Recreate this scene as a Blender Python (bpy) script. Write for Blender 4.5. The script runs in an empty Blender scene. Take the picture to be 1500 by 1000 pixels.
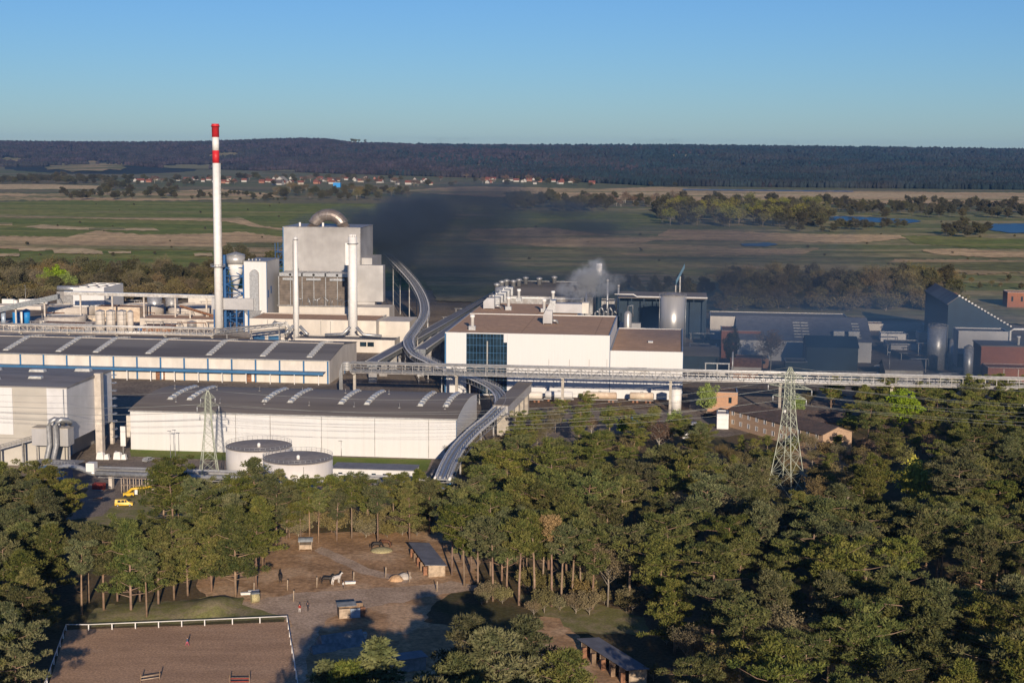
import bpy, math, random
import numpy as np
from mathutils import Vector, Matrix
random.seed(7); RNG = np.random.default_rng(11)
S = bpy.context.scene
COL = S.collection
PI = math.pi
# ------------------------------------------------------------------ camera
F = 2200.0; H = 100.0
PITCH = math.atan(286.0 / F); ROLL = math.radians(0.43)
fw = Vector((0, math.cos(PITCH), -math.sin(PITCH))); rt = Vector((1, 0, 0)); up = rt.cross(fw)
R2 = rt * math.cos(ROLL) + up * math.sin(ROLL); U2 = up * math.cos(ROLL) - rt * math.sin(ROLL)
CAM = Vector((0, 0, H))
cd = bpy.data.cameras.new('camera'); cam = bpy.data.objects.new('camera', cd); COL.objects.link(cam)
cd.sensor_width = 36; cd.lens = 36 * F / 1500; cd.clip_start = 1; cd.clip_end = 80000
m = Matrix((R2, U2, -fw)).transposed().to_4x4(); m.translation = CAM
cam.matrix_world = m; S.camera = cam

def ray(px, py):
    return fw + R2 * ((px - 750) / F) + U2 * ((500 - py) / F)
def P(px, py, z=0.0):
    d = ray(px, py); t = (z - H) / d.z
    return CAM + d * t
def proj(p):
    d = Vector(p) - CAM; k = d.dot(fw)
    return 750 + F * d.dot(R2) / k, 500 - F * d.dot(U2) / k
TH = math.atan2(-0.11, 0.994)      # the site's grid
U = Vector((math.cos(TH), math.sin(TH), 0)); V = Vector((-math.sin(TH), math.cos(TH), 0))

# ------------------------------------------------------------------ node helpers
class X:
    """socket with arithmetic"""
    def __init__(s, nt, sock): s.nt = nt; s.s = sock
    def _m(s, op, *a):
        n = s.nt.nodes.new('ShaderNodeMath'); n.operation = op
        for i, v in enumerate((s,) + a):
            if isinstance(v, X): s.nt.links.new(v.s, n.inputs[i])
            else: n.inputs[i].default_value = v
        return X(s.nt, n.outputs[0])
    def __add__(s, o): return s._m('ADD', o)
    def __sub__(s, o): return s._m('SUBTRACT', o)
    def __mul__(s, o): return s._m('MULTIPLY', o)
    def __truediv__(s, o): return s._m('DIVIDE', o)
    def pw(s, o): return s._m('POWER', o)
    def mx(s, o): return s._m('MAXIMUM', o)
    def mn(s, o): return s._m('MINIMUM', o)
    def fract(s): return s._m('FRACT')
    def lt(s, o): return s._m('LESS_THAN', o)
    def sqrt(s): return s._m('SQRT')
    def exp(s): return s._m('EXPONENT')
    def absv(s): return s._m('ABSOLUTE')
    def ramp(s, a, b, lo=0.0, hi=1.0, smooth=True):
        n = s.nt.nodes.new('ShaderNodeMapRange'); n.interpolation_type = 'SMOOTHSTEP' if smooth else 'LINEAR'
        s.nt.links.new(s.s, n.inputs[0]); n.inputs[1].default_value = a; n.inputs[2].default_value = b
        n.inputs[3].default_value = lo; n.inputs[4].default_value = hi
        return X(s.nt, n.outputs[0])
def coords(nt, kind='Object'):
    if kind == 'World':
        g = nt.nodes.new('ShaderNodeNewGeometry'); return g.outputs['Position']
    return nt.nodes.new('ShaderNodeTexCoord').outputs[kind]
def sep(nt, v):
    n = nt.nodes.new('ShaderNodeSeparateXYZ'); nt.links.new(v, n.inputs[0])
    return [X(nt, o) for o in n.outputs]
def noise(nt, vec, scale, detail=4, rough=0.55, mul=(1, 1, 1)):
    mp = nt.nodes.new('ShaderNodeMapping'); nt.links.new(vec, mp.inputs[0]); mp.inputs['Scale'].default_value = mul
    n = nt.nodes.new('ShaderNodeTexNoise'); nt.links.new(mp.outputs[0], n.inputs['Vector'])
    n.inputs['Scale'].default_value = scale; n.inputs['Detail'].default_value = detail; n.inputs['Roughness'].default_value = rough
    return X(nt, n.outputs[0])
def mix(nt, fac, a, b, mode='MIX'):
    n = nt.nodes.new('ShaderNodeMix'); n.data_type = 'RGBA'; n.blend_type = mode
    if isinstance(fac, X): nt.links.new(fac.s, n.inputs[0])
    else: n.inputs[0].default_value = fac
    for i, c in ((6, a), (7, b)):
        if isinstance(c, (tuple, list)): n.inputs[i].default_value = (*c[:3], 1)
        elif isinstance(c, X): nt.links.new(c.s, n.inputs[i])
        else: nt.links.new(c, n.inputs[i])
    return n.outputs[2]
def newmat(name):
    m_ = bpy.data.materials.new(name); m_.use_nodes = True; nt = m_.node_tree
    return m_, nt, nt.nodes['Principled BSDF']
def bump(nt, b, h, strength=0.5, dist=0.1):
    n = nt.nodes.new('ShaderNodeBump'); nt.links.new(h.s, n.inputs['Height'])
    n.inputs['Strength'].default_value = strength; n.inputs['Distance'].default_value = dist
    nt.links.new(n.outputs[0], b.inputs['Normal'])
MATS = {}
def M(name, col=None, rough=0.7, metal=0.0, var=0.15, scale=0.3, stretch=(1, 1, 1), col2=None, amt=0.5, kind='Object', rnd=0.0, stripes=None, spec=0.35, thresh=(0.4, 0.65)):
    """colour with dirt: col varied by fine noise; col2 in blotches; stripes=(axis, period, depth) dark seams"""
    if name in MATS: return MATS[name]
    m_, nt, b = newmat(name)
    v = coords(nt, kind)
    n1 = noise(nt, v, scale, 6, 0.6, stretch)
    dark = tuple(c * (1 - var * 1.6) for c in col); lite = tuple(min(1, c * (1 + var)) for c in col)
    c = mix(nt, n1.ramp(0.3, 0.7), dark, lite)
    if col2:
        n2 = noise(nt, v, scale * 0.23, 5, 0.6, stretch)
        c = mix(nt, n2.ramp(*thresh) * amt, c, col2)
    if stripes:
        ax, per, dep = stripes[:3]
        xyz = sep(nt, v); f = (xyz[ax] / per + 1000).fract()
        s = f.lt(stripes[3] if len(stripes) > 3 else 0.08) * dep
        c = mix(nt, s, c, (0, 0, 0))
    if rnd:
        oi = nt.nodes.new('ShaderNodeObjectInfo'); hs = nt.nodes.new('ShaderNodeHueSaturation')
        r = X(nt, oi.outputs['Random'])
        nt.links.new((r.ramp(0, 1, 1 - rnd, 1 + rnd, False)).s, hs.inputs['Value'])
        r2 = (r * 7.31).fract(); nt.links.new(r2.ramp(0, 1, 0.5 - rnd * 0.06, 0.5 + rnd * 0.04, False).s, hs.inputs['Hue'])
        r3 = (r * 17.31).fract(); nt.links.new(r3.ramp(0, 1, 1 - rnd * .7, 1 + rnd * .4, False).s, hs.inputs['Saturation'])
        nt.links.new(c, hs.inputs['Color']); c = hs.outputs[0]
    nt.links.new(c, b.inputs['Base Color'])
    b.inputs['Roughness'].default_value = rough; b.inputs['Metallic'].default_value = metal
    b.inputs['Specular IOR Level'].default_value = spec
    MATS[name] = m_
    return m_

M('white_cladding', (.60, .60, .60), .6, var=.025, scale=.25, stretch=(3, 3, .15), col2=(.58, .56, .53), amt=.3, stripes=(0, 6.0, .10, .02))
M('panel_cladding', (.60, .60, .595), .6, var=.02, scale=.5, stretch=(4, 4, .1), col2=(.62, .60, .58), amt=.3, stripes=(0, 1.2, .035, .12))
M('warm_render', (.60, .56, .50), .8, var=.08, scale=.2, stretch=(1, 1, .4), col2=(.45, .41, .36), amt=.4)
M('old_render', (.43, .41, .37), .8, var=.10, scale=.12, stretch=(.5, 1, 1.2), col2=(.40, .37, .33), amt=.7, stripes=(2, 8.5, .25, .03))
M('grey_cladding', (.42, .42, .43), .5, var=.10, scale=.12, col2=(.30, .29, .28), amt=.6, stripes=(0, 1.4, .06, .1))
M('side_cladding', (.60, .60, .61), .5, var=.08, scale=.15, col2=(.46, .45, .44), amt=.6, stripes=(1, 1.4, .06, .1))
M('silver_cladding', (.47, .46, .45), .45, metal=.1, var=.16, scale=.05, col2=(.20, .19, .185), amt=.95, stripes=(0, 2.0, .05, .08))
M('dark_felt_roof', (.13, .122, .122), .8, var=.10, scale=.15, stretch=(.2, 1, 1), col2=(.20, .19, .18), amt=.9, stripes=(1, 6, .12, .03))
M('hall_roof', (.21, .20, .20), .8, var=.12, scale=.2, stretch=(.2, 1, 1), col2=(.27, .26, .25), amt=.7, stripes=(0, 5, .12, .03))
M('brownish_roof', (.18, .155, .13), .8, var=.12, scale=.15, stretch=(.15, 1, 1), col2=(.24, .21, .18), amt=.9, stripes=(1, 5, .15, .04))
M('gravel_roof', (.50, .315, .195), .95, var=.10, scale=.4, col2=(.42, .27, .175), amt=.7, stripes=(0, 30, .25, .015))
M('blue_paint', (.035, .13, .27), .5, var=.08)
M('deep_blue_paint', (.025, .10, .26), .5, var=.12, scale=1)
M('bright_blue', (.02, .22, .55), .5, var=.1)
M('dark_teal', (.012, .032, .055), .6, var=.15, scale=.2)
M('window_glass', (.015, .03, .045), .12, var=.3, scale=.25, spec=.6)
M('galvanised_steel', (.42, .43, .44), .42, metal=.55, var=.15, scale=1.2)
M('dull_steel', (.33, .33, .33), .5, metal=.35, var=.2, scale=.8, col2=(.2, .17, .15), amt=.5)
M('pipe_lagging', (.50, .50, .49), .42, metal=.4, var=.12, scale=1.0)
M('bluish_pipe', (.42, .50, .60), .4, metal=.3, var=.12, scale=.8)
M('stainless', (.52, .51, .49), .38, metal=.45, var=.07, scale=.3, stretch=(1, 1, .1))
M('aged_steel_pipe', (.27, .235, .215), .42, metal=.5, var=.25, scale=.35, col2=(.22, .18, .16), amt=.7)
M('tank_top', (.30, .265, .235), .9, var=.12, scale=.5, col2=(.36, .32, .28), amt=.5)
M('tank_white', (.62, .60, .58), .45, var=.05, scale=.4, stretch=(1, 1, .2), col2=(.5, .47, .45), amt=.3)
M('white_paint', (.70, .69, .67), .5, var=.05, scale=.5)
M('red_paint', (.55, .025, .03), .5, var=.08)
M('faded_red', (.30, .04, .03), .7, var=.2)
M('concrete', (.42, .385, .33), .9, var=.14, scale=.5, col2=(.24, .21, .18), amt=.5)
M('pale_concrete', (.55, .50, .44), .9, var=.12, scale=.5, col2=(.36, .32, .28), amt=.5)
M('asphalt', (.11, .105, .10), .9, var=.15, scale=.4, col2=(.16, .15, .14), amt=.6)
M('brick', (.27, .115, .07), .9, var=.2, scale=3, col2=(.20, .09, .06), amt=.6, stripes=(2, .6, .15, .15))
M('pale_brick', (.46, .27, .17), .9, var=.14, scale=3, col2=(.36, .22, .15), amt=.6, stripes=(2, .5, .12, .15))
M('office_brick', (.42, .29, .195), .9, var=.12, scale=3, stripes=(2, .5, .1, .15))
M('dark_bark', (.13, .11, .085), .95, var=.2, scale=.8)
M('old_tile', (.12, .085, .07), .9, var=.2, scale=1, col2=(.07, .06, .055), amt=.6, stripes=(0, 1.0, .2, .15))
M('skylight_frost', (.46, .46, .43), .35, var=.14, scale=.8, spec=.5)
M('skylight_frame', (.30, .30, .29), .5, var=.1)
M('louvre_brown', (.15, .125, .105), .8, var=.2, scale=.3, stripes=(2, .9, .35, .25))
M('rust', (.24, .12, .07), .9, var=.3, scale=1)
M('cream_tank', (.62, .52, .40), .6, var=.14, scale=.6, col2=(.38, .26, .18), amt=.6)
M('yellow_paint', (.62, .40, .03), .4, var=.06)
M('black_rubber', (.02, .02, .02), .8, var=.1)
M('timber', (.24, .165, .11), .9, var=.25, scale=.8, stripes=(0, .35, .35, .12))
M('pale_timber', (.42, .33, .24), .9, var=.2, scale=1)
M('shed_roof', (.17, .175, .20), .6, var=.12, scale=.4, stripes=(0, .9, .12, .1))
M('blue_tarp', (.05, .16, .24), .6, var=.2, scale=1)
M('faded_blue', (.05, .12, .19), .6, var=.15)
M('net_cover', (.20, .22, .235), .7, var=.2, scale=1)
M('hay', (.42, .37, .20), .95, var=.25, scale=4)
M('lattice_paint', (.38, .41, .33), .6, var=.15, scale=.4)
M('cable_metal', (.32, .34, .33), .45, metal=.4, var=.1)
M('skin', (.50, .30, .22), .6, var=.05)
M('hair', (.06, .035, .02), .8, var=.1)
M('horse_black', (.025, .02, .018), .6, var=.2, scale=3)
M('horse_brown', (.12, .055, .03), .6, var=.2, scale=3)
M('horse_pied', (.62, .58, .54), .7, var=.08, scale=2, col2=(.03, .025, .02), amt=1.0, kind='Object', thresh=(.49, .51))
MATS.pop('horse_pied'); M('horse_pied', (.62, .58, .54), .7, var=.08, scale=5.5, col2=(.03, .025, .02), amt=1.0, thresh=(.58, .61))
M('house_white', (.36, .35, .33), .8, var=.05)
M('house_cream', (.36, .32, .26), .8, var=.08)
M('house_brick', (.28, .13, .09), .8, var=.1)
M('roof_red', (.17, .06, .042), .8, var=.15, scale=.5)
M('roof_dark', (.09, .075, .07), .8, var=.15, scale=.5)
M('green_machine', (.06, .22, .13), .5, var=.1)

# ------------------------------------------------------------------ mesh builder
class MB:
    def __init__(s, *mats): s.v = []; s.f = []; s.mi = []; s.mats = list(mats); s.sm = []
    def add(s, vs, fs, mi=0, smooth=False):
        o = len(s.v); s.v += [tuple(p) for p in vs]
        for f in fs: s.f.append(tuple(i + o for i in f)); s.mi.append(mi); s.sm.append(smooth)
        return s
    def box(s, x0, x1, y0, y1, z0, z1, mi=0):
        vs = [(x0, y0, z0), (x1, y0, z0), (x1, y1, z0), (x0, y1, z0), (x0, y0, z1), (x1, y0, z1), (x1, y1, z1), (x0, y1, z1)]
        return s.add(vs, [(0, 3, 2, 1), (4, 5, 6, 7), (0, 1, 5, 4), (1, 2, 6, 5), (2, 3, 7, 6), (3, 0, 4, 7)], mi)
    def hexa(s, bot, top, mi=0):
        return s.add(list(bot) + list(top), [(0, 3, 2, 1), (4, 5, 6, 7), (0, 1, 5, 4), (1, 2, 6, 5), (2, 3, 7, 6), (3, 0, 4, 7)], mi)
    def prism(s, poly, z0, z1, mi=0):
        n = len(poly); vs = [(p[0], p[1], z0) for p in poly] + [(p[0], p[1], z1) for p in poly]
        return s.add(vs, [tuple(range(n - 1, -1, -1)), tuple(range(n, 2 * n))] + [(i, (i + 1) % n, n + (i + 1) % n, n + i) for i in range(n)], mi)
    def tube(s, pts, r, n=8, mi=0, cap=True, smooth=True):
        pts = [Vector(p) for p in pts]; rs = r if isinstance(r, (list, tuple)) else [r] * len(pts)
        vs = []; fs = []
        for i, p in enumerate(pts):
            t = (pts[min(i + 1, len(pts) - 1)] - pts[max(i - 1, 0)]).normalized()
            a = Vector((0, 0, 1)) if abs(t.z) < 0.92 else Vector((0, 1, 0))
            e1 = t.cross(a).normalized(); e2 = e1.cross(t)
            for k in range(n):
                an = 2 * PI * k / n; vs.append(p + (e1 * math.cos(an) + e2 * math.sin(an)) * rs[i])
        for i in range(len(pts) - 1):
            for k in range(n):
                a = i * n + k; b = i * n + (k + 1) % n; fs.append((a, b, b + n, a + n))
        s.add(vs, fs, mi, smooth)
        if cap:
            o = len(s.v) - len(vs); s.f.append(tuple(o + k for k in range(n - 1, -1, -1))); s.mi.append(mi); s.sm.append(False)
            q = o + (len(pts) - 1) * n; s.f.append(tuple(q + k for k in range(n))); s.mi.append(mi); s.sm.append(False)
        return s
    def bar(s, a, b, w=.1, mi=0): return s.tube([a, b], w / 2, 4, mi, True, False)
    def lathe(s, prof, c=(0, 0), n=32, mi=0, smooth=True):
        vs = []; fs = []
        for r, z in prof:
            for k in range(n): vs.append((c[0] + r * math.cos(2 * PI * k / n), c[1] + r * math.sin(2 * PI * k / n), z))
        for i in range(len(prof) - 1):
            for k in range(n):
                a = i * n + k; b = i * n + (k + 1) % n; fs.append((a, b, b + n, a + n))
        s.add(vs, fs, mi, smooth)
        o = len(s.v) - len(vs)
        if prof[0][0] > 1e-3: s.f.append(tuple(o + k for k in range(n - 1, -1, -1))); s.mi.append(mi); s.sm.append(False)
        if prof[-1][0] > 1e-3:
            q = o + (len(prof) - 1) * n; s.f.append(tuple(q + k for k in range(n))); s.mi.append(mi); s.sm.append(False)
        return s
    def sweep(s, prof, path, mi=0):
        """closed profile of (side, height) along a path kept upright"""
        pts = [Vector(p) for p in path]; n = len(prof); vs = []; fs = []
        for i, p in enumerate(pts):
            t = pts[min(i + 1, len(pts) - 1)] - pts[max(i - 1, 0)]; t.z = 0; t.normalize(); sd = Vector((t.y, -t.x, 0))
            for a, b in prof: vs.append(p + sd * a + Vector((0, 0, b)))
        for i in range(len(pts) - 1):
            for k in range(n): a = i * n + k; b = i * n + (k + 1) % n; fs.append((a, b, b + n, a + n))
        fs.append(tuple(range(n - 1, -1, -1))); q = (len(pts) - 1) * n; fs.append(tuple(q + k for k in range(n)))
        return s.add(vs, fs, mi)
    def build(s, name, mats=None, parent=None, loc=None, label=None):
        me = bpy.data.meshes.new(name); me.from_pydata(s.v, [], s.f)
        for mm in (mats if isinstance(mats, (list, tuple)) else [mats] if mats else s.mats):
            me.materials.append(MATS[mm] if isinstance(mm, str) else mm)
        me.polygons.foreach_set('material_index', s.mi); me.polygons.foreach_set('use_smooth', s.sm); me.update()
        o = bpy.data.objects.new(name, me); COL.objects.link(o)
        if parent: o.parent = parent
        if loc: o.location = loc
        if label: o['label'] = label
        return o

def tag(o, label=None, cat=None, group=None, kind=None):
    if label: o['label'] = label
    if cat: o['category'] = cat
    if group: o['group'] = group
    if kind: o['kind'] = kind
    return o
def thing(name, label, cat, loc=(0, 0, 0), rz=0.0, group=None):
    o = bpy.data.objects.new(name, None); COL.objects.link(o); o.location = loc; o.rotation_euler = (0, 0, rz)
    o.empty_display_size = 1
    return tag(o, label, cat, group)
def copy_thing(o, label=None, group=None, parent=None):
    c = o.copy(); COL.objects.link(c)
    if parent: c.parent = parent
    for ch in CH.get(o.name, None) or o.children: copy_thing(ch, parent=c)
    if label: c['label'] = label
    if group: c['group'] = group
    return c
CH = {}
def local(T, p):
    d = Vector(p) - Vector(T.location); c, s_ = math.cos(-T.rotation_euler.z), math.sin(-T.rotation_euler.z)
    return Vector((d.x * c - d.y * s_, d.x * s_ + d.y * c, d.z))
def on_front(T, px, py, yo=0.0):
    """point seen at a pixel on the thing's local plane y=yo -> local x, z"""
    rz = T.rotation_euler.z; n = Vector((-math.sin(rz), math.cos(rz), 0)); o = Vector(T.location) + n * yo
    d = ray(px, py); t = (o - CAM).dot(n) / d.dot(n); q = local(T, CAM + d * t); return q.x, q.z
def on_side(T, px, py, xo=0.0):
    rz = T.rotation_euler.z; n = Vector((math.cos(rz), math.sin(rz), 0)); o = Vector(T.location) + n * xo
    d = ray(px, py); t = (o - CAM).dot(n) / d.dot(n); q = local(T, CAM + d * t); return q.y, q.z
def on_z(T, px, py, z):
    q = local(T, P(px, py, z)); return q.x, q.y
def site(name, label, cat, px, py, z=0, group=None, rz=TH):
    p = P(px, py, z); return thing(name, label, cat, (p.x, p.y, 0), rz, group)
# ------------------------------------------------------------------ light and sky
SUN_EL = math.radians(14.4); SUN_AZ = math.atan2(0.14, -1.0)      # azimuth clockwise from +Y
sd = Vector((math.sin(SUN_AZ) * math.cos(SUN_EL), math.cos(SUN_AZ) * math.cos(SUN_EL), math.sin(SUN_EL)))
ld = bpy.data.lights.new('sun', 'SUN'); ld.energy = 4.75; ld.angle = math.radians(0.5); ld.color = (1, .83, .645)
lo = bpy.data.objects.new('sun', ld); COL.objects.link(lo); lo.rotation_euler = (-sd).to_track_quat('-Z', 'Y').to_euler(); lo.location = (0, -50, 200)
w = bpy.data.worlds.new('World'); S.world = w; w.use_nodes = True
nt = w.node_tree; sky = nt.nodes.new('ShaderNodeTexSky'); sky.sky_type = 'NISHITA'; sky.sun_disc = False
sky.sun_elevation = SUN_EL; sky.sun_rotation = SUN_AZ; sky.altitude = 100; sky.air_density = 1.0; sky.dust_density = .1; sky.ozone_density = 5.0
nt.links.new(mix(nt, 1.0, sky.outputs[0], (.70, .875, 1.14), 'MULTIPLY'), nt.nodes['Background'].inputs[0]); nt.nodes['Background'].inputs[1].default_value = 0.073
S.view_settings.view_transform = 'Standard'; S.view_settings.look = 'None'; S.view_settings.exposure = 0.25; S.view_settings.gamma = 1
S.render.engine = 'CYCLES'
S.cycles.max_bounces = 5; S.cycles.diffuse_bounces = 2; S.cycles.glossy_bounces = 3; S.cycles.transparent_max_bounces = 8
S.cycles.volume_bounces = 0; S.cycles.use_denoising = True
try: S.cycles.volume_step_rate = 1.0; S.cycles.volume_max_steps = 96
except Exception: pass

# ------------------------------------------------------------------ terrain
def ridge(px):
    xs = [-400, 0, 150, 300, 370, 440, 480, 520, 600, 720, 860, 1000, 1200, 1500, 1900]
    dy = [2, 1.6, .8, 2.5, 5.5, 8.3, 7.5, 3.2, 2.2, 1.4, 2.3, 3.2, 1.6, .4, 1]
    return np.interp(px, xs, dy)
def edge(px):                       # where the far forest starts
    return np.interp(px, [-400, 0, 300, 500, 750, 950, 1500, 1900], [6400, 6200, 6000, 5200, 4600, 3900, 3800, 3800])
def ss(t): t = np.clip(t, 0, 1); return t * t * (3 - 2 * t)
def hill_z(Xx, Yy):
    px = 750 + F * Xx / Yy
    e = edge(px); top = 100 + ridge(px) * 4.1 - 17
    z = top * ss((Yy - e) / (8600 - e + 1))
    z = z + 7 * np.sin(Xx / 620 + 1.3) * np.sin(Yy / 480) * ss((Yy - e - 300) / 1500) * ss((8900 - Yy) / 900 + .0)
    z = z + 16 * np.exp(-((px - 150) / 70) ** 2 - ((Yy - 5900) / 500) ** 2)
    return np.where(Yy < 3500, 0, z)

def sheet(name, pts, mat, z=0.0, jit=0.0, kind='structure', dens=None, label=None):
    """polygon given in the photo's pixels, laid on the ground at height z, outline roughened"""
    rnd = random.Random(name + str(pts[0])); out = []
    n = len(pts)
    for i in range(n):
        a, b = pts[i], pts[(i + 1) % n]; L = math.hypot(b[0] - a[0], (b[1] - a[1]) * 3)
        k = max(1, int(L / (dens or 14))) if jit else 1
        for q in range(k):
            t = q / k; out.append((a[0] + (b[0] - a[0]) * t + (rnd.uniform(-1, 1) * jit * 3 if q else 0), a[1] + (b[1] - a[1]) * t + (rnd.uniform(-1, 1) * jit if q else 0)))
    mb = MB(mat); vs = [P(x, y, z) for x, y in out]; mb.add(vs, [tuple(range(len(vs)))])
    o = mb.build(name); me = o.data
    import bmesh
    bm = bmesh.new(); bm.from_mesh(me); bmesh.ops.triangulate(bm, faces=bm.faces[:]); bm.normal_update()
    for f in bm.faces:
        if f.normal.z < 0: f.normal_flip()
    bm.to_mesh(me); bm.free()
    return tag(o, kind=kind)
def gmat(name, c1, c2, scale, stretch=(1, 1, 1), c3=None, rough=.95, t=(.42, .6), t3=(.55, .7), fine=.5):
    m_, nt, b = newmat(name); v = coords(nt, 'World')
    a = noise(nt, v, scale, 8, .65, stretch); c = mix(nt, a.ramp(*t), c1, c2)
    if c3: a3 = noise(nt, v, scale * .4, 6, .6, (stretch[0] * 1.3, stretch[1] * .9, 1)); c = mix(nt, a3.ramp(*t3), c, c3)
    f = noise(nt, v, fine, 3, .7, (1, 1, 1)); c = mix(nt, f.ramp(.3, .7, 0, .45), c, (0, 0, 0))
    nt.links.new(c, b.inputs['Base Color']); b.inputs['Roughness'].default_value = rough; b.inputs['Specular IOR Level'].default_value = .1
    MATS[name] = m_; return m_
gmat('meadow_mix', (.17, .19, .075), (.28, .23, .13), .006, (.35, 1.3, 1), (.15, .135, .08), fine=.06)
gmat('meadow_green', (.19, .235, .045), (.33, .31, .085), .012, (.3, 1.4, 1), (.42, .33, .17), t3=(.60, .70), fine=.06)
gmat('reed_tan', (.80, .56, .29), (.58, .40, .21), .012, (.3, 1.5, 1), (.33, .30, .12), t3=(.50, .62), fine=.08)
gmat('reed_pale', (.80, .60, .32), (.64, .47, .25), .012, (.3, 1.5, 1), fine=.08)
gmat('reed_thin', (.20, .20, .075), (.54, .38, .20), .010, (.3, 1.6, 1), fine=.08, t=(.48, .56))
gmat('marsh_olive', (.21, .23, .08), (.46, .37, .18), .010, (.25, 1.6, 1), (.13, .15, .065), fine=.06)
gmat('forest_floor', (.17, .125, .07), (.11, .10, .045), .05, (1, 1, 1), (.26, .18, .11), fine=1.2)
gmat('rough_grass', (.26, .25, .095), (.36, .30, .17), .25, (1, 1, 1), (.17, .17, .07), fine=2)
gmat('lawn', (.16, .22, .04), (.22, .24, .07), .12, fine=2)
gmat('paddock_sand', (.60, .37, .20), (.42, .26, .14), .11, (1, 1.5, 1), (.68, .46, .28), t3=(.5, .6), fine=.9)
gmat('arena_sand', (.60, .385, .24), (.50, .32, .20), .16, (.3, 1.4, 1), (.60, .42, .29), t3=(.5, .8), fine=2.2)
gmat('track_gravel', (.66, .49, .35), (.52, .38, .265), .15, fine=1.5)
gmat('yard_ground', (.32, .26, .20), (.21, .175, .145), .05, (1, 1, 1), (.42, .35, .28), fine=.8)
gmat('yard_pale', (.55, .48, .40), (.40, .35, .29), .05, fine=.8)
gmat('road_asphalt', (.31, .255, .21), (.25, .21, .175), .3, fine=2)
gmat('rail_ballast', (.20, .14, .10), (.13, .10, .08), .3, fine=2)
gmat('hill_floor', (.05, .045, .035), (.035, .045, .03), .003, fine=.02)
m_, nt, b = newmat('river_water'); b.inputs['Base Color'].default_value = (.02, .065, .125, 1); b.inputs['Roughness'].default_value = .35; b.inputs['Specular IOR Level'].default_value = .12
bump(nt, b, noise(nt, coords(nt, 'World'), .2, 4), .4, .5); MATS['river_water'] = m_

# ground sheet to the horizon
mb = MB('meadow_mix')
mb.add([(-30000, -400, 0), (30000, -400, 0), (30000, 45000, 0), (-30000, 45000, 0)], [(0, 1, 2, 3)])
tag(mb.build('ground'), kind='structure')
# hills as a real height field
nx, ny = 150, 70
pxs = np.linspace(-400, 1900, nx); ys = np.concatenate([np.linspace(3600, 9200, ny - 12), np.linspace(9500, 26000, 12)])
vs = []; fs = []
for j, y in enumerate(ys):
    for i, p in enumerate(pxs):
        x = (p - 750) / F * y; z = float(hill_z(np.float64(x), np.float64(y))) if y <= 9200 else float(hill_z(np.float64((p - 750) / F * 9200), np.float64(9200)))
        vs.append((x, y, z - .6 if z < .3 else z))
for j in range(ny - 1):
    for i in range(nx - 1): a = j * nx + i; fs.append((a, a + 1, a + nx + 1, a + nx))
mb = MB('hill_floor'); mb.add(vs, fs, smooth=True); tag(mb.build('hills'), kind='structure')

Z = [0.0]
def far(name, pts, mat, jit=1.0):
    Z[0] += .06; return sheet(name, pts, mat, Z[0], jit * .8, dens=5)
# left meadows
far('meadow', [(-80, 296), (0, 296), (120, 293), (430, 298), (640, 300), (640, 420), (-80, 420)], 'meadow_green', .8)
far('reed_field', [(-60, 270), (60, 270), (150, 272), (148, 277), (-60, 277)], 'reed_pale', .5)
far('reed_field', [(-60, 281), (60, 284), (260, 279), (320, 277), (380, 282), (420, 290), (250, 294), (-60, 293)], 'reed_tan', 1)
far('meadow', [(-60, 287), (60, 287), (200, 286), (240, 289), (100, 290), (-60, 290)], 'marsh_olive', 1)
far('reed_field', [(-60, 313), (0, 314), (160, 318), (335, 319), (348, 317), (380, 330), (420, 335), (420, 338), (370, 332), (330, 324), (150, 320.5), (-60, 317)], 'reed_tan', .5)
far('reed_field', [(-60, 325), (18, 326), (18, 330), (-60, 330)], 'reed_tan', .5)
far('reed_field', [(36, 332), (60, 329), (150, 334), (225, 334), (235, 338), (150, 337), (60, 335)], 'reed_pale', .5)
far('reed_field', [(-60, 345), (100, 347), (140, 338), (200, 343), (290, 343), (350, 339), (420, 347), (440, 362), (330, 368), (280, 366), (160, 365), (70, 366), (-60, 361)], 'reed_tan', 1)
far('meadow', [(130, 334), (180, 333), (185, 336), (130, 337)], 'marsh_olive', .6)
far('reed_field', [(28, 364), (68, 363), (66, 367), (28, 368)], 'reed_pale', .6)
far('reed_field', [(76, 366), (120, 363), (150, 368), (152, 372), (80, 371)], 'reed_pale', .6)
far('reed_field', [(158, 368), (192, 368), (192, 371), (160, 371)], 'reed_pale', .6)
far('reed_field', [(283, 371), (310, 370), (312, 375), (285, 375)], 'reed_pale', .6)
far('reed_field', [(-60, 372), (28, 371), (28, 375), (-60, 376)], 'reed_pale', .6)
far('reed_field', [(330, 355), (415, 352), (415, 375), (360, 378), (330, 366)], 'reed_thin', 1)
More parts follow.
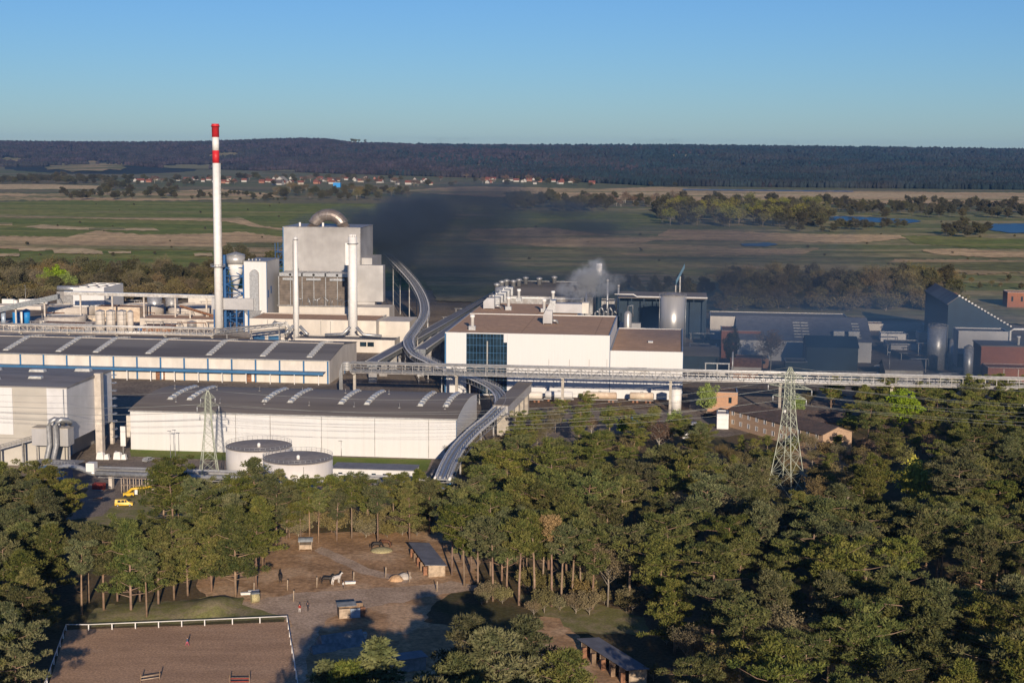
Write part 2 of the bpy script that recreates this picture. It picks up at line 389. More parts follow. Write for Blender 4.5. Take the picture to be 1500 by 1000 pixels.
# middle, behind the smoke
far('meadow', [(560, 306), (640, 300), (1100, 306), (1640, 318), (1640, 480), (640, 440)], 'marsh_olive', 1)
far('meadow', [(600, 316), (660, 306), (760, 308), (960, 314), (985, 325), (900, 338), (760, 335), (640, 330)], 'meadow_green', 1.5)
far('reed_field', [(560, 318), (640, 306), (740, 312), (700, 318), (600, 326)], 'reed_thin', 1)
far('reed_field', [(590, 279), (640, 275), (700, 273), (760, 274), (880, 277), (960, 274), (1080, 278), (1250, 280), (1560, 283), (1560, 301), (1380, 299), (1200, 298), (1000, 296), (860, 290), (700, 288), (620, 283)], 'reed_tan', .6)
far('reed_field', [(900, 281), (1130, 284), (1300, 283), (1500, 289), (1560, 291), (1560, 294), (1420, 290), (1200, 288), (900, 285)], 'reed_pale', .4)
far('reed_field', [(690, 336), (800, 333), (880, 343), (960, 346), (980, 336), (1060, 338), (1125, 341), (1200, 343), (1310, 343), (1330, 349), (1250, 356), (1130, 353), (1030, 352), (960, 352), (940, 356), (1020, 360), (1130, 364), (1200, 363), (1180, 372), (1040, 375), (920, 374), (850, 365), (760, 358), (680, 350)], 'reed_tan', 1)
far('meadow', [(1320, 345), (1420, 347), (1500, 350), (1560, 352), (1560, 366), (1420, 362), (1340, 357)], 'meadow_green', 1)
far('reed_field', [(1345, 366), (1400, 364), (1500, 369), (1560, 369), (1560, 376), (1450, 377), (1380, 373)], 'reed_tan', 1)
far('reed_field', [(1310, 379), (1420, 380), (1560, 383), (1560, 396), (1440, 402), (1370, 396), (1300, 386)], 'reed_thin', 1.5)
far('reed_field', [(1030, 400), (1090, 388), (1150, 396), (1130, 402), (1060, 410)], 'reed_thin', 1.5)
far('reed_field', [(860, 398), (960, 396), (1010, 412), (960, 418), (880, 405)], 'reed_thin', 1.5)
far('river', [(1190, 317), (1240, 317), (1335, 321), (1350, 324), (1330, 327), (1240, 324), (1190, 320)], 'river_water', .5)
far('river', [(1448, 328), (1520, 327), (1620, 329), (1620, 342), (1480, 341), (1446, 336)], 'river_water', .5)
far('river', [(1085, 357), (1125, 355), (1140, 358), (1120, 361), (1090, 360)], 'river_water', .4)
far('river', [(1000, 277), (1250, 280), (1250, 281), (1000, 278.4)], 'river_water', .2)
# tan hill and fields in front of the left ridge
def hillpatch(name, pts, mat):
    rnd = random.Random(name + str(pts)); vs = []
    for i in range(len(pts)):
        a, b = pts[i], pts[(i + 1) % len(pts)]
        for q in range(8):
            t = q / 8; vs.append((a[0] + (b[0] - a[0]) * t, a[1] + (b[1] - a[1]) * t))
    return vs
# ------------------------------------------------------------------ factory ground, roads, paddock
sheet('yard', [(-160, 452), (0, 447), (100, 432), (330, 428), (640, 425), (1060, 455), (1250, 462), (1300, 470), (1640, 470), (1640, 605), (1300, 600), (1060, 640), (900, 606), (760, 600), (745, 650), (700, 700), (640, 722), (210, 695), (-160, 740)], 'yard_ground', .020, .6, dens=30)
sheet('forest_ground', [(-700, 1700), (-300, 700), (-60, 690), (150, 700), (640, 712), (760, 640), (1060, 640), (1300, 600), (1800, 610), (2400, 1700)], 'forest_floor', .012, 1, dens=40)
sheet('grass_strip', [(190, 657), (340, 661), (500, 669), (632, 673), (625, 690), (500, 683), (340, 674), (192, 668)], 'lawn', .034, .3)
sheet('road', [(-60, 700), (120, 690), (200, 673), (340, 676), (500, 684), (640, 692), (640, 715), (470, 707), (300, 700), (195, 712), (150, 755), (95, 762), (130, 715), (-60, 740)], 'road_asphalt', .040)
sheet('yard_apron', [(-60, 478), (0, 470), (140, 455), (310, 446), (420, 452), (600, 500), (600, 512), (310, 490), (-60, 492)], 'yard_pale', .030, .6)
sheet('grass', [(150, 712), (215, 690), (300, 700), (300, 762), (210, 790), (120, 772)], 'rough_grass', .030, 1.5)
sheet('rail_bed', [(745, 578), (1010, 584), (1010, 600), (745, 596)], 'rail_ballast', .036, .4)
sheet('road', [(748, 596), (800, 598), (1010, 604), (1040, 618), (860, 640), (745, 690), (715, 700), (735, 640)], 'road_asphalt', .044)
sheet('paddock', [(300, 880), (290, 850), (330, 800), (420, 782), (640, 778), (700, 800), (700, 850), (640, 880), (620, 910), (760, 930), (780, 1060), (420, 1100), (420, 905), (360, 905)], 'paddock_sand', .024, 2)
sheet('track', [(470, 800), (500, 812), (540, 832), (600, 848), (596, 853), (530, 840), (488, 820), (460, 806)], 'track_gravel', .027, .8)
sheet('track', [(338, 884), (380, 878), (430, 868), (520, 862), (600, 858), (660, 850), (720, 860), (640, 872), (560, 886), (480, 905), (450, 960), (445, 1080), (430, 1080), (425, 908), (360, 898)], 'track_gravel', .030, 1.5)
sheet('riding_arena', [(97, 922), (421, 910), (440, 1030), (455, 1120), (20, 1140), (66, 1020)], 'arena_sand', .034)
sheet('grass_bank', [(128, 906), (140, 890), (200, 890), (280, 880), (310, 872), (345, 882), (385, 893), (420, 906), (300, 911), (128, 918)], 'rough_grass', .038, 1)
sheet('paddock', [(770, 900), (820, 905), (850, 935), (900, 990), (950, 1010), (960, 1060), (800, 1060), (780, 980), (790, 940)], 'paddock_sand', .028, 2)
sheet('grass', [(760, 870), (830, 875), (930, 895), (955, 930), (840, 925), (790, 900)], 'rough_grass', .026, 2)
sheet('forest_clearing', [(1140, 655), (1245, 650), (1255, 690), (1200, 700), (1150, 690)], 'paddock_sand', .026, 2)
# mound at the arena's far side
mb = MB('rough_grass'); n = 28; c = P(318, 893); vs = []; fs = []
for i in range(n + 1):
    for j in range(9):
        t = i / n; q = (j / 8 - .5) * 2; p0 = P(140, 900); p1 = P(352, 888); ce = p0.lerp(p1, t); hgt = 1.9 * (.3 + .7 * math.exp(-((t - .82) / .16) ** 2)) * (1 - q * q) * min(1, t * 8, (1 - t) * 8)
        vs.append((ce.x + q * .3, ce.y + q * 7.5, max(-.05, hgt + random.uniform(-.12, .12))))
for i in range(n):
    for j in range(8): a = i * 9 + j; fs.append((a, a + 1, a + 10, a + 9)[::-1])
mb.add(vs, fs, smooth=True); tag(mb.build('mound'), kind='structure')
# ------------------------------------------------------------------ factory buildings
def walls_box(mb, x0, x1, y0, y1, z0, z1, t=.3, mi=0):
    """four thin walls butted together"""
    mb.box(x0, x1, y0, y0 + t, z0, z1, mi); mb.box(x0, x1, y1 - t, y1, z0, z1, mi)
    mb.box(x0, x0 + t, y0 + t, y1 - t, z0, z1, mi); mb.box(x1 - t, x1, y0 + t, y1 - t, z0, z1, mi)
def prof_extrude(mb, prof, x0, x1, mi=0, smooth=False):
    """profile of (y,z) extruded along local x"""
    n = len(prof); vs = [(x0, y, z) for y, z in prof] + [(x1, y, z) for y, z in prof]
    return mb.add(vs, [tuple(range(n)), tuple(range(2 * n - 1, n - 1, -1))] + [(i, n + i, n + (i + 1) % n, (i + 1) % n) for i in range(n)], mi, smooth)
def flat_building(T, w, d, h, wall, roof, parapet=.5, name_wall='wall'):
    mb = MB(wall); mb.box(0, w, 0, d, -.2, h - parapet); walls_box(mb, 0, w, 0, d, h - parapet, h, .35); o = mb.build(name_wall, parent=T)
    mb = MB(roof); mb.box(.36, w - .36, .36, d - .36, h - parapet + .002, h - parapet + .06); mb.build('roof', parent=T)
    mb = MB('galvanised_steel'); walls_box(mb, -.06, w + .06, -.06, d + .06, h + .003, h + .10, .5); mb.build('coping', parent=T)
    return o

# --- the long warehouse in the middle (arched roof)
TB = site('warehouse', 'long low warehouse with brown-grey arched roof right behind the two round tanks', 'warehouse', 192, 658)
WB = on_front(TB, 668, 640)[0]; DB = 50.0; HB = on_front(TB, 192, 600.5)[1]
def roofB(y): return HB + 2.4 * (1 - ((y - DB / 2) / (DB / 2)) ** 2)
mb = MB('white_cladding'); ysr = [DB * i / 16 for i in range(17)]
prof_extrude(mb, [(0, -.2)] + [(y, roofB(y) - .25) for y in ysr] + [(DB, -.2)], 0, WB); mb.build('wall', parent=TB)
mb = MB('brownish_roof')
prof_extrude(mb, [(y * 1.02 - .5, roofB(y) + .12) for y in ysr] + [(y * 1.02 - .5, roofB(y) - .245) for y in ysr[::-1]], -.35, WB + .35); mb.build('roof', parent=TB)
mb = MB('galvanised_steel'); mb.box(-.4, WB + .4, -.75, -.52, HB - .3, HB + .05); mb.build('gutter', parent=TB)
mb = MB('blue_paint'); mb.box(WB + .002, WB + .12, -.02, .5, 0, HB - .35); mb.build('corner_strip', parent=TB)
for px in (345.5, 396, 471, 549, 628):
    x = on_front(TB, px, 640)[0]; MB('dull_steel').box(x - .09, x + .09, -.10, -.003, .2, HB - .45).build('downpipe', parent=TB)
for px in (250, 279, 391, 429, 504, 542, 620, 657):
    x, y = on_z(TB, px, 586 + (px - 250) * .010, HB + 1)
    sk = MB('skylight_frame'); gl = MB('skylight_frost'); a0, a1, n = 11.5, 39, 7
    for i in range(n):
        ya = a0 + (a1 - a0) * i / n; yb = a0 + (a1 - a0) * (i + 1) / n; ym = (ya + yb) / 2
        za, zm, zb = roofB(ya) + .45, roofB(ym) + .95, roofB(yb) + .45
        gl.hexa([(x, ya, za - .4), (x + 1.9, ya, za - .4), (x + 1.9, yb, zb - .4), (x, yb, zb - .4)], [(x + .3, ya + .5, zm - .25), (x + 1.6, ya + .5, zm - .25), (x + 1.6, yb - .7, zm - .2), (x + .3, yb - .7, zm - .2)])
        sk.hexa([(x - .15, yb - .25, zb - .5), (x + 2.05, yb - .25, zb - .5), (x + 2.05, yb + .2, zb - .5), (x - .15, yb + .2, zb - .5)], [(x - .1, yb - .2, zb + .05), (x + 2.0, yb - .2, zb + .05), (x + 2.0, yb + .15, zb + .05), (x - .1, yb + .15, zb + .05)]); sk.hexa([(x - .25, ya, za - .5), (x - .1, ya, za - .5), (x - .1, yb, zb - .5), (x - .25, yb, zb - .5)], [(x - .25, ya, za - .2), (x - .1, ya, za - .2), (x - .1, yb, zb - .2), (x - .25, yb, zb - .2)])
    k = sk.build('skylight', parent=TB); gl.build('skylight_pane', parent=k)
for k in range(14):
    x = 5 + k * (WB - 10) / 13; yy = 9 if k % 2 else 30; MB('dull_steel').tube([(x, yy, roofB(yy) + .12), (x, yy, roofB(yy) + 1.8)], .08, 5).box(x - .3, x + .3, yy - .3, yy + .3, roofB(yy) + .1, roofB(yy) + .35).build('vent_pipe', parent=TB)
MB('warm_render').box(-9, -.4, 20, 48, 0, 7.5).build('side_annex', parent=TB)

# --- the warehouse with blue trim behind it
TC = site('warehouse', 'long warehouse with blue posts and blue canopy along its front', 'warehouse', 482.5, 562)
x0 = on_front(TC, -60, 540)[0]; LC = -x0; DC = 54.0; HC = on_front(TC, 482.5, 528)[1]
TC.location = Vector(TC.location) - U * LC; WC = LC
def roofC(y): return HC + 3.6 * y / 27 if y < 27 else HC + 3.6 - 2.6 * (y - 27) / 27
mb = MB('warm_render'); prof_extrude(mb, [(0, -.2), (0, HC - .2), (27, HC + 3.4), (DC, HC + .8), (DC, -.2)], 0, WC); mb.build('wall', parent=TC)
mb = MB('dark_felt_roof'); prof_extrude(mb, [(-.6, HC + .04), (27, HC + 3.75), (DC + .3, HC + 1.1), (DC + .3, HC + .85), (27, HC + 3.45), (-.6, HC - .18)], -.3, WC + .3); mb.build('roof', parent=TC)
MB('pale_concrete').box(-.3, WC + .3, 26.6, 27.4, HC + 3.72, HC + 3.95).build('ridge_cap', parent=TC)
MB('galvanised_steel').box(-.3, WC + .35, -.85, -.62, HC - .25, HC + .1).build('gutter', parent=TC)
zc = on_front(TC, 482, 545)[1]
MB('blue_paint').box(0, WC - 1.5, -4.4, -.005, zc - .1, zc + .25).box(0, WC - 1.5, -4.55, -4.402, zc - .7, zc + .4).build('canopy', parent=TC)
sp = None
for i in range(40):
    x = WC - .6 - i * 10.4
    if x < 0: break
    MB('blue_paint').box(x - .35, x + .35, -.25, -.004, 0, HC - .25).build('wall_post', parent=TC)
    xx = x - 3
    if xx > 0: MB('white_paint').box(xx - .14, xx + .14, -4.3, -4.0, 0, zc - .15).build('canopy_post', parent=TC)
for px in (112, 368, 235):
    x = on_front(TC, px, 553)[0]; dd = MB('rust').box(x - 2.0, x + 2.0, -.12, -.003, 0, 5).build('loading_door', parent=TC); MB('white_paint').box(x + .2, x + 1.3, -.2, -.123, .2, 4.0).build('door_leaf', parent=dd)
x, z = 0, 0
for px in (22, 97, 150, 225, 312, 389, 456):
    x = on_z(TC, px, 507 + px * .027, HC + .6)[0]; gl = MB('skylight_frost'); n = 12; sk = MB('skylight_frame')
    for i in range(n):
        ya = 3.5 + i * 3.2; yb = ya + 3.2; dz = .3
        gl.hexa([(x, ya, roofC(ya) + .0), (x + 2.6, ya, roofC(ya)), (x + 2.6, yb, roofC(yb)), (x, yb, roofC(yb))], [(x + .3, ya + .4, roofC(ya + .4) + dz + .3), (x + 2.3, ya + .4, roofC(ya + .4) + dz + .3), (x + 2.3, yb - .8, roofC(yb) + dz + .3), (x + .3, yb - .8, roofC(yb) + dz + .3)])
        sk.box(x - .15, x + 2.75, yb - .25, yb + .1, roofC(yb) - .1, roofC(yb) + .5); sk.hexa([(x - .25, ya, roofC(ya) - .1), (x - .1, ya, roofC(ya) - .1), (x - .1, yb, roofC(yb) - .1), (x - .25, yb, roofC(yb) - .1)], [(x - .25, ya, roofC(ya) + .3), (x - .1, ya, roofC(ya) + .3), (x - .1, yb, roofC(yb) + .3), (x - .25, yb, roofC(yb) + .3)])
    k = sk.build('skylight', parent=TC); gl.build('skylight_pane', parent=k)
y1, z1 = on_side(TC, 505, 538, WC); MB('blue_paint').box(WC + .004, WC + .15, y1 - .8, y1 + .8, 0, 3.4).build('door', parent=TC)

# --- left front silo hall
TA = site('process_hall', 'tall bare grey hall on concrete columns, cut by the left edge', 'industrial hall', 101, 684)
HA = on_front(TA, 101, 567)[1]; WA = 46; DA = 37.0; TA.location = Vector(TA.location) - U * WA
y1, zlow = on_side(TA, 118, 632, WA)
mb = MB('old_render'); mb.box(0, WA - 6.5, .0, DA, -.2, HA - .4); mb.build('wall', parent=TA)
mb = MB('side_cladding'); mb.box(WA - 6.495, WA, .004, DA - .01, zlow - 1.5, HA - .4); mb.build('upper_cladding', parent=TA)
MB('old_render').box(WA - 6.495, WA - .02, 0, .5, -.2, zlow - 1.503).build('front_pier', parent=TA)
mb = MB('dark_felt_roof'); prof_extrude(mb, [(-.3, HA - .38), (-.3, HA - .05), (18, HA + .6), (DA + .3, HA), (DA + .3, HA - .38)], -.3, WA + .3); mb.mats = ['hall_roof']; mb.build('roof', parent=TA)
mb = MB('white_cladding'); xx = on_front(TA, 19, 600)[0]; z0 = on_front(TA, 19, 636)[1]; mb.box(0, xx, -.25, -.003, z0, HA - .6); mb.build('pale_panel', parent=TA)
for i, px in enumerate((143, 169)):
    y, z = on_side(TA, px, 600, WA)
for (yy, wth, zt) in ((on_side(TA, 141, 600, WA)[0], 1.2, on_side(TA, 141, 549, WA + 2)[1]), (on_side(TA, 166, 600, WA)[0], .8, zlow - 1.51)):
    MB('pale_concrete').box(WA + .003 if zt > zlow else WA - 1.5, WA + 2.2 if zt > zlow else WA, yy - wth, yy + wth, -.1, zt).build('column', parent=TA)
MB('pale_concrete').box(WA - 1.2, WA - .01, .52, 1.6, -.1, zlow - 1.503).build('column', parent=TA)
for k in range(2): MB('galvanised_steel').tube([(WA - .9 + k * .9, -.5, 1), (WA - .9 + k * .9, -.5, HA - .6 - k * 9)], .14, 6).build('downpipe', parent=TA)
MB('blue_paint').box(WA - 6.48, WA - 6.3, 12, 18, 0, 9).build('gate', parent=TA)
for k in range(9): MB('galvanised_steel').tube([(WA + .5, DA - .5 + .5 * math.sin(k), 3 + k * 2.6), (WA + 1.8, DA - .5, 3 + k * 2.6)], .07, 4).box(WA + .2, WA + 1.9, DA - 1.6, DA, 2.6 + k * 2.6, 2.7 + k * 2.6).build('stair_landing', parent=TA)
for (x, y, s_) in ((-1 + 8, 12, 2), (16, 8, 2.4), (28, 12, 2.6), (22, 26, 3), (36, 30, 3), (8, 28, 2)):
    MB('skylight_frost').hexa([(x, y, HA), (x + s_ * 1.8, y, HA), (x + s_ * 1.8, y + s_, HA), (x, y + s_, HA)], [(x + .4, y + .4, HA + 1.1), (x + s_ * 1.8 - .4, y + .4, HA + 1.1), (x + s_ * 1.8 - .4, y + s_ - .4, HA + 1.1), (x + .4, y + s_ - .4, HA + 1.1)]).build('roof_hatch', parent=TA)
# filter box with bent ducts in front, inclined conveyor
xb, zb = on_front(TA, 47, 652, -6); xe, _ = on_front(TA, 100, 652, -6); zt = on_front(TA, 47, 627, -6)[1]
TF = thing('filter_unit', 'grey box housing with two silver bent ducts in front of the bare grey hall', 'filter unit', TA.location, TH)
MB('grey_cladding').box(xb, xe, -6, -1.5, zb, zt).build('housing', parent=TF)
MB('concrete').box(xb - .1, xe + .1, -6.1, -1.4, zt + .003, zt + .25).build('cover', parent=TF)
for k, px in enumerate((73, 83)):
    x, z = on_front(TA, px, 660, -8); top = on_front(TA, px, 614, -8)[1]
    MB('galvanised_steel').tube([(x - 1, -8, -.1), (x - 1, -8, z - 2), (x, -8, z + 2), (x, -8, top - 2.0), (x + .5, -8, top - .6), (x + 1.6, -7.6, top), (x + 3, -6.5, top - .4), (x + 3.3, -5, top - 1.8)], .8, 12).build('duct', parent=TF)
for xx in (xb + .5, xe - .5, (xb + xe) / 2): MB('dull_steel').box(xx - .15, xx + .15, -4, -3.7, -.1, zb).build('leg', parent=TF)
TG = thing('inclined_conveyor', 'short inclined conveyor rising to the grey filter box at the left edge', 'conveyor', TA.location, TH)
a = Vector((xb, -5, zb + 1.5)); b = Vector((xb - 22, -5, zb - 5.0))
MB('grey_cladding').sweep([(-1, 0), (1, 0), (1, .25), (-1, .25)], [b, a]).build('belt', parent=TG)
for sgn in (-1, 1):
    mb = MB('dull_steel'); mb.tube([b + Vector((0, sgn, 1.3)), a + Vector((0, sgn, 1.3))], .06, 4)
    for i in range(14): q = b.lerp(a, i / 13) + Vector((0, sgn, 0)); mb.tube([q, q + Vector((0, 0, 1.3))], .05, 4)
    mb.build('handrail', parent=TG)
for t in (.15, .5, .85): q = b.lerp(a, t); MB('dull_steel').box(q.x - .2, q.x + .2, -5.6, -4.4, -.1, q.z).build('support_leg', parent=TG)

# --- central paper hall
TI = site('production_hall', 'white hall with brown gravel roof and a dark blue glass bay in its front', 'factory hall', 652, 577)
WI = on_front(TI, 893, 520)[0]; HI = on_front(TI, 652, 486.5)[1]; DI = on_z(TI, 907, 463, HI)[1]
flat_building(TI, WI, DI, HI, 'panel_cladding', 'gravel_roof', .35)
xl = on_front(TI, 726, 470)[0]; xr = on_z(TI, 868, 455, HI)[0]
mb = MB('panel_cladding'); mb.box(0, xr - 6, DI + .003, DI + 48, -.2, HI - .36); mb.build('wall', parent=TI); MB('gravel_roof').box(.3, xr - 6.3, DI + .005, DI + 47.6, HI - .357, HI - .28).build('roof', parent=TI)
x0, zt = on_front(TI, 683.5, 485); x1, _ = on_front(TI, 743, 485)
gl = MB('window_glass').box(x0, x1, -.15, -.004, .5, HI - .3).build('glass_bay', parent=TI)
mb = MB('blue_paint')
for i in range(13): x = x0 + (x1 - x0) * i / 12; mb.box(x - .05, x + .05, -.24, -.153, .5, HI - .3)
for k in range(8): z = HI - 2.0 - k * 3.0; mb.box(x0, x1, -.22, -.153, z - .06, z + .06) if z > 1 else None
mb.build('glazing_bars', parent=gl)
xm = on_front(TI, 714, 500)[0]; MB('skylight_frame').box(xm - .25, xm + .25, -.35, -.243, .5, HI - 3.2).build('centre_post', parent=gl)
xm = on_front(TI, 738, 500)[0]; MB('white_cladding').box(xm, x1 + .01, -.3, -.243, HI - 3.6, HI - .2).build('white_panel', parent=gl)
MB('blue_paint').box(-.15, .45, -.2, -.006, 0, HI - .4).build('corner_strip', parent=TI); MB('blue_paint').box(WI - .0, WI + .15, -.1, 1.2, 0, HI - .4).build('corner_strip', parent=TI)
MB('dark_teal').box(-.18, -.004, .1, DI * .9, .2, HI - .5).build('side_glazing', parent=TI)
for px in (804, 834, 863, 889): x, z = on_front(TI, px, 534); MB('dull_steel').box(x - .08, x + .08, -.12, -.003, z - 3, z + 2.2).build('lightning_rod', parent=TI)
ROOFI = HI - .28
def shaft(px, py, h, r=.75):
    x, y = on_z(TI, px, py, ROOFI); t = MB('galvanised_steel').box(x - 1.4, x + 1.4, y - 1.2, y + 1.2, ROOFI, ROOFI + 1.7).build('shaft_base', parent=TI)
    MB('white_paint').lathe([(r, ROOFI + 1.705), (r, ROOFI + h - 1.2), (r * 1.35, ROOFI + h - 1.1), (r * 1.35, ROOFI + h - .2), (r * .9, ROOFI + h)], (x, y), 14).build('shaft_pipe', parent=t)
for px, py, h in ((692, 483, 6.3), (745, 454, 6.2), (797, 457, 6.0), (760, 441, 6), (810, 444, 6)): shaft(px, py, h)
def rooftop(px, py, wpx, h, name, kids=True):
    x, y = on_z(TI, px, py, ROOFI); ww = wpx * .3; r = MB('grey_cladding').box(x - ww / 2, x + ww / 2, y, y + ww * .8, ROOFI + .4, ROOFI + h).hexa([(x - ww / 2, y, ROOFI + h), (x + ww / 2, y, ROOFI + h), (x + ww / 2, y + ww * .8, ROOFI + h), (x - ww / 2, y + ww * .8, ROOFI + h)], [(x - ww / 6, y + .5, ROOFI + h + 1.6), (x + ww / 2, y + .5, ROOFI + h + 1.6), (x + ww / 2, y + ww * .7, ROOFI + h + 1.6), (x - ww / 6, y + ww * .7, ROOFI + h + 1.6)]).build(name, parent=TI)
    for dx in (-.45, .45): MB('dull_steel').box(x + dx * ww - .1, x + dx * ww + .1, y + .2, y + .5, ROOFI, ROOFI + .397).build('foot', parent=r)
    MB('galvanised_steel').tube([(x + ww * .5, y + 1, ROOFI + 1.6), (x + ww * .9, y + 1.5, ROOFI + 1.5), (x + ww * 1.1, y + 2.5, ROOFI)], .55, 9).build('duct', parent=r)
rooftop(802, 475, 13, 4.2, 'air_handler'); rooftop(716, 453, 17, 3.6, 'air_handler')
x, y = on_z(TI, 833, 460, ROOFI)
k = MB('grey_cladding').box(x - 6, x + 6, y, y + 6, ROOFI + .5, ROOFI + 4.6).build('air_handler', parent=TI); MB('warm_render').box(x + 6.003, x + 9, y - .1, y + 6, ROOFI + .4, ROOFI + 5.2).build('end_box', parent=k)
MB('galvanised_steel').hexa([(x - 11, y, ROOFI + .5), (x - 6.003, y, ROOFI + .5), (x - 6.003, y + 6, ROOFI + .5), (x - 11, y + 6, ROOFI + .5)], [(x - 8, y, ROOFI + 6), (x - 6.003, y, ROOFI + 6), (x - 6.003, y + 6, ROOFI + 6), (x - 8, y + 6, ROOFI + 6)]).build('intake_hood', parent=k)
for i in range(5): x, y = on_z(TI, 722 + i * 5, 447 - i * 3.4, ROOFI); MB('galvanised_steel').box(x - 2, x + 3.2, y, y + 5, ROOFI + .3, ROOFI + 3.6 + i * .2).tube([(x, y + 1, ROOFI + 3.6), (x, y + 1, ROOFI + 5.0)], .8, 10).build('fan_box', parent=TI)
# lower wing to its right
TJ = thing('factory_wing', 'low white wing with brown roof joined to the right of the glass-bay hall', 'factory hall', Vector(TI.location) + U * (WI + .25), TH)
WJ = on_front(TJ, 1000, 530)[0]; HJ = on_front(TJ, 940, 514.5)[1]; DJ = on_z(TJ, 1003, 482, HJ)[1]
flat_building(TJ, WJ, DJ, HJ, 'panel_cladding', 'gravel_roof', .35)
x, z = on_front(TJ, 933, 540); MB('black_rubber').box(x - 4, x + 4, -2.2, -.003, z - .2, z + .5).build('door_canopy', parent=TJ)
MB('blue_paint').box(WJ + .003, WJ + .15, 0, 1, 0, HJ - .5).build('corner_strip', parent=TJ)
x, y = on_z(TJ, 953, 502, HJ - .3); MB('galvanised_steel').box(x - 1, x + 1, y, y + 2, HJ - .3, HJ + .4).build('roof_fan', parent=TJ)
# dark high hall behind with fans on the roof
TK = site('machine_hall', 'smoke-darkened flat hall behind the brown-roofed hall', 'factory hall', 716, 484)
wk = on_front(TK, 868, 470)[0]; hk = on_front(TK, 716, 433)[1]
flat_building(TK, wk, 95, hk, 'dull_steel', 'brownish_roof', .4)
for i, (px, py) in enumerate(((735, 421), (742, 419), (752, 420), (770, 415), (728, 425), (760, 418), (790, 416), (812, 414))):
    x, y = on_z(TK, px, py, hk); MB('galvanised_steel').lathe([(1.3, hk - .4), (1.3, hk + 2.6), (1.9, hk + 2.8), (1.9, hk + 3.6), (.5, hk + 4.2)], (x, max(2, min(90, y))), 14).build('roof_fan', parent=TK)
x, z = on_front(TK, 735, 440, 8); MB('galvanised_steel').lathe([(4.0, hk - .5), (4.0, hk + 3.5), (.4, hk + 4.6)], (x, 9), 20).build('cyclone', parent=TK)
MB('white_paint').box(2, wk - 6, -.6, -.003, hk - 1.2, hk - .5).build('light_band', parent=TK)
# dark block right of it with pipe gantry, tall steel tank
TL = site('process_hall', 'dark open-fronted hall behind the tall stainless steel tank', 'factory hall', 905, 496)
wl = on_front(TL, 1035, 470)[0]; hl = on_front(TL, 950, 436)[1]
mb = MB('dark_teal'); mb.box(0, wl, 9, 32, -.1, hl - .4); mb.build('wall', parent=TL); MB('brownish_roof').box(-.2, wl + .2, -.2, 32.2, hl - .397, hl).build('roof', parent=TL)
for i in range(8): x = .4 + i * (wl - .8) / 7; MB('dark_teal').box(x - .25, x + .25, 0, .6, -.1, hl - .4).build('column', parent=TL)
MB('white_paint').tube([(-2, -.6, hl + 1.6), (wl * .17, -.6, hl + 1.6), (wl * .21, -.6, hl + .5), (wl + .2, -.6, hl + .5)], .35, 8).build('roof_pipe', parent=TL)
MB('grey_cladding').box(1, 12, -6, -1, -.1, 9).build('annex', parent=TL)
for (px, py, h, r, lab, mt) in ((984, 511, 0, 0, 'tall shiny stainless steel tank right of the brown-roofed halls', 'stainless'),):
    T = site('storage_tank', lab, 'tank', px, py); r = 18.0 * T.location.y / F; ht = H - (432 - 216) * T.location.y / F
    MB(mt).lathe([(r, 0), (r, ht)], n=64).build('shell', parent=T)
    MB('dull_steel').lathe([(r + .12, ht + .003), (r + .12, ht + .2), (r * .5, ht + .9), (.3, ht + 1.2)], n=48).build('roof', parent=T)
    mb = MB('dull_steel')
    for z in (.55, 1.1): mb.tube([(math.cos(a) * r, math.sin(a) * r, ht + .2 + z) for a in [2 * PI * k / 32 for k in range(33)]], .05, 4)
    for k in range(20): a = 2 * PI * k / 20; mb.tube([(math.cos(a) * r, math.sin(a) * r, ht + .1), (math.cos(a) * r, math.sin(a) * r, ht + 1.3)], .05, 4)
    mb.build('railing', parent=T)
    mb = MB('galvanised_steel'); mb.tube([(-r - .4, -1, 0), (-r - .4, -1, ht + 1)], .15, 6); mb.tube([(r + .4, -1, 0), (r + .4, -1, ht + 1)], .2, 6); mb.build('riser_pipe', parent=T)
T = site('process_vessel', 'slender silver vessel just left of the tall stainless steel tank', 'tank', 919, 503)
hv = H - (455 - 215.7) * T.location.y / F; MB('stainless').lathe([(1.8, 4), (2.0, 5), (2.0, hv - 1.5), (1.2, hv - .4), (.3, hv)], n=20).build('shell', parent=T)
for a in range(4): MB('dull_steel').tube([(1.6 * math.cos(a * PI / 2 + .7), 1.6 * math.sin(a * PI / 2 + .7), 0), (1.6 * math.cos(a * PI / 2 + .7), 1.6 * math.sin(a * PI / 2 + .7), 4.6)], .15, 6).build('leg', parent=T)
MB('galvanised_steel').tube([(0, 0, hv - .1), (0, 0, hv + 2.5), (2.5, 0, hv + 3.0), (2.5, 0, hv - 3)], .3, 8).build('outlet_pipe', parent=T)
# inclined blue duct above the tank
T = site('inclined_gallery', 'blue inclined gallery sticking up behind the stainless steel tank', 'conveyor', 988, 483)
y0 = T.location.y
def at(T, px, py, dy=0):                      # a point on the thing's front plane, local
    x, z = on_front(T, px, py, dy); return Vector((x, dy, z))
a = at(T, 990, 414); b = at(T, 1003, 389)
MB('faded_blue').sweep([(-1.6, -1.3), (1.6, -1.3), (1.6, 1.3), (-1.6, 1.3)], [a, b]).build('gallery', parent=T)
for q in (a, (a + b) / 2): MB('dull_steel').box(q.x - .3, q.x + .3, -.3, .3, -.1, q.z - 1.2).build('support_leg', parent=T)
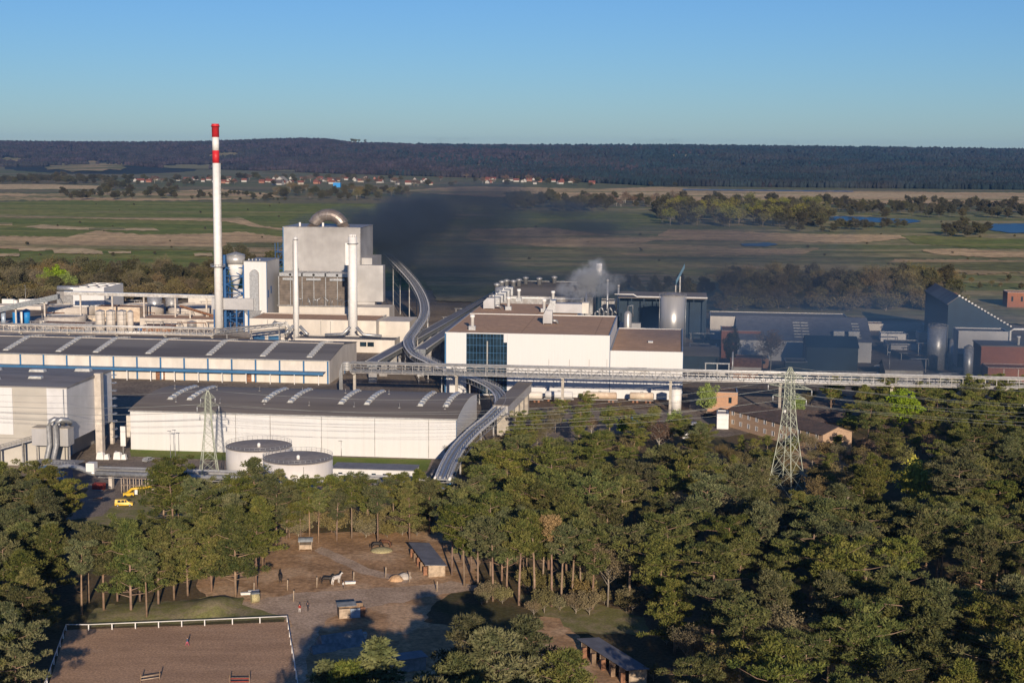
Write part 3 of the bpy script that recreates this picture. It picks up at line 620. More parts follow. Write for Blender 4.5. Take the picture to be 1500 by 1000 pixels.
# pale chimney in the white steam
T = site('exhaust_stack', 'short pale stack standing in the bluish-white steam', 'chimney', 876, 486)
zt = at(T, 876, 386).z; zb = at(T, 876, 403).z
MB('dark_teal').lathe([(1.7, 0), (1.6, zb)], n=18).build('lower_shaft', parent=T); MB('white_paint').lathe([(1.75, zb + .003), (1.7, zt), (1.4, zt + .15)], n=18).build('upper_shaft', parent=T)
for dx, px in ((0, 858), (0, 889), (0, 905)):
    T = site('exhaust_stack', {858: 'thin exhaust stack left of the steaming pale stack', 889: 'thin exhaust stack just right of the steaming pale stack', 905: 'farthest right of the thin exhaust stacks beside the steam'}[px], 'chimney', px, 488)
    zt = at(T, px, 420 if px != 889 else 412).z; MB('galvanised_steel').lathe([(.6, 0), (.55, zt)], n=12).build('shaft', parent=T); MB('dull_steel').lathe([(.8, zt + .002), (.85, zt + .8), (.2, zt + 1.3)], n=12).build('cowl', parent=T)
T = site('plant_building', 'low grey plant rooms with silver ducts between steam and steel tank', 'plant room', 868, 492)
wq = on_front(T, 904, 480)[0]; hq = on_front(T, 868, 470)[1]; flat_building(T, wq, 20, hq, 'grey_cladding', 'brownish_roof')
for i in range(5): x = 1 + i * 2.3; MB('galvanised_steel').tube([(x, 4, hq - .5), (x, 4, hq + 4 + i % 2 * 2), (x + 1, 4, hq + 5 + i % 2 * 2), (x + 3, 6, hq + 3)], .5, 8).build('duct', parent=T)

# --- boiler house
TD = site('boiler_house', 'tall silver boiler house with smoke pouring from behind it', 'power plant', 416, 478)
WD = on_front(TD, 528, 400)[0]; HD = on_front(TD, 416, 333)[1]
mb = MB('silver_cladding'); mb.box(0, WD, 0, 34, -.1, HD); mb.build('wall', parent=TD)
MB('dull_steel').box(-.15, WD + .15, -.15, 34.15, HD + .003, HD + .4).build('roof', parent=TD)
MB('dull_steel').box(WD - .4, WD + .1, -.1, .4, 0, HD).build('corner_strip', parent=TD); MB('blue_paint').box(-.1, .4, -.12, -.004, 0, HD).build('corner_strip', parent=TD)
xa, za = on_front(TD, 545, 378, 4); MB('silver_cladding').box(WD + .003, xa, 4, 30, -.1, za).build('side_tower', parent=TD)
xa2, za2 = on_front(TD, 561, 389, -2); _, zb2 = on_front(TD, 561, 442, -2)
MB('silver_cladding').box(WD - 1.5, xa2, -2, 3.99, zb2, za2).build('side_block', parent=TD); MB('silver_cladding').box(WD - 1.5, on_front(TD, 549, 450, -1)[0], -1, 3.95, -.1, zb2 - .004).build('side_block_base', parent=TD)
for px in (436, 470): x = on_front(TD, px, 330)[0]; MB('white_paint').tube([(x, 5, HD), (x, 5, HD + 2.6)], .6, 10).build('roof_vent', parent=TD)
# ring duct over the roof
xc = on_front(TD, 477.5, 333)[0]; pts = []
for k in range(13): a = PI * k / 12; pts.append((xc + math.cos(a) * 9.1, 6, HD - 2.2 + math.sin(a) * 9.1))
mb = MB('aged_steel_pipe'); mb.tube(pts, 3.3, 16, smooth=False); o = mb.build('arched_duct', parent=TD)
for k in (2, 4, 6, 8, 10):
    MB('dull_steel').tube([Vector(pts[k]) * .999, Vector(pts[k]).lerp(Vector(pts[k + 1]), .08)], 3.42, 16).build('duct_flange', parent=o)
# condenser bank on the white plinth
x0, _ = on_front(TD, 409, 440, -14); x1, _ = on_front(TD, 512, 440, -14); z0 = on_front(TD, 412, 446, -14)[1]; z1 = on_front(TD, 412, 400, -14)[1]
MB('louvre_brown').box(x0, x1, -14, -.3, z0, z1 - 1.6).build('condenser_bank', parent=TD)
for i in range(3):
    xx0 = x0 + (x1 - x0) * (i / 3) + .5; xx1 = x0 + (x1 - x0) * ((i + 1) / 3) - .5
    k = MB('galvanised_steel').box(xx0, xx1, -15, -1, z1 - 1.5, z1 + .3).build('condenser_cap', parent=TD)
    MB('black_rubber').tube([((xx0 + xx1) / 2, -15.1, z1 - .6), ((xx0 + xx1) / 2, -15.003, z1 - .6)], .7, 14).build('fan_hole', parent=k)
    MB('galvanised_steel').box(xx0 + 2, xx1 - 2, -15.5, -14.1, z1 - 3.6, z1 - 2.4).build('valve_bank', parent=k)
for i in range(7): x = x0 + (x1 - x0) * i / 6; MB('galvanised_steel').box(x - .18, x + .18, -14.6, -14.005, z0, z1 - 1.6).build('upright', parent=TD)
for i in range(16):
    x = x0 + 2 + random.random() * (x1 - x0 - 4); MB('galvanised_steel').tube([(x, -14.9, z0), (x, -14.9, z0 + random.uniform(1.5, 4)), (x + random.uniform(-3, 3), -15.2, z0 + random.uniform(2, 5))], .22, 6).build('condenser_pipe', parent=TD)
MB('dull_steel').box(x0 - .5, x1 + .5, -16, -.2, z0 - .5, z0 - .003).build('deck', parent=TD)
MB('warm_render').box(x0, x1 + 22, -15, -.1, -.1, z0 - .503).build('plinth', parent=TD)
# blue stair tower left
for k in range(9):
    z = 4 + k * 4.6; mb = MB('deep_blue_paint'); mb.box(-5, -.5, 2, 8, z, z + .2); mb.bar((-4.8, 2, z), (-.6, 2, z + 4.4), .25); mb.bar((-4.8, 2, z + 1.1), (-.6, 2, z + 1.1), .12); mb.build('stair_flight', parent=TD)
for (x, y) in ((-5, 2), (-.6, 2), (-5, 8)): MB('deep_blue_paint').box(x - .15, x + .15, y - .15, y + .15, 0, 46).build('stair_post', parent=TD)
# low white turbine hall in front
TM = site('turbine_hall', 'low cream turbine hall at the foot of the boiler house', 'factory hall', 366, 503)
wm = on_front(TM, 551, 480)[0]; hm = on_front(TM, 400, 467)[1]
flat_building(TM, wm, 27, hm, 'warm_render', 'gravel_roof', .4)
x2 = on_front(TM, 600, 480, 8)[0]; MB('warm_render').box(wm + .003, x2, 8, 30, -.1, hm - 1).build('wing', parent=TM)
x0, z0 = on_front(TM, 366, 478, -3); MB('warm_render').box(x0, x0 + 18, -3, -.01, -.1, z0).build('porch', parent=TM)
for px in (382, 404): x, z = on_front(TM, px, 497, -.01); MB('blue_paint').box(x - 3, x + 3, -3.15, -3.005, 0, z + 2.2).build('roller_door', parent=TM)
for px in (392, 418, 470, 484): x = on_front(TM, px, 480)[0]; MB('skylight_frame').box(x - .15, x + .15, -.15, -.004, 0, hm - .5).build('downpipe', parent=TM)
MB('galvanised_steel').tube([(on_front(TM, 400, 478)[0], -2, 0), (on_front(TM, 400, 478)[0], -2, hm - 3), (on_front(TM, 400, 478)[0] + 1.5, -2, hm - 1.4), (on_front(TM, 400, 478)[0] + 4, -2, hm - 1.6), (on_front(TM, 400, 478)[0] + 4.6, -2, 0)], .9, 12).build('duct', parent=TM)
# low buildings at the stack feet
TN = site('stack_annex', 'low dark-roofed annex with green windows around the two slim white stacks', 'annex', 432, 514)
wn = on_front(TN, 578, 500)[0]; flat_building(TN, wn, 14, 6.3, 'warm_render', 'dark_felt_roof', .4)
for px in (446, 462, 483, 532, 543): x, z = on_front(TN, px, 505); MB('window_glass').box(x - 1.6, x + 1.6, -.1, -.004, 3, 5.2).build('window', parent=TN)
for cx in (434.5, 517.5):
    x = on_front(TN, cx, 500, 3)[0]
    for s_ in (-1, 1): MB('galvanised_steel').tube([(x + s_ * 1.6, 3, 12), (x + s_ * 5, 3, 8.4), (x + s_ * 14 if cx > 500 else x + s_ * 6, 3, 7.8)], .8, 10).build('flue_duct', parent=TN)
for (px, py, wpx, lab, pyt) in ((434.5, 508, 7.5, 'thin white stack in front of the boiler house, left one', 347), (517.5, 508, 12.5, 'thick white stack in front of the boiler house, right one', 347)):
    T = site('flue_stack', lab, 'chimney', px, py); r = wpx / 2 * T.location.y / F; zt = at(T, px, pyt).z
    MB('white_paint').lathe([(r * 1.05, 0), (r, zt * .5), (r * (1 if wpx > 10 else .65), zt)], n=24).build('shaft', parent=T)
    if wpx > 10:
        MB('dull_steel').lathe([(r * 1.35, zt - 3.5), (r * 1.35, zt - 3.1)], n=24).build('platform', parent=T)
        for k in range(6): a = 2 * PI * k / 6; MB('white_paint').tube([(math.cos(a) * r * .62, math.sin(a) * r * .62, zt - .1), (math.cos(a) * r * .62, math.sin(a) * r * .62, zt + 1.2)], .35, 8).build('flue_tip', parent=T)
        MB('white_paint').box(-r - 1.4, -r * .9, -1, 1, zt - 14, zt - 3).build('cable_box', parent=T)
    else:
        MB('dull_steel').lathe([(r * 1.1, zt - 1.5), (r * 1.1, zt - 1.2)], n=20).build('platform', parent=T)
    MB('dull_steel').box(-r - .3, -r - .02, -.3, .3, 2, zt - 2).build('ladder', parent=T)

# --- red and white chimney
TE = site('chimney', 'tall white factory chimney with red and white bands at its top', 'chimney', 320.8, 487)
r0 = 2.05; zs = {k: at(TE, 317, v).z for k, v in dict(t=181.5, a=201, b=220.5, c=239).items()}
MB('white_paint').lathe([(r0, 0), (r0 * .96, zs['c'] * .5), (r0 * .88, zs['c'])], n=32).build('shaft', parent=TE)
MB('red_paint').lathe([(r0 * .885, zs['c'] + .01), (r0 * .88, zs['b'])], n=32).build('lower_red_band', parent=TE)
MB('white_paint').lathe([(r0 * .88, zs['b'] + .01), (r0 * .87, zs['a'])], n=32).build('white_band', parent=TE)
MB('red_paint').lathe([(r0 * .93, zs['a'] + .01), (r0 * .93, zs['t'] - 1), (r0 * 1.12, zs['t'] - .9), (r0 * 1.12, zs['t'] - 1.6), (r0 * .95, zs['t'] - .5), (r0 * .95, zs['t'])], n=32).build('upper_red_band', parent=TE)
for py in (390,):
    z = at(TE, 320, py).z; k = MB('galvanised_steel').lathe([(r0 * 1.9, z - .2), (r0 * 1.9, z + .05)], n=24).build('platform', parent=TE); mb = MB('galvanised_steel')
    for q in range(16): a = 2 * PI * q / 16; mb.tube([(math.cos(a) * 3.8, math.sin(a) * 3.8, z), (math.cos(a) * 3.8, math.sin(a) * 3.8, z + 1.2)], .07, 4)
    mb.tube([(math.cos(2 * PI * q / 24) * 3.8, math.sin(2 * PI * q / 24) * 3.8, z + 1.2) for q in range(25)], .07, 4); mb.build('railing', parent=k)
MB('dull_steel').box(r0 * .97, r0 * 1.2, -.3, .3, 3, zs['c']).build('ladder', parent=TE)

# --- silver silo in its blue frame, grey duct, white filter house
TS = site('silo', 'round silver silo held up in a blue lattice frame beside the banded chimney', 'silo', 347, 485)
r = 13.5 * TS.location.y / F; z0 = at(TS, 347, 386).z; z1 = at(TS, 347, 374).z; zt = at(TS, 347, 369).z
MB('stainless').lathe([(r, z0), (r, z1)], n=32).build('shell', parent=TS); MB('galvanised_steel').lathe([(r + .15, z1 + .003), (r + .1, z1 + .4), (.4, zt)], n=32).build('roof', parent=TS)
MB('white_paint').lathe([(.8, z0 - 14), (r * .8, z0 - 3), (r * .85, z0 - .01)], n=24).build('cone', parent=TS)
MB('white_paint').lathe([(3.0, 10), (3.0, z0 - 14.01)], (0, 4), n=16).build('inner_pipe', parent=TS)
for (x, y) in ((-r, -3), (r, -3), (-r, 5), (r, 5)): MB('deep_blue_paint').box(x - .35, x + .35, y - .35, y + .35, 0, z0 - .5).build('leg', parent=TS)
nb = 7
for k in range(nb):
    za = 3 + (z0 - 5) * k / nb; zb_ = 3 + (z0 - 5) * (k + 1) / nb; mb = MB('deep_blue_paint'); s_ = 1 if k % 2 else -1
    mb.bar((-r * s_, -3.1, za), (r * s_, -3.1, zb_), .5); mb.bar((-r, -3.1, zb_), (r, -3.1, zb_), .45); mb.bar((-r, -3, zb_), (-r, 5, zb_), .35); mb.bar((r, -3, zb_), (r, 5, zb_), .35); mb.bar((-r, -3, za), (-r, 5, zb_), .35)
    mb.build('brace_frame', parent=TS)
MB('deep_blue_paint').box(-r - 3.8, -r - .5, -1, 3, 0, z1).build('stair_tower', parent=TS)
TSD = thing('grey_duct', 'long grey box duct crossing in front of the banded chimney', 'duct', TS.location, TH)
xa, za = on_front(TSD, 310, 453, -6); xb, zb_ = on_front(TSD, 371, 437.5, -6); MB('grey_cladding').box(xa, xb, -6, -3.6, za, zb_).build('housing', parent=TSD)
for x in (xa + 1.2, (xa + xb) / 2 + 2, xb - 3): MB('deep_blue_paint').box(x - .4, x + .4, -5.5, -4.5, -.1, za - .003).build('leg', parent=TSD)
TW = site('filter_house', 'white box-shaped filter house with an arched grey duct on its front', 'filter house', 358.5, 486)
ww = on_front(TW, 390.5, 420)[0]; hw = on_front(TW, 370, 383.5)[1]
MB('white_cladding').box(0, ww, 0, 26, -.1, hw).build('wall', parent=TW); MB('grey_cladding').box(ww + .003, ww + .12, .05, 25.9, 0, hw - .1).build('side_cladding', parent=TW)
MB('dull_steel').box(-.1, ww + .1, -.1, 26.1, hw + .003, hw + .35).build('roof', parent=TW); MB('blue_paint').box(ww - .02, ww + .25, -.2, .04, 0, hw).build('corner_strip', parent=TW)
a1 = at(TW, 371.5, 400, -1.2); pts = []
x, z = a1.x, a1.z
MB('galvanised_steel').box(x - 2.0, x + 2.6, -2.4, -.004, z - 20, z).add([], []).build('duct', parent=TW)
mb = MB('galvanised_steel'); n = 10; poly = [(x - 2 + (4.6) * i / n, z + 2.0 * math.sin(PI * i / n)) for i in range(n + 1)]
vs = [(p[0], -2.4, p[1]) for p in poly] + [(p[0], -.004, p[1]) for p in poly]; m_ = n + 1
mb.add(vs, [tuple(range(m_)), tuple(range(2 * m_ - 1, m_ - 1, -1))] + [(i, m_ + i, m_ + i + 1, i + 1) for i in range(n)]); mb.build('duct_top', parent=TW)
MB('galvanised_steel').hexa([(x - 1, -2, 6), (x + 1, -2, 6), (x + 1, -.1, 6), (x - 1, -.1, 6)], [(x - 5, -3, z - 20.01), (x + 4, -3, z - 20.01), (x + 4, -.1, z - 20.01), (x - 5, -.1, z - 20.01)]).build('hopper', parent=TW)
for i in range(4): MB('galvanised_steel').tube([(2 + i * 2, 3, hw), (2 + i * 2, 3, hw + 1.6)], .4, 8).build('roof_vent', parent=TW)
for (px, py) in ((393, 430), (397, 424)): y, z = on_side(TW, px, py, ww + .12); MB('deep_blue_paint').box(ww + .123, ww + .2, y - 1, y + 1, z - 2, z + 2).build('window', parent=TW)
# ------------------------------------------------------------------ pipe bridges, conveyor, pylons
def pipe_bridge(T, L, z0, z1, d=4.5, npipe=5, colstep=18, steelmat='dull_steel', panel=4.0, colw=.5, cols=True):
    for y in (0, d):
        mb = MB(steelmat); mb.box(0, L, y - .14, y + .14, z0 - .18, z0 + .12); mb.box(0, L, y - .14, y + .14, z1 - .12, z1 + .18)
        n = int(L / panel)
        for i in range(n + 1):
            x = L * i / n; mb.box(x - .1, x + .1, y - .08, y + .08, z0 + .12, z1 - .12)
            if i < n: mb.bar((x, y, z0 if i % 2 else z1), (L * (i + 1) / n, y, z1 if i % 2 else z0), .16)
        mb.build('truss', parent=T)
    mb = MB(steelmat)
    for i in range(int(L / panel) + 1): x = L * i / int(L / panel); mb.box(x - .1, x + .1, .15, d - .15, z0 - .1, z0 + .1); mb.box(x - .1, x + .1, .15, d - .15, z1 - .1, z1 + .1)
    mb.build('cross_beams', parent=T)
    h = z1 - z0; rr = [(.3, 0), (.22, .1), (.38, .05), (.18, .2), (.3, .1), (.25, .15)]
    for i in range(npipe):
        r = rr[i % 6][0]; y = .35 + (d - .7) * (i % 3) / 2; z = z0 + .15 + r if i < 3 else z1 + .2 + r * 1.0
        if i >= 5: z = (z0 + z1) / 2
        MB('pipe_lagging' if i != 2 else 'galvanised_steel').tube([(-.5, y, z), (L + .5, y, z)], r, 10).build('pipe', parent=T)
    if cols:
        n = max(1, int(L / colstep))
        for i in range(n + 1):
            x = min(L - 1, max(1, L * i / n)); MB('concrete').box(x - colw, x + colw, d / 2 - colw, d / 2 + colw, -.1, z0 - .6).box(x - colw, x + colw, -.2, d + .2, z0 - .598, z0 - .19).build('column', parent=T)
p0 = P(514, 596)   # foot of the west end
TP = thing('pipe_bridge', 'long main pipe bridge crossing from the conveyor curve to the right edge', 'pipe bridge', (p0.x, p0.y, 0), TH)
zt = at(TP, 530, 533.5).z; zb = at(TP, 530, 546).z
pipe_bridge(TP, 285, zb, zt, 5, 6, 36)
for k in range(5): MB('pipe_lagging').tube([(-.5, 1 + k * .8, zt + .4 - k * .8), (-3 - k * .4, 1 + k * .8, zt + .4 - k * .8), (-3.6 - k * .4, 1 + k * .8, zt - .3 - k * .8), (-3.6 - k * .4, 1 + k * .8, 0)], .28, 8).build('down_pipe', parent=TP)
p0 = P(-40, 506); TP2 = thing('pipe_bridge', 'pale pipe bridge running along behind the blue-trimmed warehouse', 'pipe bridge', (p0.x, p0.y, 0), TH)
L2 = on_front(TP2, 312, 490)[0]; z1 = at(TP2, 100, 478).z; z0 = at(TP2, 100, 487).z; pipe_bridge(TP2, L2, z0, z1, 4, 5, 22, 'pale_concrete')
p0 = Vector(TP2.location) + U * (L2 + 1); TP3 = thing('pipe_bridge', 'upward-sloping pipe bridge leading from the chimney foot to the turbine hall', 'pipe bridge', (p0.x, p0.y, 0), TH)
e = at(TP3, 418, 477); s0 = at(TP3, 316, 490)
for y in (0, 3):
    mb = MB('dull_steel')
    for dz in (0, 2.6): mb.bar((s0.x, y, s0.z + dz), (e.x, y, e.z + dz - 1.5), .3)
    for i in range(10):
        a = s0.lerp(e, i / 10); b = s0.lerp(e, (i + 1) / 10); mb.bar((a.x, y, a.z), (b.x, y, b.z + 1.6), .18)
    mb.build('truss', parent=TP3)
for i in range(4): MB('pipe_lagging').tube([(s0.x, i * .8 + .3, s0.z + .5 + i % 2), (e.x, i * .8 + .3, e.z + .3 + i % 2), (e.x + 3, i * .8 + .3, e.z - 3)], .28, 8).build('pipe', parent=TP3)
for t in (.15, .5, .9): q = s0.lerp(e, t); MB('dull_steel').box(q.x - .2, q.x + .2, 1.2, 1.7, -.1, q.z - .2).build('column', parent=TP3)
# front pipe line
p0 = P(146, 716); TP4 = thing('pipeline', 'low fat pipeline on trestles passing in front of the round tanks', 'pipeline', (p0.x, p0.y, 0), TH)
L4 = on_front(TP4, 625, 700)[0]; z = at(TP4, 200, 695).z
for (yy, zz, r, mt) in ((0, z, .75, 'galvanised_steel'), (1.6, z + .9, .55, 'pipe_lagging'), (2.8, z + 1.3, .3, 'pipe_lagging'), (-.2, z + 1.5, .12, 'dull_steel'), (3.4, z + .2, .35, 'bluish_pipe')):
    MB(mt).tube([(-1, yy, zz), (L4 * .5, yy, zz), (L4, yy, zz)], r, 12).build('pipe', parent=TP4)
mb = MB('dull_steel'); mb.box(0, L4, -1.0, -.85, z - 1.0, z - .8); mb.box(0, L4, 3.6, 3.8, z - 1.0, z - .8)
for i in range(40): x = L4 * i / 39; mb.box(x - .08, x + .08, -.849, 3.599, z - 1, z - .85)
mb.build('walkway_frame', parent=TP4)
for i in range(8): x = 3 + (L4 - 6) * i / 7; MB('pale_concrete').box(x - .5, x + .5, .6, 2.4, -.1, z - 1.003).build('column', parent=TP4)
MB('galvanised_steel').tube([(-15, 2, z + .5), (-10, 1.6, z + 1.6), (-6, 1, z + 1.2), (-2.5, .2, z + .1), (-1, 0, z)], [.7, .75, .8, .8, .76], 14).build('bent_pipe', parent=TP4)
k = MB('white_paint').box(-3.5, -1.0, -1.2, 1.4, z + .7, z + 3.2).build('valve_box', parent=TP4)

# --- the S-shaped conveyor
def off(pts, a, b):
    out = []
    for i, p in enumerate(pts):
        t = pts[min(i + 1, len(pts) - 1)] - pts[max(i - 1, 0)]; t.z = 0; t.normalize(); out.append(p + Vector((t.y, -t.x, 0)) * a + Vector((0, 0, b)))
    return out
def crom(pts, n=8):
    out = []
    for i in range(len(pts) - 1):
        p0 = pts[max(i - 1, 0)]; p1 = pts[i]; p2 = pts[i + 1]; p3 = pts[min(i + 2, len(pts) - 1)]
        for k in range(n):
            t = k / n; out.append(.5 * ((2 * p1) + (-p0 + p2) * t + (2 * p0 - 5 * p1 + 4 * p2 - p3) * t * t + (-p0 + 3 * p1 - 3 * p2 + p3) * t ** 3))
    out.append(pts[-1]); return out
ctl = [(566, 372, 34), (586, 392, 29), (606, 415, 23.5), (619, 440, 18), (620, 462, 14.5), (607, 483, 12.5), (597, 500, 11.5), (606, 518, 10.8), (630, 531, 10.3), (662, 545, 10), (698, 557, 10), (725, 572, 10), (733, 590, 10), (718, 610, 10), (692, 632, 9.6), (670, 655, 9), (656, 678, 8.2), (646, 702, 7.5)]
path = crom([P(*c) for c in ctl], 7); path_w = [Vector(p) for p in path]
o0 = Vector((path[-1].x, path[-1].y, 0)); TV = thing('belt_conveyor', 'S-shaped elevated pipe conveyor winding from the boiler house to the foreground', 'conveyor', o0)
path = [p - o0 for p in path]
MB('galvanised_steel').sweep([(-1.9, -.15), (1.5, -.15), (1.5, .1), (-1.9, .1)], path).build('deck', parent=TV)
MB('galvanised_steel').tube(off(path, .3, .55), .36, 8).tube(off(path, -1.0, .45), .24, 8).build('belt', parent=TV)
def off(pts, a, b):
    out = []
    for i, p in enumerate(pts):
        t = pts[min(i + 1, len(pts) - 1)] - pts[max(i - 1, 0)]; t.z = 0; t.normalize(); out.append(p + Vector((t.y, -t.x, 0)) * a + Vector((0, 0, b)))
    return out
# side = (t.y,-t.x): walking from far to near, +side is the screen's left
MB('white_paint').tube(off(path, -2.45, .1), .42, 12).build('return_tube', parent=TV)
MB('white_paint').tube(off(path, 1.75, .3), .34, 8).build('side_tube', parent=TV)
for s_, h_ in ((1.1, 1.3), (-1.85, 1.3), (-3.0, 1.2)):
    mb = MB('pipe_lagging'); mb.tube(off(path, s_, h_), .07, 4); mb.tube(off(path, s_, h_ * .55), .05, 4)
    for q in off(path, s_, 0)[::1]: mb.tube([q, q + Vector((0, 0, h_))], .06, 4)
    mb.build('handrail', parent=TV)
for s_ in (-3.0, 2.0):
    mb = MB('galvanised_steel'); a = off(path, s_, -1.6); b = off(path, s_, -.1); mb.tube(a, .15, 4)
    for i in range(len(a) - 1): mb.bar(a[i], b[i + 1], .12); mb.bar(a[i], b[i], .12)
    mb.build('truss', parent=TV)
for i in range(5, len(path), 8):
    a, b = off(path, -2.7, 0)[i], off(path, 1.5, 0)[i]
    if proj(path_w[i])[1] < 380: continue
    mb = MB('dull_steel'); w_ = .22
    for q in (a, b): mb.box(q.x - w_, q.x + w_, q.y - w_, q.y + w_, -.1, q.z - 1.7)
    mb.bar((a.x, a.y, a.z - 1.9), (b.x, b.y, b.z - 1.9), .35); n = int(a.z / 5)
    for k in range(n): mb.bar((a.x, a.y, k * 5), (b.x, b.y, k * 5 + 5), .14)
    mb.build('support_frame', parent=TV)
TT = site('transfer_station', 'small grey transfer house at the lower end of the S-shaped conveyor', 'plant room', 632, 722)
MB('net_cover').box(0, 6.5, 0, 6, -.1, 5.6).build('housing', parent=TT); MB('dark_felt_roof').box(-.2, 6.7, -.2, 6.2, 5.603, 5.9).build('roof', parent=TT)
MB('bright_blue').tube([(1, -.6, .4), (3.4, -1, 1.6), (6.3, -1, 3.8), (7.0, -.4, 6.6)], .5, 10).build('duct', parent=TT)
# gallery beside the conveyor (brown roof, grey side, stepped piers)
q0 = P(733, 640); TQ = thing('conveyor_gallery', 'enclosed gallery with brown roof and grey side right of the conveyor bend', 'conveyor', (q0.x, q0.y, 0), math.atan2(V.y, V.x) - PI / 2 - .06)
MB('grey_cladding').box(-2.5, 2.5, 0, 52, 7.6, 11.0).build('wall', parent=TQ); MB('brownish_roof').box(-2.8, 2.8, -.2, 52.2, 11.003, 11.3).build('roof', parent=TQ)
for i in range(5): MB('concrete').box(-1.6, 2.45, 2 + i * 10.5, 5 + i * 10.5, -.1, 7.597).build('pier', parent=TQ)
# second dark road-like conveyor galleries going to upper right behind the S curve
for (pa, pb, z, lab) in (((545, 530), (735, 425), 9, 'dark straight conveyor gallery running back from the pipe bridge to the machine hall'), ((616, 512), (700, 455), 12, 'short dark pipe gallery beside the side wall of the glass-bay hall')):
    a = P(pa[0], pa[1], z); b = P(pb[0], pb[1], z); T = thing('conveyor_gallery', lab, 'conveyor', (a.x, a.y, 0)); d = b - a; L = d.length; T.rotation_euler = (0, 0, math.atan2(d.y, d.x))
    MB('net_cover').box(0, L, -2.2, 2.2, z - 2, z).build('wall', parent=T); MB('shed_roof').box(0, L, -2.4, 2.4, z + .003, z + .25).build('roof', parent=T); MB('galvanised_steel').tube([(0, -2.8, z + .5), (L, -2.8, z + .5)], .3, 8).build('pipe', parent=T); MB('galvanised_steel').tube([(0, 2.8, z + .2), (L, 2.8, z + .2)], .22, 8).build('pipe', parent=T)
    for i in range(int(L / 18) + 1): MB('dull_steel').box(1 + i * 18, 1.5 + i * 18, -1.8, 1.8, -.1, z - 2.003).build('column', parent=T)

# --- round tanks
def round_tank(px, py, r, h, lab):
    T = site('storage_tank', lab, 'tank', px, py)
    MB('tank_white').lathe([(r, -.1), (r, h * .5), (r, h)], n=64).build('shell', parent=T)
    MB('tank_top').lathe([(r + .12, h + .003), (r + .12, h + .12), (r * .5, h + .42), (.1, h + .6)], n=64, smooth=False).build('roof', parent=T)
    mb = MB('galvanised_steel')
    for z in (.6, 1.15): mb.tube([(math.cos(a) * r, math.sin(a) * r, h + .12 + z) for a in [2 * PI * k / 48 for k in range(49)]], .045, 4)
    for k in range(40): a = 2 * PI * k / 40; mb.tube([(math.cos(a) * r, math.sin(a) * r, h + .1), (math.cos(a) * r, math.sin(a) * r, h + 1.3)], .05, 4)
    mb.build('railing', parent=T); MB('white_paint').lathe([(.5, h + .3), (.5, h + 1.4), (.2, h + 1.7)], (r * .1, -r * .35), 10).build('roof_vent', parent=T)
    MB('dull_steel').box(r * .4 - .1, r * .4 + .1, -r * .93, -r * .92 + .05, 0, h - .5).build('seam', parent=T)
    return T
round_tank(380, 706, 9.7, 11, 'round white tank with dark roof, the farther one beside the lattice pylon'); round_tank(437, 727, 9.9, 11.2, 'round white tank with dark roof, the nearer one on the right')
T = site('office_cabin', 'long flat white cabin right of the round tanks below the grass strip', 'cabin', 486, 703)
wc = on_front(T, 607, 690)[0]; hc = at(T, 590, 690).z
MB('white_cladding').box(0, wc, 0, 8, -.1, 3.6).build('wall', parent=T); MB('shed_roof').box(-.2, wc + .2, -.3, 8.2, 3.603, 3.85).build('roof', parent=T)
for i in range(7): x = 2 + i * 3.4; MB('window_glass').box(x, x + 1.3, -.06, -.003, 1.2, 2.5).build('window', parent=T)

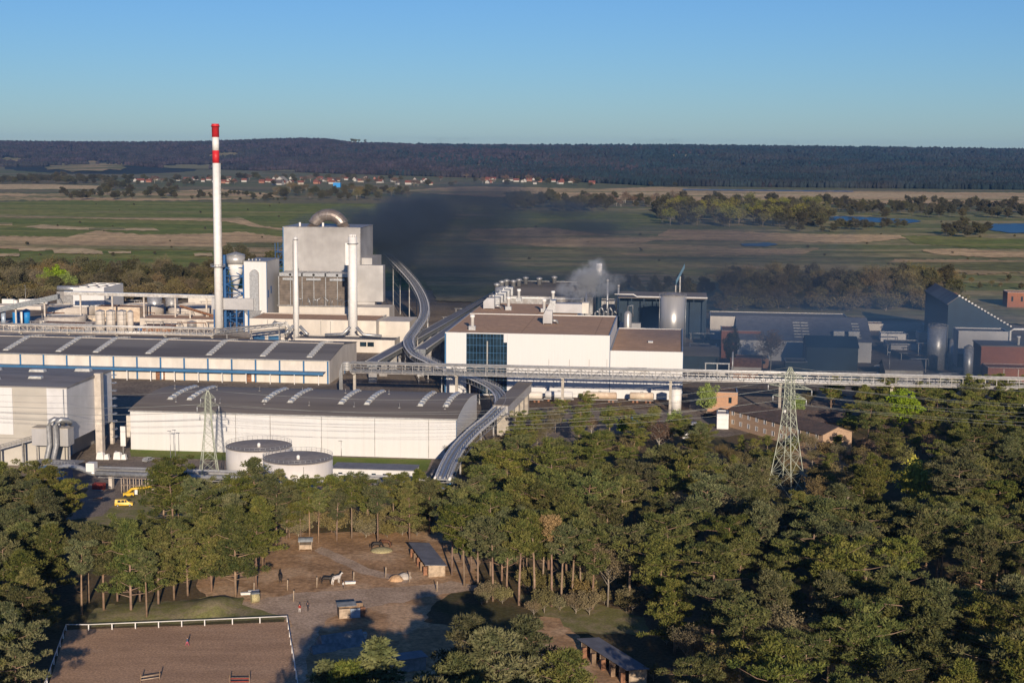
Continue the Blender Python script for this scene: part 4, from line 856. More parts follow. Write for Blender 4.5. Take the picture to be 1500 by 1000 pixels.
# --- pylons
def pylon(px, py, h, base, lab, arms_rz, wide=1.0):
    p = P(px, py); T = thing('power_pylon', lab, 'pylon', (p.x, p.y, 0), arms_rz)
    prof = [(0, base), (h * .22, base * .74), (h * .42, base * .52), (h * .60, base * .36), (h * .76, base * .26), (h * .94, base * .22), (h, base * .05)]
    def wid(z):
        for (za, wa), (zb_, wb_) in zip(prof, prof[1:]):
            if z <= zb_: return wa + (wb_ - wa) * (z - za) / (zb_ - za)
        return prof[-1][1]
    for sx, sy in ((-1, -1), (1, -1), (1, 1), (-1, 1)):
        mb = MB('lattice_paint')
        for (za, wa), (zb_, wb_) in zip(prof, prof[1:]): mb.bar((sx * wa / 2, sy * wa / 2, za), (sx * wb_ / 2, sy * wb_ / 2, zb_), .26)
        mb.build('leg', parent=T)
    zs_ = [0]; 
    while zs_[-1] < h * .97: zs_.append(zs_[-1] + max(1.1, wid(zs_[-1]) * .8))
    mb = MB('lattice_paint')
    for za, zb_ in zip(zs_, zs_[1:]):
        a, b = wid(za) / 2, wid(min(zb_, h)) / 2; zb_ = min(zb_, h)
        cr = lambda w_: [(-w_, -w_), (w_, -w_), (w_, w_), (-w_, w_)]
        A, B = cr(a), cr(b)
        for k in range(4): l = (k + 1) % 4; mb.bar((*A[k], za), (*B[l], zb_), .115 * wide); mb.bar((*A[l], za), (*B[k], zb_), .115 * wide); mb.bar((*B[k], zb_), (*B[l], zb_), .09 * wide)
    mb.build('lattice', parent=T); tips = []
    for (z, L) in ((h * .76, 4.6 * wide ** 2), (h * .84, 6.0 * wide ** 2), (h * .92, 4.0 * wide ** 2)):
        for s_ in (-1, 1):
            mb = MB('lattice_paint'); w0 = wid(z) / 2; tip = (s_ * L, 0, z + .2)
            for yy in (-w0, w0): mb.bar((s_ * w0, yy, z), tip, .15 * wide ** 3); mb.bar((s_ * w0, yy, z + 1.5), tip, .13 * wide ** 3)
            for k in range(1, 5): t = k / 5; mb.bar((s_ * (w0 + (L - w0) * t), -w0 * (1 - t), z + .2 * t), (s_ * (w0 + (L - w0) * t), w0 * (1 - t), z + .2 * t), .08); mb.bar((s_ * (w0 + (L - w0) * t), -w0 * (1 - t), z + .2 * t), (s_ * (w0 + (L - w0) * (t - .1)), -w0 * (1 - t + .1), z + 1.5 * (1 - t) + .2), .08)
            mb.build('crossarm', parent=T)
            for fx in (1.0, .58):
                if fx < 1: continue
                q = (s_ * L * fx, 0, z + .1); MB('galvanised_steel').lathe([(.08, q[2] - 1.7), (.17, q[2] - 1.5), (.17, q[2] - .3), (.06, q[2])], (q[0], 0), 8).build('insulator', parent=T); tips.append(T.matrix_basis @ Vector((q[0], 0, q[2] - 1.7)) if False else (q[0], 0, q[2] - 1.7))
    wpts = []
    c_, s2 = math.cos(arms_rz), math.sin(arms_rz)
    for q in tips + [(0, 0, h)]: wpts.append(Vector((p.x + q[0] * c_, p.y + q[0] * s2, q[2])))
    return T, wpts
pl, W1 = pylon(307, 718, 29.5, 6.3, 'slim lattice power pylon standing left of the round tanks', TH + .45, .72)
pr, W2 = pylon(1152, 724, 37.5, 8.4, 'big lattice power pylon standing in the wood on the right', math.radians(-42), 1.1)
def cable(a, b, sag, lab, r=.032):
    pts = [a.lerp(b, t / 18) + Vector((0, 0, -sag * 4 * (t / 18) * (1 - t / 18))) for t in range(19)]
    o = Vector((a.x, a.y, 0)); mb = MB('cable_metal'); mb.tube([p - o for p in pts], r, 4); q = mb.build('power_cable', loc=o); tag(q, lab[0], 'power cable', lab[1])
g1 = ('thin power cable strung between the two lattice pylons', 'power cables between the pylons'); g2 = ('thin power cable leaving the small pylon towards the left edge', 'power cables left of the small pylon'); g3 = ('thin power cable leaving the big pylon towards the right edge', 'power cables right of the big pylon')
for i, (a, b) in enumerate(zip(W1, W2)): cable(a, b, 4.5 + i * .2, g1)
for i, a in enumerate(W1): cable(a, a + Vector((-150, 30 - i * 2, 4)), 4 + i * .15, g2)
for i, a in enumerate(W2): cable(a, a + Vector((240, 40 + i * 2.5, -6)), 7 + i * .3, g3)

# ------------------------------------------------------------------ left utility area
T = site('cooling_tower', 'white box cooling tower block with round fans on its roof', 'cooling tower', 108, 466)
wq = on_front(T, 153, 450)[0]; hq = on_front(T, 108, 421)[1]; flat_building(T, wq, 30, hq, 'white_cladding', 'dull_steel', 1.0)
for i in range(3):
    for j in range(2): k = MB('white_paint').lathe([(2.6, hq - .95), (2.3, hq + .3)], (wq * (i + .5) / 3, 8 + j * 13), 20).build('fan_ring', parent=T); MB('black_rubber').lathe([(2.2, hq + .302), (2.2, hq + .32)], (wq * (i + .5) / 3, 8 + j * 13), 20).build('fan', parent=k)
def gallery(pa, pb, za, zb_, w_, lab, mt='net_cover', name='conveyor_gallery', cat='conveyor', hgt=2.6, legs=True):
    a = P(pa[0], pa[1], za); b = P(pb[0], pb[1], zb_); T = thing(name, lab, cat, (a.x, a.y, 0)); a2 = Vector((0, 0, za)); b2 = Vector((b.x - a.x, b.y - a.y, zb_))
    MB(mt).sweep([(-w_ / 2, -hgt), (w_ / 2, -hgt), (w_ / 2, 0), (-w_ / 2, 0)], [a2, b2]).build('wall', parent=T)
    MB('galvanised_steel').sweep([(-w_ / 2 - .2, .003), (w_ / 2 + .2, .003), (w_ / 2 + .2, .2), (-w_ / 2 - .2, .2)], [a2, b2]).build('roof', parent=T)
    n = max(2, int((b2 - a2).length / 16))
    for i in range(n):
        q = a2.lerp(b2, (i + .5) / n)
        if legs: MB('pale_concrete').box(q.x - .4, q.x + .4, q.y - .4, q.y + .4, -.1, q.z - hgt - .01).build('support_leg', parent=T)
    return T
gallery((-40, 459), (86, 431), 7, 18, 4, 'dark inclined conveyor gallery rising from the left edge to the cooling tower')
gallery((94, 427), (325, 433), 19, 16, 3.5, 'long level pipe gallery from the cooling tower towards the chimney', 'dull_steel', hgt=1.6)
gallery((112, 443), (160, 433), 9, 13, 2, 'small inclined grey gallery across the white cooling tower', 'dull_steel', hgt=1.4)
gallery((265, 447), (318, 463), 12, 4, 2.4, 'rusty inclined conveyor left of the banded chimney foot', 'rust', hgt=1.2)
T = site('transfer_station', 'dark transfer house where the inclined conveyor meets the level gallery', 'plant room', 84, 462)
MB('dull_steel').box(0, 12, 0, 9, -.1, 14).build('wall', parent=T); MB('galvanised_steel').tube([(-1, 4, 15.6), (13, 4, 15.6)], 1.5, 12).build('drum', parent=T); MB('dull_steel').tube([(1, -2, 13), (8, -5, 2)], .5, 6).build('strut', parent=T)
def silo(px, py, wpx, pyt, lab, mt='pale_concrete', hoops=True, name='storage_silo', cat='silo'):
    T = site(name, lab, cat, px, py); r = wpx / 2 * T.location.y / F; zt = at(T, px, pyt).z - .6
    MB(mt).lathe([(r, -.1), (r, zt)], n=24).build('shell', parent=T); MB('galvanised_steel').lathe([(r + .08, zt + .003), (r, zt + .15), (.3, zt + .9)], n=24).build('roof', parent=T)
    if hoops:
        mb = MB('dull_steel')
        for k in range(4): z = zt * (k + .7) / 4.3; mb.lathe([(r + .02, z - .1), (r + .12, z - .1), (r + .12, z + .1), (r + .02, z + .1)], n=24)
        for s_ in (-.7, .7): mb.box(s_ * r - .1, s_ * r + .1, -r * .85, -r * .7, 0, zt)
        mb.build('hoop_frame', parent=T)
    return T
silo(147.5, 487, 13.5, 454, 'hooped concrete silo, leftmost of the row of four'); silo(163, 487, 13.5, 454, 'hooped concrete silo, second from the left in the row of four'); silo(179, 487, 14, 454, 'hooped concrete silo, third in the row of four'); silo(191.5, 487, 9, 455, 'smooth pale slender silo at the right end of the row of four', hoops=False)
silo(5.5, 477, 6.5, 456, 'pale blue tank at the far left edge below the dark gallery', 'bluish_pipe', False, 'storage_tank', 'tank'); silo(24, 476, 10, 455.5, 'bright blue tank, left of the two beneath the dark gallery', 'bright_blue', False, 'storage_tank', 'tank'); silo(31.8, 475, 3.5, 455, 'slim white tank squeezed between the two bright blue tanks', 'white_paint', False, 'storage_tank', 'tank'); silo(39, 473, 11, 453, 'bright blue tank, right of the two beneath the dark gallery', 'bright_blue', False, 'storage_tank', 'tank')
silo(227, 461, 21, 431.5, 'squat grey tank behind the round concrete basin', 'galvanised_steel', False, 'storage_tank', 'tank'); silo(252, 460, 18, 432, 'grey box-like tank right behind the concrete basin', 'dull_steel', False, 'storage_tank', 'tank')
silo(294, 478, 9, 467, 'small concrete drum left of the chimney foot', 'pale_concrete', False, 'storage_tank', 'tank'); silo(281, 480, 14, 470, 'low grey drum next to the rusty conveyor', 'dull_steel', False, 'storage_tank', 'tank')
# basins
def basin(px, py, wpx, pyt, lab, water=True):
    T = site('clarifier_basin', lab, 'basin', px, py); r = wpx / 2 * T.location.y / F; zt = at(T, px, pyt).z
    MB('pale_concrete').lathe([(r, -.1), (r, zt), (r - .5, zt), (r - .5, zt - .8)], n=48).build('wall', parent=T)
    MB('river_water' if water else 'concrete').lathe([(r - .52, zt - 1.0), (r - .52, zt - .9)], n=48).build('basin_water' if water else 'cover', parent=T); MB('galvanised_steel').box(-r, r, -.6, .6, zt + .1, zt + .35).build('scraper_bridge', parent=T)
basin(209, 463, 62, 446, 'round concrete basin with bluish water behind the four silos'); basin(285, 462, 76, 448, 'big round concrete basin left of the banded chimney', False); basin(106, 466, 70, 447, 'pale round basin behind the blue tanks', False); basin(96, 478, 60, 462, 'second pale round basin just behind the pipe bridge', False)
def shed(px, py, pxr, pyt, d, lab, wall, roof, name='utility_building', cat='building', rz=TH, win=0, pitched=False):
    T = site(name, lab, cat, px, py, rz=rz); w_ = on_front(T, pxr, py)[0]; h_ = at(T, px, pyt).z
    if pitched:
        mb = MB(wall); prof_extrude(mb, [(0, -.1), (0, h_), (d / 2, h_ + d * .17), (d, h_), (d, -.1)], 0, w_); mb.build('wall', parent=T)
        mb = MB(roof); k = .17; prof_extrude(mb, [(-.5, h_ - .04), (d / 2, h_ + d * k + .22), (d + .5, h_ - .04), (d + .5, h_ - .2), (d / 2, h_ + d * k + .05), (-.5, h_ - .2)], -.4, w_ + .4); mb.build('roof', parent=T)
    else: flat_building(T, w_, d, h_, wall, roof, .3)
    for i in range(win): x = w_ * (i + .5) / win; MB('window_glass').box(x - .6, x + .6, -.06, -.003, h_ * .45, h_ * .75).build('window', parent=T)
    return T
shed(140, 470, 205, 449, 12, 'cream flat building with dark roof edge behind the four silos', 'cream_tank', 'rust'); shed(205, 478, 320, 466, 20, 'long low cream building between silos and chimney', 'pale_concrete', 'gravel_roof'); shed(276, 452, 318, 436, 12, 'low pale building with overhanging slab roof left of the chimney', 'warm_render', 'pale_concrete'); shed(60, 486, 135, 473, 10, 'low grey shed row just behind the pale pipe bridge', 'dull_steel', 'rust'); shed(208, 485, 250, 477, 9, 'small rusty-roofed shed behind the pipe bridge', 'rust', 'rust')
shed(-40, 452, 60, 446.5, 8, 'pale flat storage building near the trees at the far left', 'warm_render', 'pale_concrete')
for (px, lab) in ((3, 'small white delivery truck near the trees at the left edge'), (28, 'pale truck parked on the pale strip before the trees'), (46, 'white truck rightmost of those parked before the trees')):
    T = site('truck', lab, 'truck', px, 446.5); mb = MB('white_paint'); mb.box(0, 7.5, 0, 2.4, .9, 3.6); mb.build('cargo_box', parent=T); MB('rust' if px == 28 else 'white_paint').hexa([(7.7, 0, .7), (9.9, 0, .7), (9.9, 2.4, .7), (7.7, 2.4, .7)], [(7.7, .1, 3.1), (9.3, .1, 3.1), (9.3, 2.3, 3.1), (7.7, 2.3, 3.1)]).build('cab', parent=T)
    for x in (1.5, 5.8, 8.8):
        for y in (.1, 2.1): MB('black_rubber').tube([(x, y, .5), (x, y + .25, .5)], .5, 12).build('wheel', parent=T)
# street lamps inside the works
def lamp(px, py, h, lab):
    T = site('street_lamp', lab, 'street lamp', px, py); MB('galvanised_steel').tube([(0, 0, -.1), (0, 0, h)], [.12, .07], 8).build('pole', parent=T); MB('galvanised_steel').box(-.9, .3, -.15, .15, h, h + .18).build('lamp_head', parent=T)
lamp(250, 672, 9, 'thin lamp post in front of the long warehouse wall, left of the pylon'); lamp(257, 673, 9.5, 'second thin lamp post beside the other, left of the pylon'); lamp(38, 452, 14, 'tall thin mast against the trees at far left'); lamp(1302, 556, 12, 'lone lamp post in the dark yard right of the blue-roofed hall'); lamp(500, 668, 5, 'short lamp post on the grass strip behind the tanks')

# ------------------------------------------------------------------ right part of the works
shed(1040, 482, 1243, 463, 26, 'very long low hall with a white front far behind, right of the steel tank', 'warm_render', 'dark_felt_roof', 'warehouse', 'warehouse')
T = shed(1080, 527, 1276, 497, 50, 'hall with big bluish-grey roof and pale front, partly behind a bare tree', 'panel_cladding', 'shed_roof', 'warehouse', 'warehouse', pitched=True)
def rp(px, py, z): return on_z(T, px, py, z)
for (px, py) in ((1172, 488), (1184, 488), (1252, 480)):
    x, y = rp(px, py, 15)
    mb = MB('skylight_frost')
    for k in range(6): yy = 3 + k * 3; mb.box(x - 1.2, x + 2.2, yy, yy + 1.5, at(T, 1080, 497).z + yy * .34 + .25, at(T, 1080, 497).z + yy * .34 + .6)
    mb.build('skylight', parent=T)
hT = at(T, 1080, 497).z; x, y = rp(1240, 490, 15)
for dx in (-4, 3): MB('galvanised_steel').box(x + dx, x + dx + 5, 3, 7, hT + 1.2, hT + 4.5).build('air_handler', parent=T)
T = shed(1181, 545, 1256, 508, 22, 'dark teal gabled shed in front of the pale hall', 'dark_teal', 'dark_teal', 'shed', 'shed', pitched=True)
T = shed(1150, 552, 1182, 530, 12, 'low dark shed left of the dark teal gabled shed', 'dark_teal', 'dark_felt_roof', 'shed', 'shed')
T = shed(1056, 524, 1113, 484, 18, 'square dark red brick house right of the steel tank', 'brick', 'rust', 'brick_building', 'brick building'); 
T = shed(1070, 538, 1126, 524, 12, 'low brick and concrete building below the square brick house', 'pale_brick', 'rust', 'brick_building', 'brick building', win=4)
T = shed(1071, 553, 1114, 537, 16, 'brown-roofed brick shed directly behind the pipe bridge', 'pale_brick', 'rust', 'brick_building', 'brick building', pitched=True); MB('house_white').box(-.2, on_front(T, 1114, 550)[0] + .2, -.6, -.5, at(T, 1071, 541).z, at(T, 1071, 537).z).build('fascia', parent=T)
T = shed(1000, 545, 1052, 520, 16, 'dark lean-to building at the right corner of the low white wing', 'dark_teal', 'dark_felt_roof', 'shed', 'shed', pitched=True)
T = site('pipe_portal', 'grey steel portal frame with tanks under it behind the pipe bridge', 'steel frame', 1033, 558)
for x in (0, 5, 10): MB('galvanised_steel').box(x - .25, x + .25, -.25, .25, -.1, 7.6).build('column', parent=T)
MB('galvanised_steel').box(-.3, 10.3, -.3, .3, 7.603, 8.1).build('beam', parent=T); MB('galvanised_steel').tube([(11.5, 0, 0), (11.5, 0, 13)], .4, 8).build('riser', parent=T); MB('white_paint').tube([(1.5, 2, 3.6), (8.5, 2, 3.6)], 1.1, 14).build('vessel', parent=T)
# silos right
for (px, py, wpx, pyt, lab) in ((1370.5, 540, 27, 479, 'fat grey metal silo left of the grey corrugated hall'), (1417, 560, 14, 509, 'slim metal silo in front of the grey corrugated hall'), (1392, 540, 6, 500, 'thin pipe-like silo between the two metal silos')):
    T = site('storage_silo', lab, 'silo', px, py); r = wpx / 2 * T.location.y / F; zt = at(T, px, pyt).z
    MB('galvanised_steel').lathe([(r, 0), (r, zt)], n=32).build('shell', parent=T); MB('dull_steel').lathe([(r + .1, zt + .003), (r + .1, zt + .2), (.4, zt + 1.3)], n=32).build('roof', parent=T)
    if wpx > 20:
        mb = MB('dull_steel')
        for k in range(16): a = 2 * PI * k / 16; mb.tube([(math.cos(a) * r, math.sin(a) * r, zt), (math.cos(a) * r, math.sin(a) * r, zt + 1.3)], .06, 4)
        mb.tube([(math.cos(2 * PI * k / 24) * r, math.sin(2 * PI * k / 24) * r, zt + 1.3) for k in range(25)], .07, 4); mb.build('railing', parent=T); MB('galvanised_steel').tube([(r + .4, 0, 0), (r + .4, 0, zt + 1.2), (0, 0, zt + 1.6)], .2, 6).build('fill_pipe', parent=T)
# dark blue gable hall: gable faces us
T = site('gable_hall', 'high dark blue gabled hall with a row of white lights along its eaves', 'factory hall', 1386, 515)
wg = on_front(T, 1479, 500)[0]; xa, za = on_front(T, 1405, 434.5); _, zl = on_front(T, 1386, 446); _, zr = on_front(T, 1478, 479); dg = 70
pr_ = [(0, -.1), (0, zl), (xa, za), (wg, zr), (wg, -.1)]
mb = MB('dark_teal'); vs = [(x, 0, z) for x, z in pr_] + [(x, dg, z) for x, z in pr_]; mb.add(vs, [(0, 1, 2, 3, 4), (9, 8, 7, 6, 5), (0, 5, 6, 1), (1, 6, 7, 2), (2, 7, 8, 3), (3, 8, 9, 4)]); mb.build('wall', parent=T)
mb = MB('dark_felt_roof'); q = [(-.6, zl - .1), (xa, za + .12), (wg + .8, zr - .25), (wg + .8, zr + .15), (xa, za + .5), (-.6, zl + .3)]; vs = [(x, -.5, z) for x, z in q] + [(x, dg + .5, z) for x, z in q]; mb.add(vs, [tuple(range(6)), tuple(range(11, 5, -1))] + [(i, 6 + i, 6 + (i + 1) % 6, (i + 1) % 6) for i in range(6)]); mb.build('roof', parent=T)
for i in range(17): t = i / 16; x = xa + (wg - xa) * t; MB('white_paint').box(x - .45, x + .45, -.9, -.52, za + (zr - za) * t + .2, za + (zr - za) * t + .9).build('roof_clip', parent=T)
T2 = site('corrugated_hall', 'pale grey corrugated hall in front of the dark blue gable', 'factory hall', 1402, 537); w2 = on_front(T2, 1477, 500)[0]; h2 = on_front(T2, 1402, 484.5)[1]; flat_building(T2, w2, 14, h2, 'grey_cladding', 'dark_felt_roof'); mb = MB('dark_teal').box(0, w2, -.15, -.004, 0, at(T2, 1402, 518).z).build('base_wall', parent=T2)
MB('white_paint').tube([(w2 + .6, -1, 3), (w2 + .6, -1, h2 + .5), (w2 + 2, -1, h2 + 1.5), (w2 + 14, -1, h2 + 1.6)], .5, 10).build('duct', parent=T2)
T = site('brick_building', 'long red brick building at the right edge, flat roof with a white vent', 'brick building', 1446, 566); wb = on_front(T, 1640, 540)[0]; h1 = at(T, 1446, 538).z; flat_building(T, wb, 12, h1, 'brick', 'rust', .3)
x2 = on_front(T, 1437, 520, 12.1)[0]; z2 = at(T, 1446, 507, 12).z; MB('brick').box(x2, wb, 12.05, 30, -.1, z2).build('upper_storey', parent=T); MB('dark_felt_roof').box(x2 - .5, wb, 11.9, 30, z2 + .003, z2 + .4).build('upper_roof', parent=T); MB('white_paint').lathe([(.6, z2 + .4), (.6, z2 + 3.5), (.9, z2 + 3.6), (.9, z2 + 4.2)], (on_front(T, 1492, 500, 16)[0], 16), 12).build('roof_vent', parent=T)
for i in range(3): x = wb * .12 + i * 6; MB('pale_concrete').box(x, x + .3, -.06, -.003, .5, h1 - .5).build('pilaster', parent=T)
T = shed(1475, 452, 1560, 428, 14, 'distant red brick block with white-framed windows at the upper right', 'brick', 'rust', 'brick_building', 'brick building', win=6)
T = shed(1383, 455, 1402, 434, 10, 'small brick gable house left of the dark blue gable roof', 'brick', 'rust', 'brick_building', 'brick building', pitched=True)
shed(1270, 484, 1355, 474, 10, 'low white flat-roofed shed between the blue-roofed hall and the metal silo', 'warm_render', 'gravel_roof')
shed(1290, 500, 1327, 488, 8, 'small turquoise and white cabin right of the blue-roofed hall', 'white_paint', 'dull_steel')
for i, (px, py) in enumerate(((1092, 459), (1134, 459), (1169, 460), (1204, 461))): pass
# orange brick and office slab
T = shed(1036, 602, 1080, 574, 11, 'orange brick building under the pipe bridge next to the bright green poplar', 'pale_brick', 'old_tile', 'brick_building', 'brick building', win=2)
T = shed(1050, 628, 1067, 606, 8, 'small white cube annex left of the long brick office', 'white_paint', 'pale_concrete', 'annex', 'annex')
pa, pb = P(1068, 625), P(1143, 647); rz = math.atan2(pb.y - pa.y, pb.x - pa.x); T = thing('brick_office', 'long two-storey yellowish brick office with grey tiled roof and white windows', 'office building', (pa.x, pa.y, 0), rz)
Lb = (pb - pa).length * 1.75; hb = 6.6; mb = MB('office_brick'); prof_extrude(mb, [(0, -.1), (0, hb), (6, hb + 2), (12, hb), (12, -.1)], 0, Lb); mb.build('wall', parent=T)
mb = MB('old_tile'); prof_extrude(mb, [(-.6, hb), (6, hb + 2.3), (12.6, hb), (12.6, hb - .2), (6, hb + 2.05), (-.6, hb - .2)], -.4, Lb + .4); mb.build('roof', parent=T)
for i in range(11):
    for z in (1.4, 4.6):
        x = 1.5 + i * (Lb - 3) / 10.5; f = MB('white_paint').box(x, x + 1.5, -.08, -.003, z, z + 1.6).build('window', parent=T); MB('window_glass').box(x + .85, x + 1.42, -.1, -.083, z + .1, z + 1.5).build('pane', parent=f)
MB('white_paint').box(Lb * .45, Lb * .45 + .8, 5.6, 6.4, hb + 2, hb + 3.2).build('chimney', parent=T)
T = shed(1120, 622, 1232, 611, 14, 'low wing with brown roof and lit orange gable behind the big pylon', 'pale_brick', 'old_tile', 'brick_building', 'brick building', rz=TH - .25, pitched=True)
T = shed(1455, 600, 1560, 584, 10, 'white low hut half hidden by pines at the right edge', 'white_paint', 'dull_steel', 'hut', 'hut')
T = shed(1000, 642, 1020, 634, 8, 'low white flat shed left of the poplar among the trees', 'white_paint', 'pale_concrete', 'hut', 'hut')

# rail wagons below the bridge
def wagon(px, py, L, lab, mt):
    T = site('tank_wagon', lab, 'rail wagon', px, py)
    MB(mt).tube([(0, 1.4, 2.7), (.35, 1.4, 2.7), (L - .35, 1.4, 2.7), (L, 1.4, 2.7)], [.9, 1.4, 1.4, .9], 20).build('tank', parent=T); MB('dull_steel').box(-.4, L + .4, .3, 2.5, .95, 1.28).build('frame', parent=T); MB('dull_steel').box(L / 2 - .6, L / 2 + .6, .9, 1.9, 4.05, 4.4).build('dome', parent=T)
    for x in (1.4, 3.0, L - 3.0, L - 1.4): MB('rust').tube([(x, .35, .48), (x, .5, .48)], .46, 14).build('wheel', parent=T)
for a in ((757, 589, 10, 'pale tank wagon, leftmost of those under the pipe bridge', 'warm_render'), (798, 588, 11, 'white tank wagon, second from the left under the pipe bridge', 'white_cladding'), (853, 589, 13.5, 'cream tank wagon, the longest one under the pipe bridge', 'cream_tank'), (922, 590, 9.5, 'brownish tank wagon, rightmost under the pipe bridge', 'cream_tank')): wagon(*a)
T = shed(745, 577, 935, 560, 6, 'low white store behind the tank wagons under the pipe bridge', 'warm_render', 'dull_steel', 'store', 'store')
silo(990, 600, 16, 567, 'white upright tank beside the green poplar under the pipe bridge', 'white_paint', False, 'storage_tank', 'tank')
def car(px, py, rz, lab, mt, name='parked_car', cat='car', L=4.4, Hh=1.45, van=False):
    p = P(px, py); T = thing(name, lab, cat, (p.x, p.y, 0), rz); w_ = 1.8
    pr_ = [(0, .35), (0, .95), (.15, 1.0), (.5, Hh), (L * .62, Hh), (L * .8, .95), (L, .8), (L, .35)] if not van else [(0, .35), (0, 1.0), (.1, Hh), (L * .62, Hh), (L * .8, Hh * .62), (L, Hh * .5), (L, .35)]
    mb = MB(mt); n = len(pr_); ins = lambda z: .18 if z > 1.2 else 0
    vs = [(x, ins(z), z) for x, z in pr_] + [(x, w_ - ins(z), z) for x, z in pr_]; mb.add(vs, [tuple(range(n)), tuple(range(2 * n - 1, n - 1, -1))] + [(i, n + i, n + (i + 1) % n, (i + 1) % n) for i in range(n)]); mb.build('body', parent=T)
    k = MB('window_glass')
    z0, z1 = (1.02, Hh - .12) if not van else (Hh * .62, Hh - .15)
    for xa, xb in ((L * .16, L * .34), (L * .37, L * .54), (L * .57, L * .66)):
        for s_ in (0, 1): y = ins(1.4) * .5 if s_ == 0 else w_ - ins(1.4) * .5; k.hexa([(xa, y - .12, z0), (xb, y - .12, z0), (xb, y + .12, z0), (xa, y + .12, z0)], [(xa, y - .02, z1), (xb - .05, y - .02, z1), (xb - .05, y + .1, z1), (xa, y + .1, z1)])
    k.build('side_windows', parent=T)
    k = MB('window_glass'); xa = L * .63; xb = L * .79; k.hexa([(xa, .25, Hh - .08), (xa, w_ - .25, Hh - .08), (xb, w_ - .15, 1.0 if not van else Hh * .64), (xb, .15, 1.0 if not van else Hh * .64)], [(xa + .05, .25, Hh - .02), (xa + .05, w_ - .25, Hh - .02), (xb + .06, w_ - .15, 1.03 if not van else Hh * .68), (xb + .06, .15, 1.03 if not van else Hh * .68)]); k.build('windscreen', parent=T)
    for x in (.8, L - .8):
        for y in (-.02, w_ - .2): wv = MB('black_rubber').tube([(x, y, .33), (x, y + .22, .33)], .33, 14).build('wheel', parent=T); MB('galvanised_steel').tube([(x, y - .01 if y < 0 else y + .221, .33), (x, y - .003 if y < 0 else y + .23, .33)], .18, 10).build('rim', parent=wv)
    for y in (.15, w_ - .45): MB('white_paint').box(L - .06, L + .02, y, y + .3, .62, .78).build('headlight', parent=T)
    return T
car(168, 742, .12, 'yellow van parked on grass below the pipeline on the left', 'yellow_paint', 'parked_van', 'van', 4.9, 1.95, True)
car(768, 628, 1.0, 'red car on the asphalt beside the conveyor gallery', 'red_paint')
car(1108, 776, 1.6, 'pale silver car glimpsed in a gap of the pine wood', 'galvanised_steel')
for (q_, w_) in (((548, 540, .3), 'red car parked beside the pipe bridge end, left of the conveyor'),): car(*q_, w_, 'red_paint')
car(585, 527, 1.2, 'white car parked below the conveyor bend near the turbine hall', 'white_paint'); car(1285, 540, .8, 'white car in the dark yard right of the pale hall', 'white_paint'); car(215, 678, 1.2, 'light grey car on the road in front of the grass strip', 'galvanised_steel'); car(1012, 625, .2, 'white car on the asphalt left of the bright green poplar', 'white_paint')
car(1034, 612, .5, 'dark car parked left of the orange brick building', 'black_rubber')
T = site('truck', 'truck with bright blue cab among the trees below the wagons', 'truck', 925, 622); MB('bright_blue').box(0, 2.4, 0, 2.4, .7, 3.2).build('cab', parent=T); MB('dull_steel').box(2.6, 8, 0, 2.4, .9, 1.3).build('load_bed', parent=T)
for x in (1, 4, 7): MB('black_rubber').tube([(x, -.02, .5), (x, .25, .5)], .5, 12).build('wheel', parent=T)
# yellow lifting machine
p = P(184, 728); T = thing('lifting_platform', 'yellow folded lifting platform beside the yellow van', 'machine', (p.x, p.y, 0), .15)
MB('yellow_paint').tube([(0, 0, .9), (1.8, 0, 2.4), (8, 0, 2.9)], .4, 6).build('boom', parent=T); MB('yellow_paint').box(-.6, 2.4, -.9, .9, .6, 1.4).build('chassis', parent=T); MB('white_paint').box(2.6, 3.4, -.6, .6, .9, 2.2).build('cabin', parent=T)
for x in (0, 1.8):
    for y in (-1.1, .9): MB('black_rubber').tube([(x, y, .45), (x, y + .25, .45)], .45, 12).build('wheel', parent=T)
p = P(178, 722); T = thing('scaffold', 'small pale scaffold under the pipeline behind the yellow van', 'scaffold', (p.x, p.y, 0), TH)
for i in range(5): MB('cream_tank').tube([(i * 1.8, 0, -.05), (i * 1.8, 0, 4.4)], .09, 6).tube([(i * 1.8, 2, -.05), (i * 1.8, 2, 4.4)], .09, 6).build('post_pair', parent=T)
for z in (2.2, 4.3): MB('pale_timber').box(-.2, 7.4, .1, 1.9, z, z + .08).build('deck', parent=T)
# dark plant + clutter at the left hall's foot
T = site('plant_unit', 'dark blue box-shaped plant unit with railings at the foot of the bare grey hall', 'plant unit', 55, 704); MB('deep_blue_paint').box(0, 8.5, 0, 6, -.1, 5).build('housing', parent=T); MB('dull_steel').box(-2, 12, -1, 7, 5.003, 5.2).build('deck', parent=T); mb = MB('galvanised_steel')
for i in range(15): mb.tube([(-2 + i, -1, 5.2), (-2 + i, -1, 6.3)], .05, 4)
mb.tube([(-2, -1, 6.3), (12, -1, 6.3)], .06, 4); mb.build('railing', parent=T)
for k, (px, py) in enumerate(((148, 672), (173, 672))):
    T = site('big_bag', ['white bulk bag heap under the hall, left of the inner column', 'white bulk bag heap under the hall, right of the inner column'][k], 'bulk bag', px, py); vs = []
    mb = MB('white_paint'); mb.hexa([(-1.3, -1, 0), (1.2, -1.1, 0), (1.3, 1, 0), (-1.2, 1.1, 0)], [(-1.0, -.9, 2.1), (.8, -.7, 2.5), (1.0, .9, 1.9), (-1.1, .8, 2.4)]); mb.build('sack', parent=T); MB('white_paint').hexa([(1.35, -.9, 0), (2.9, -.8, 0), (2.8, .9, 0), (1.4, 1, 0)], [(1.4, -.6, 1.5), (2.5, -.7, 1.9), (2.5, .7, 1.6), (1.5, .7, 1.4)]).build('sack', parent=T)
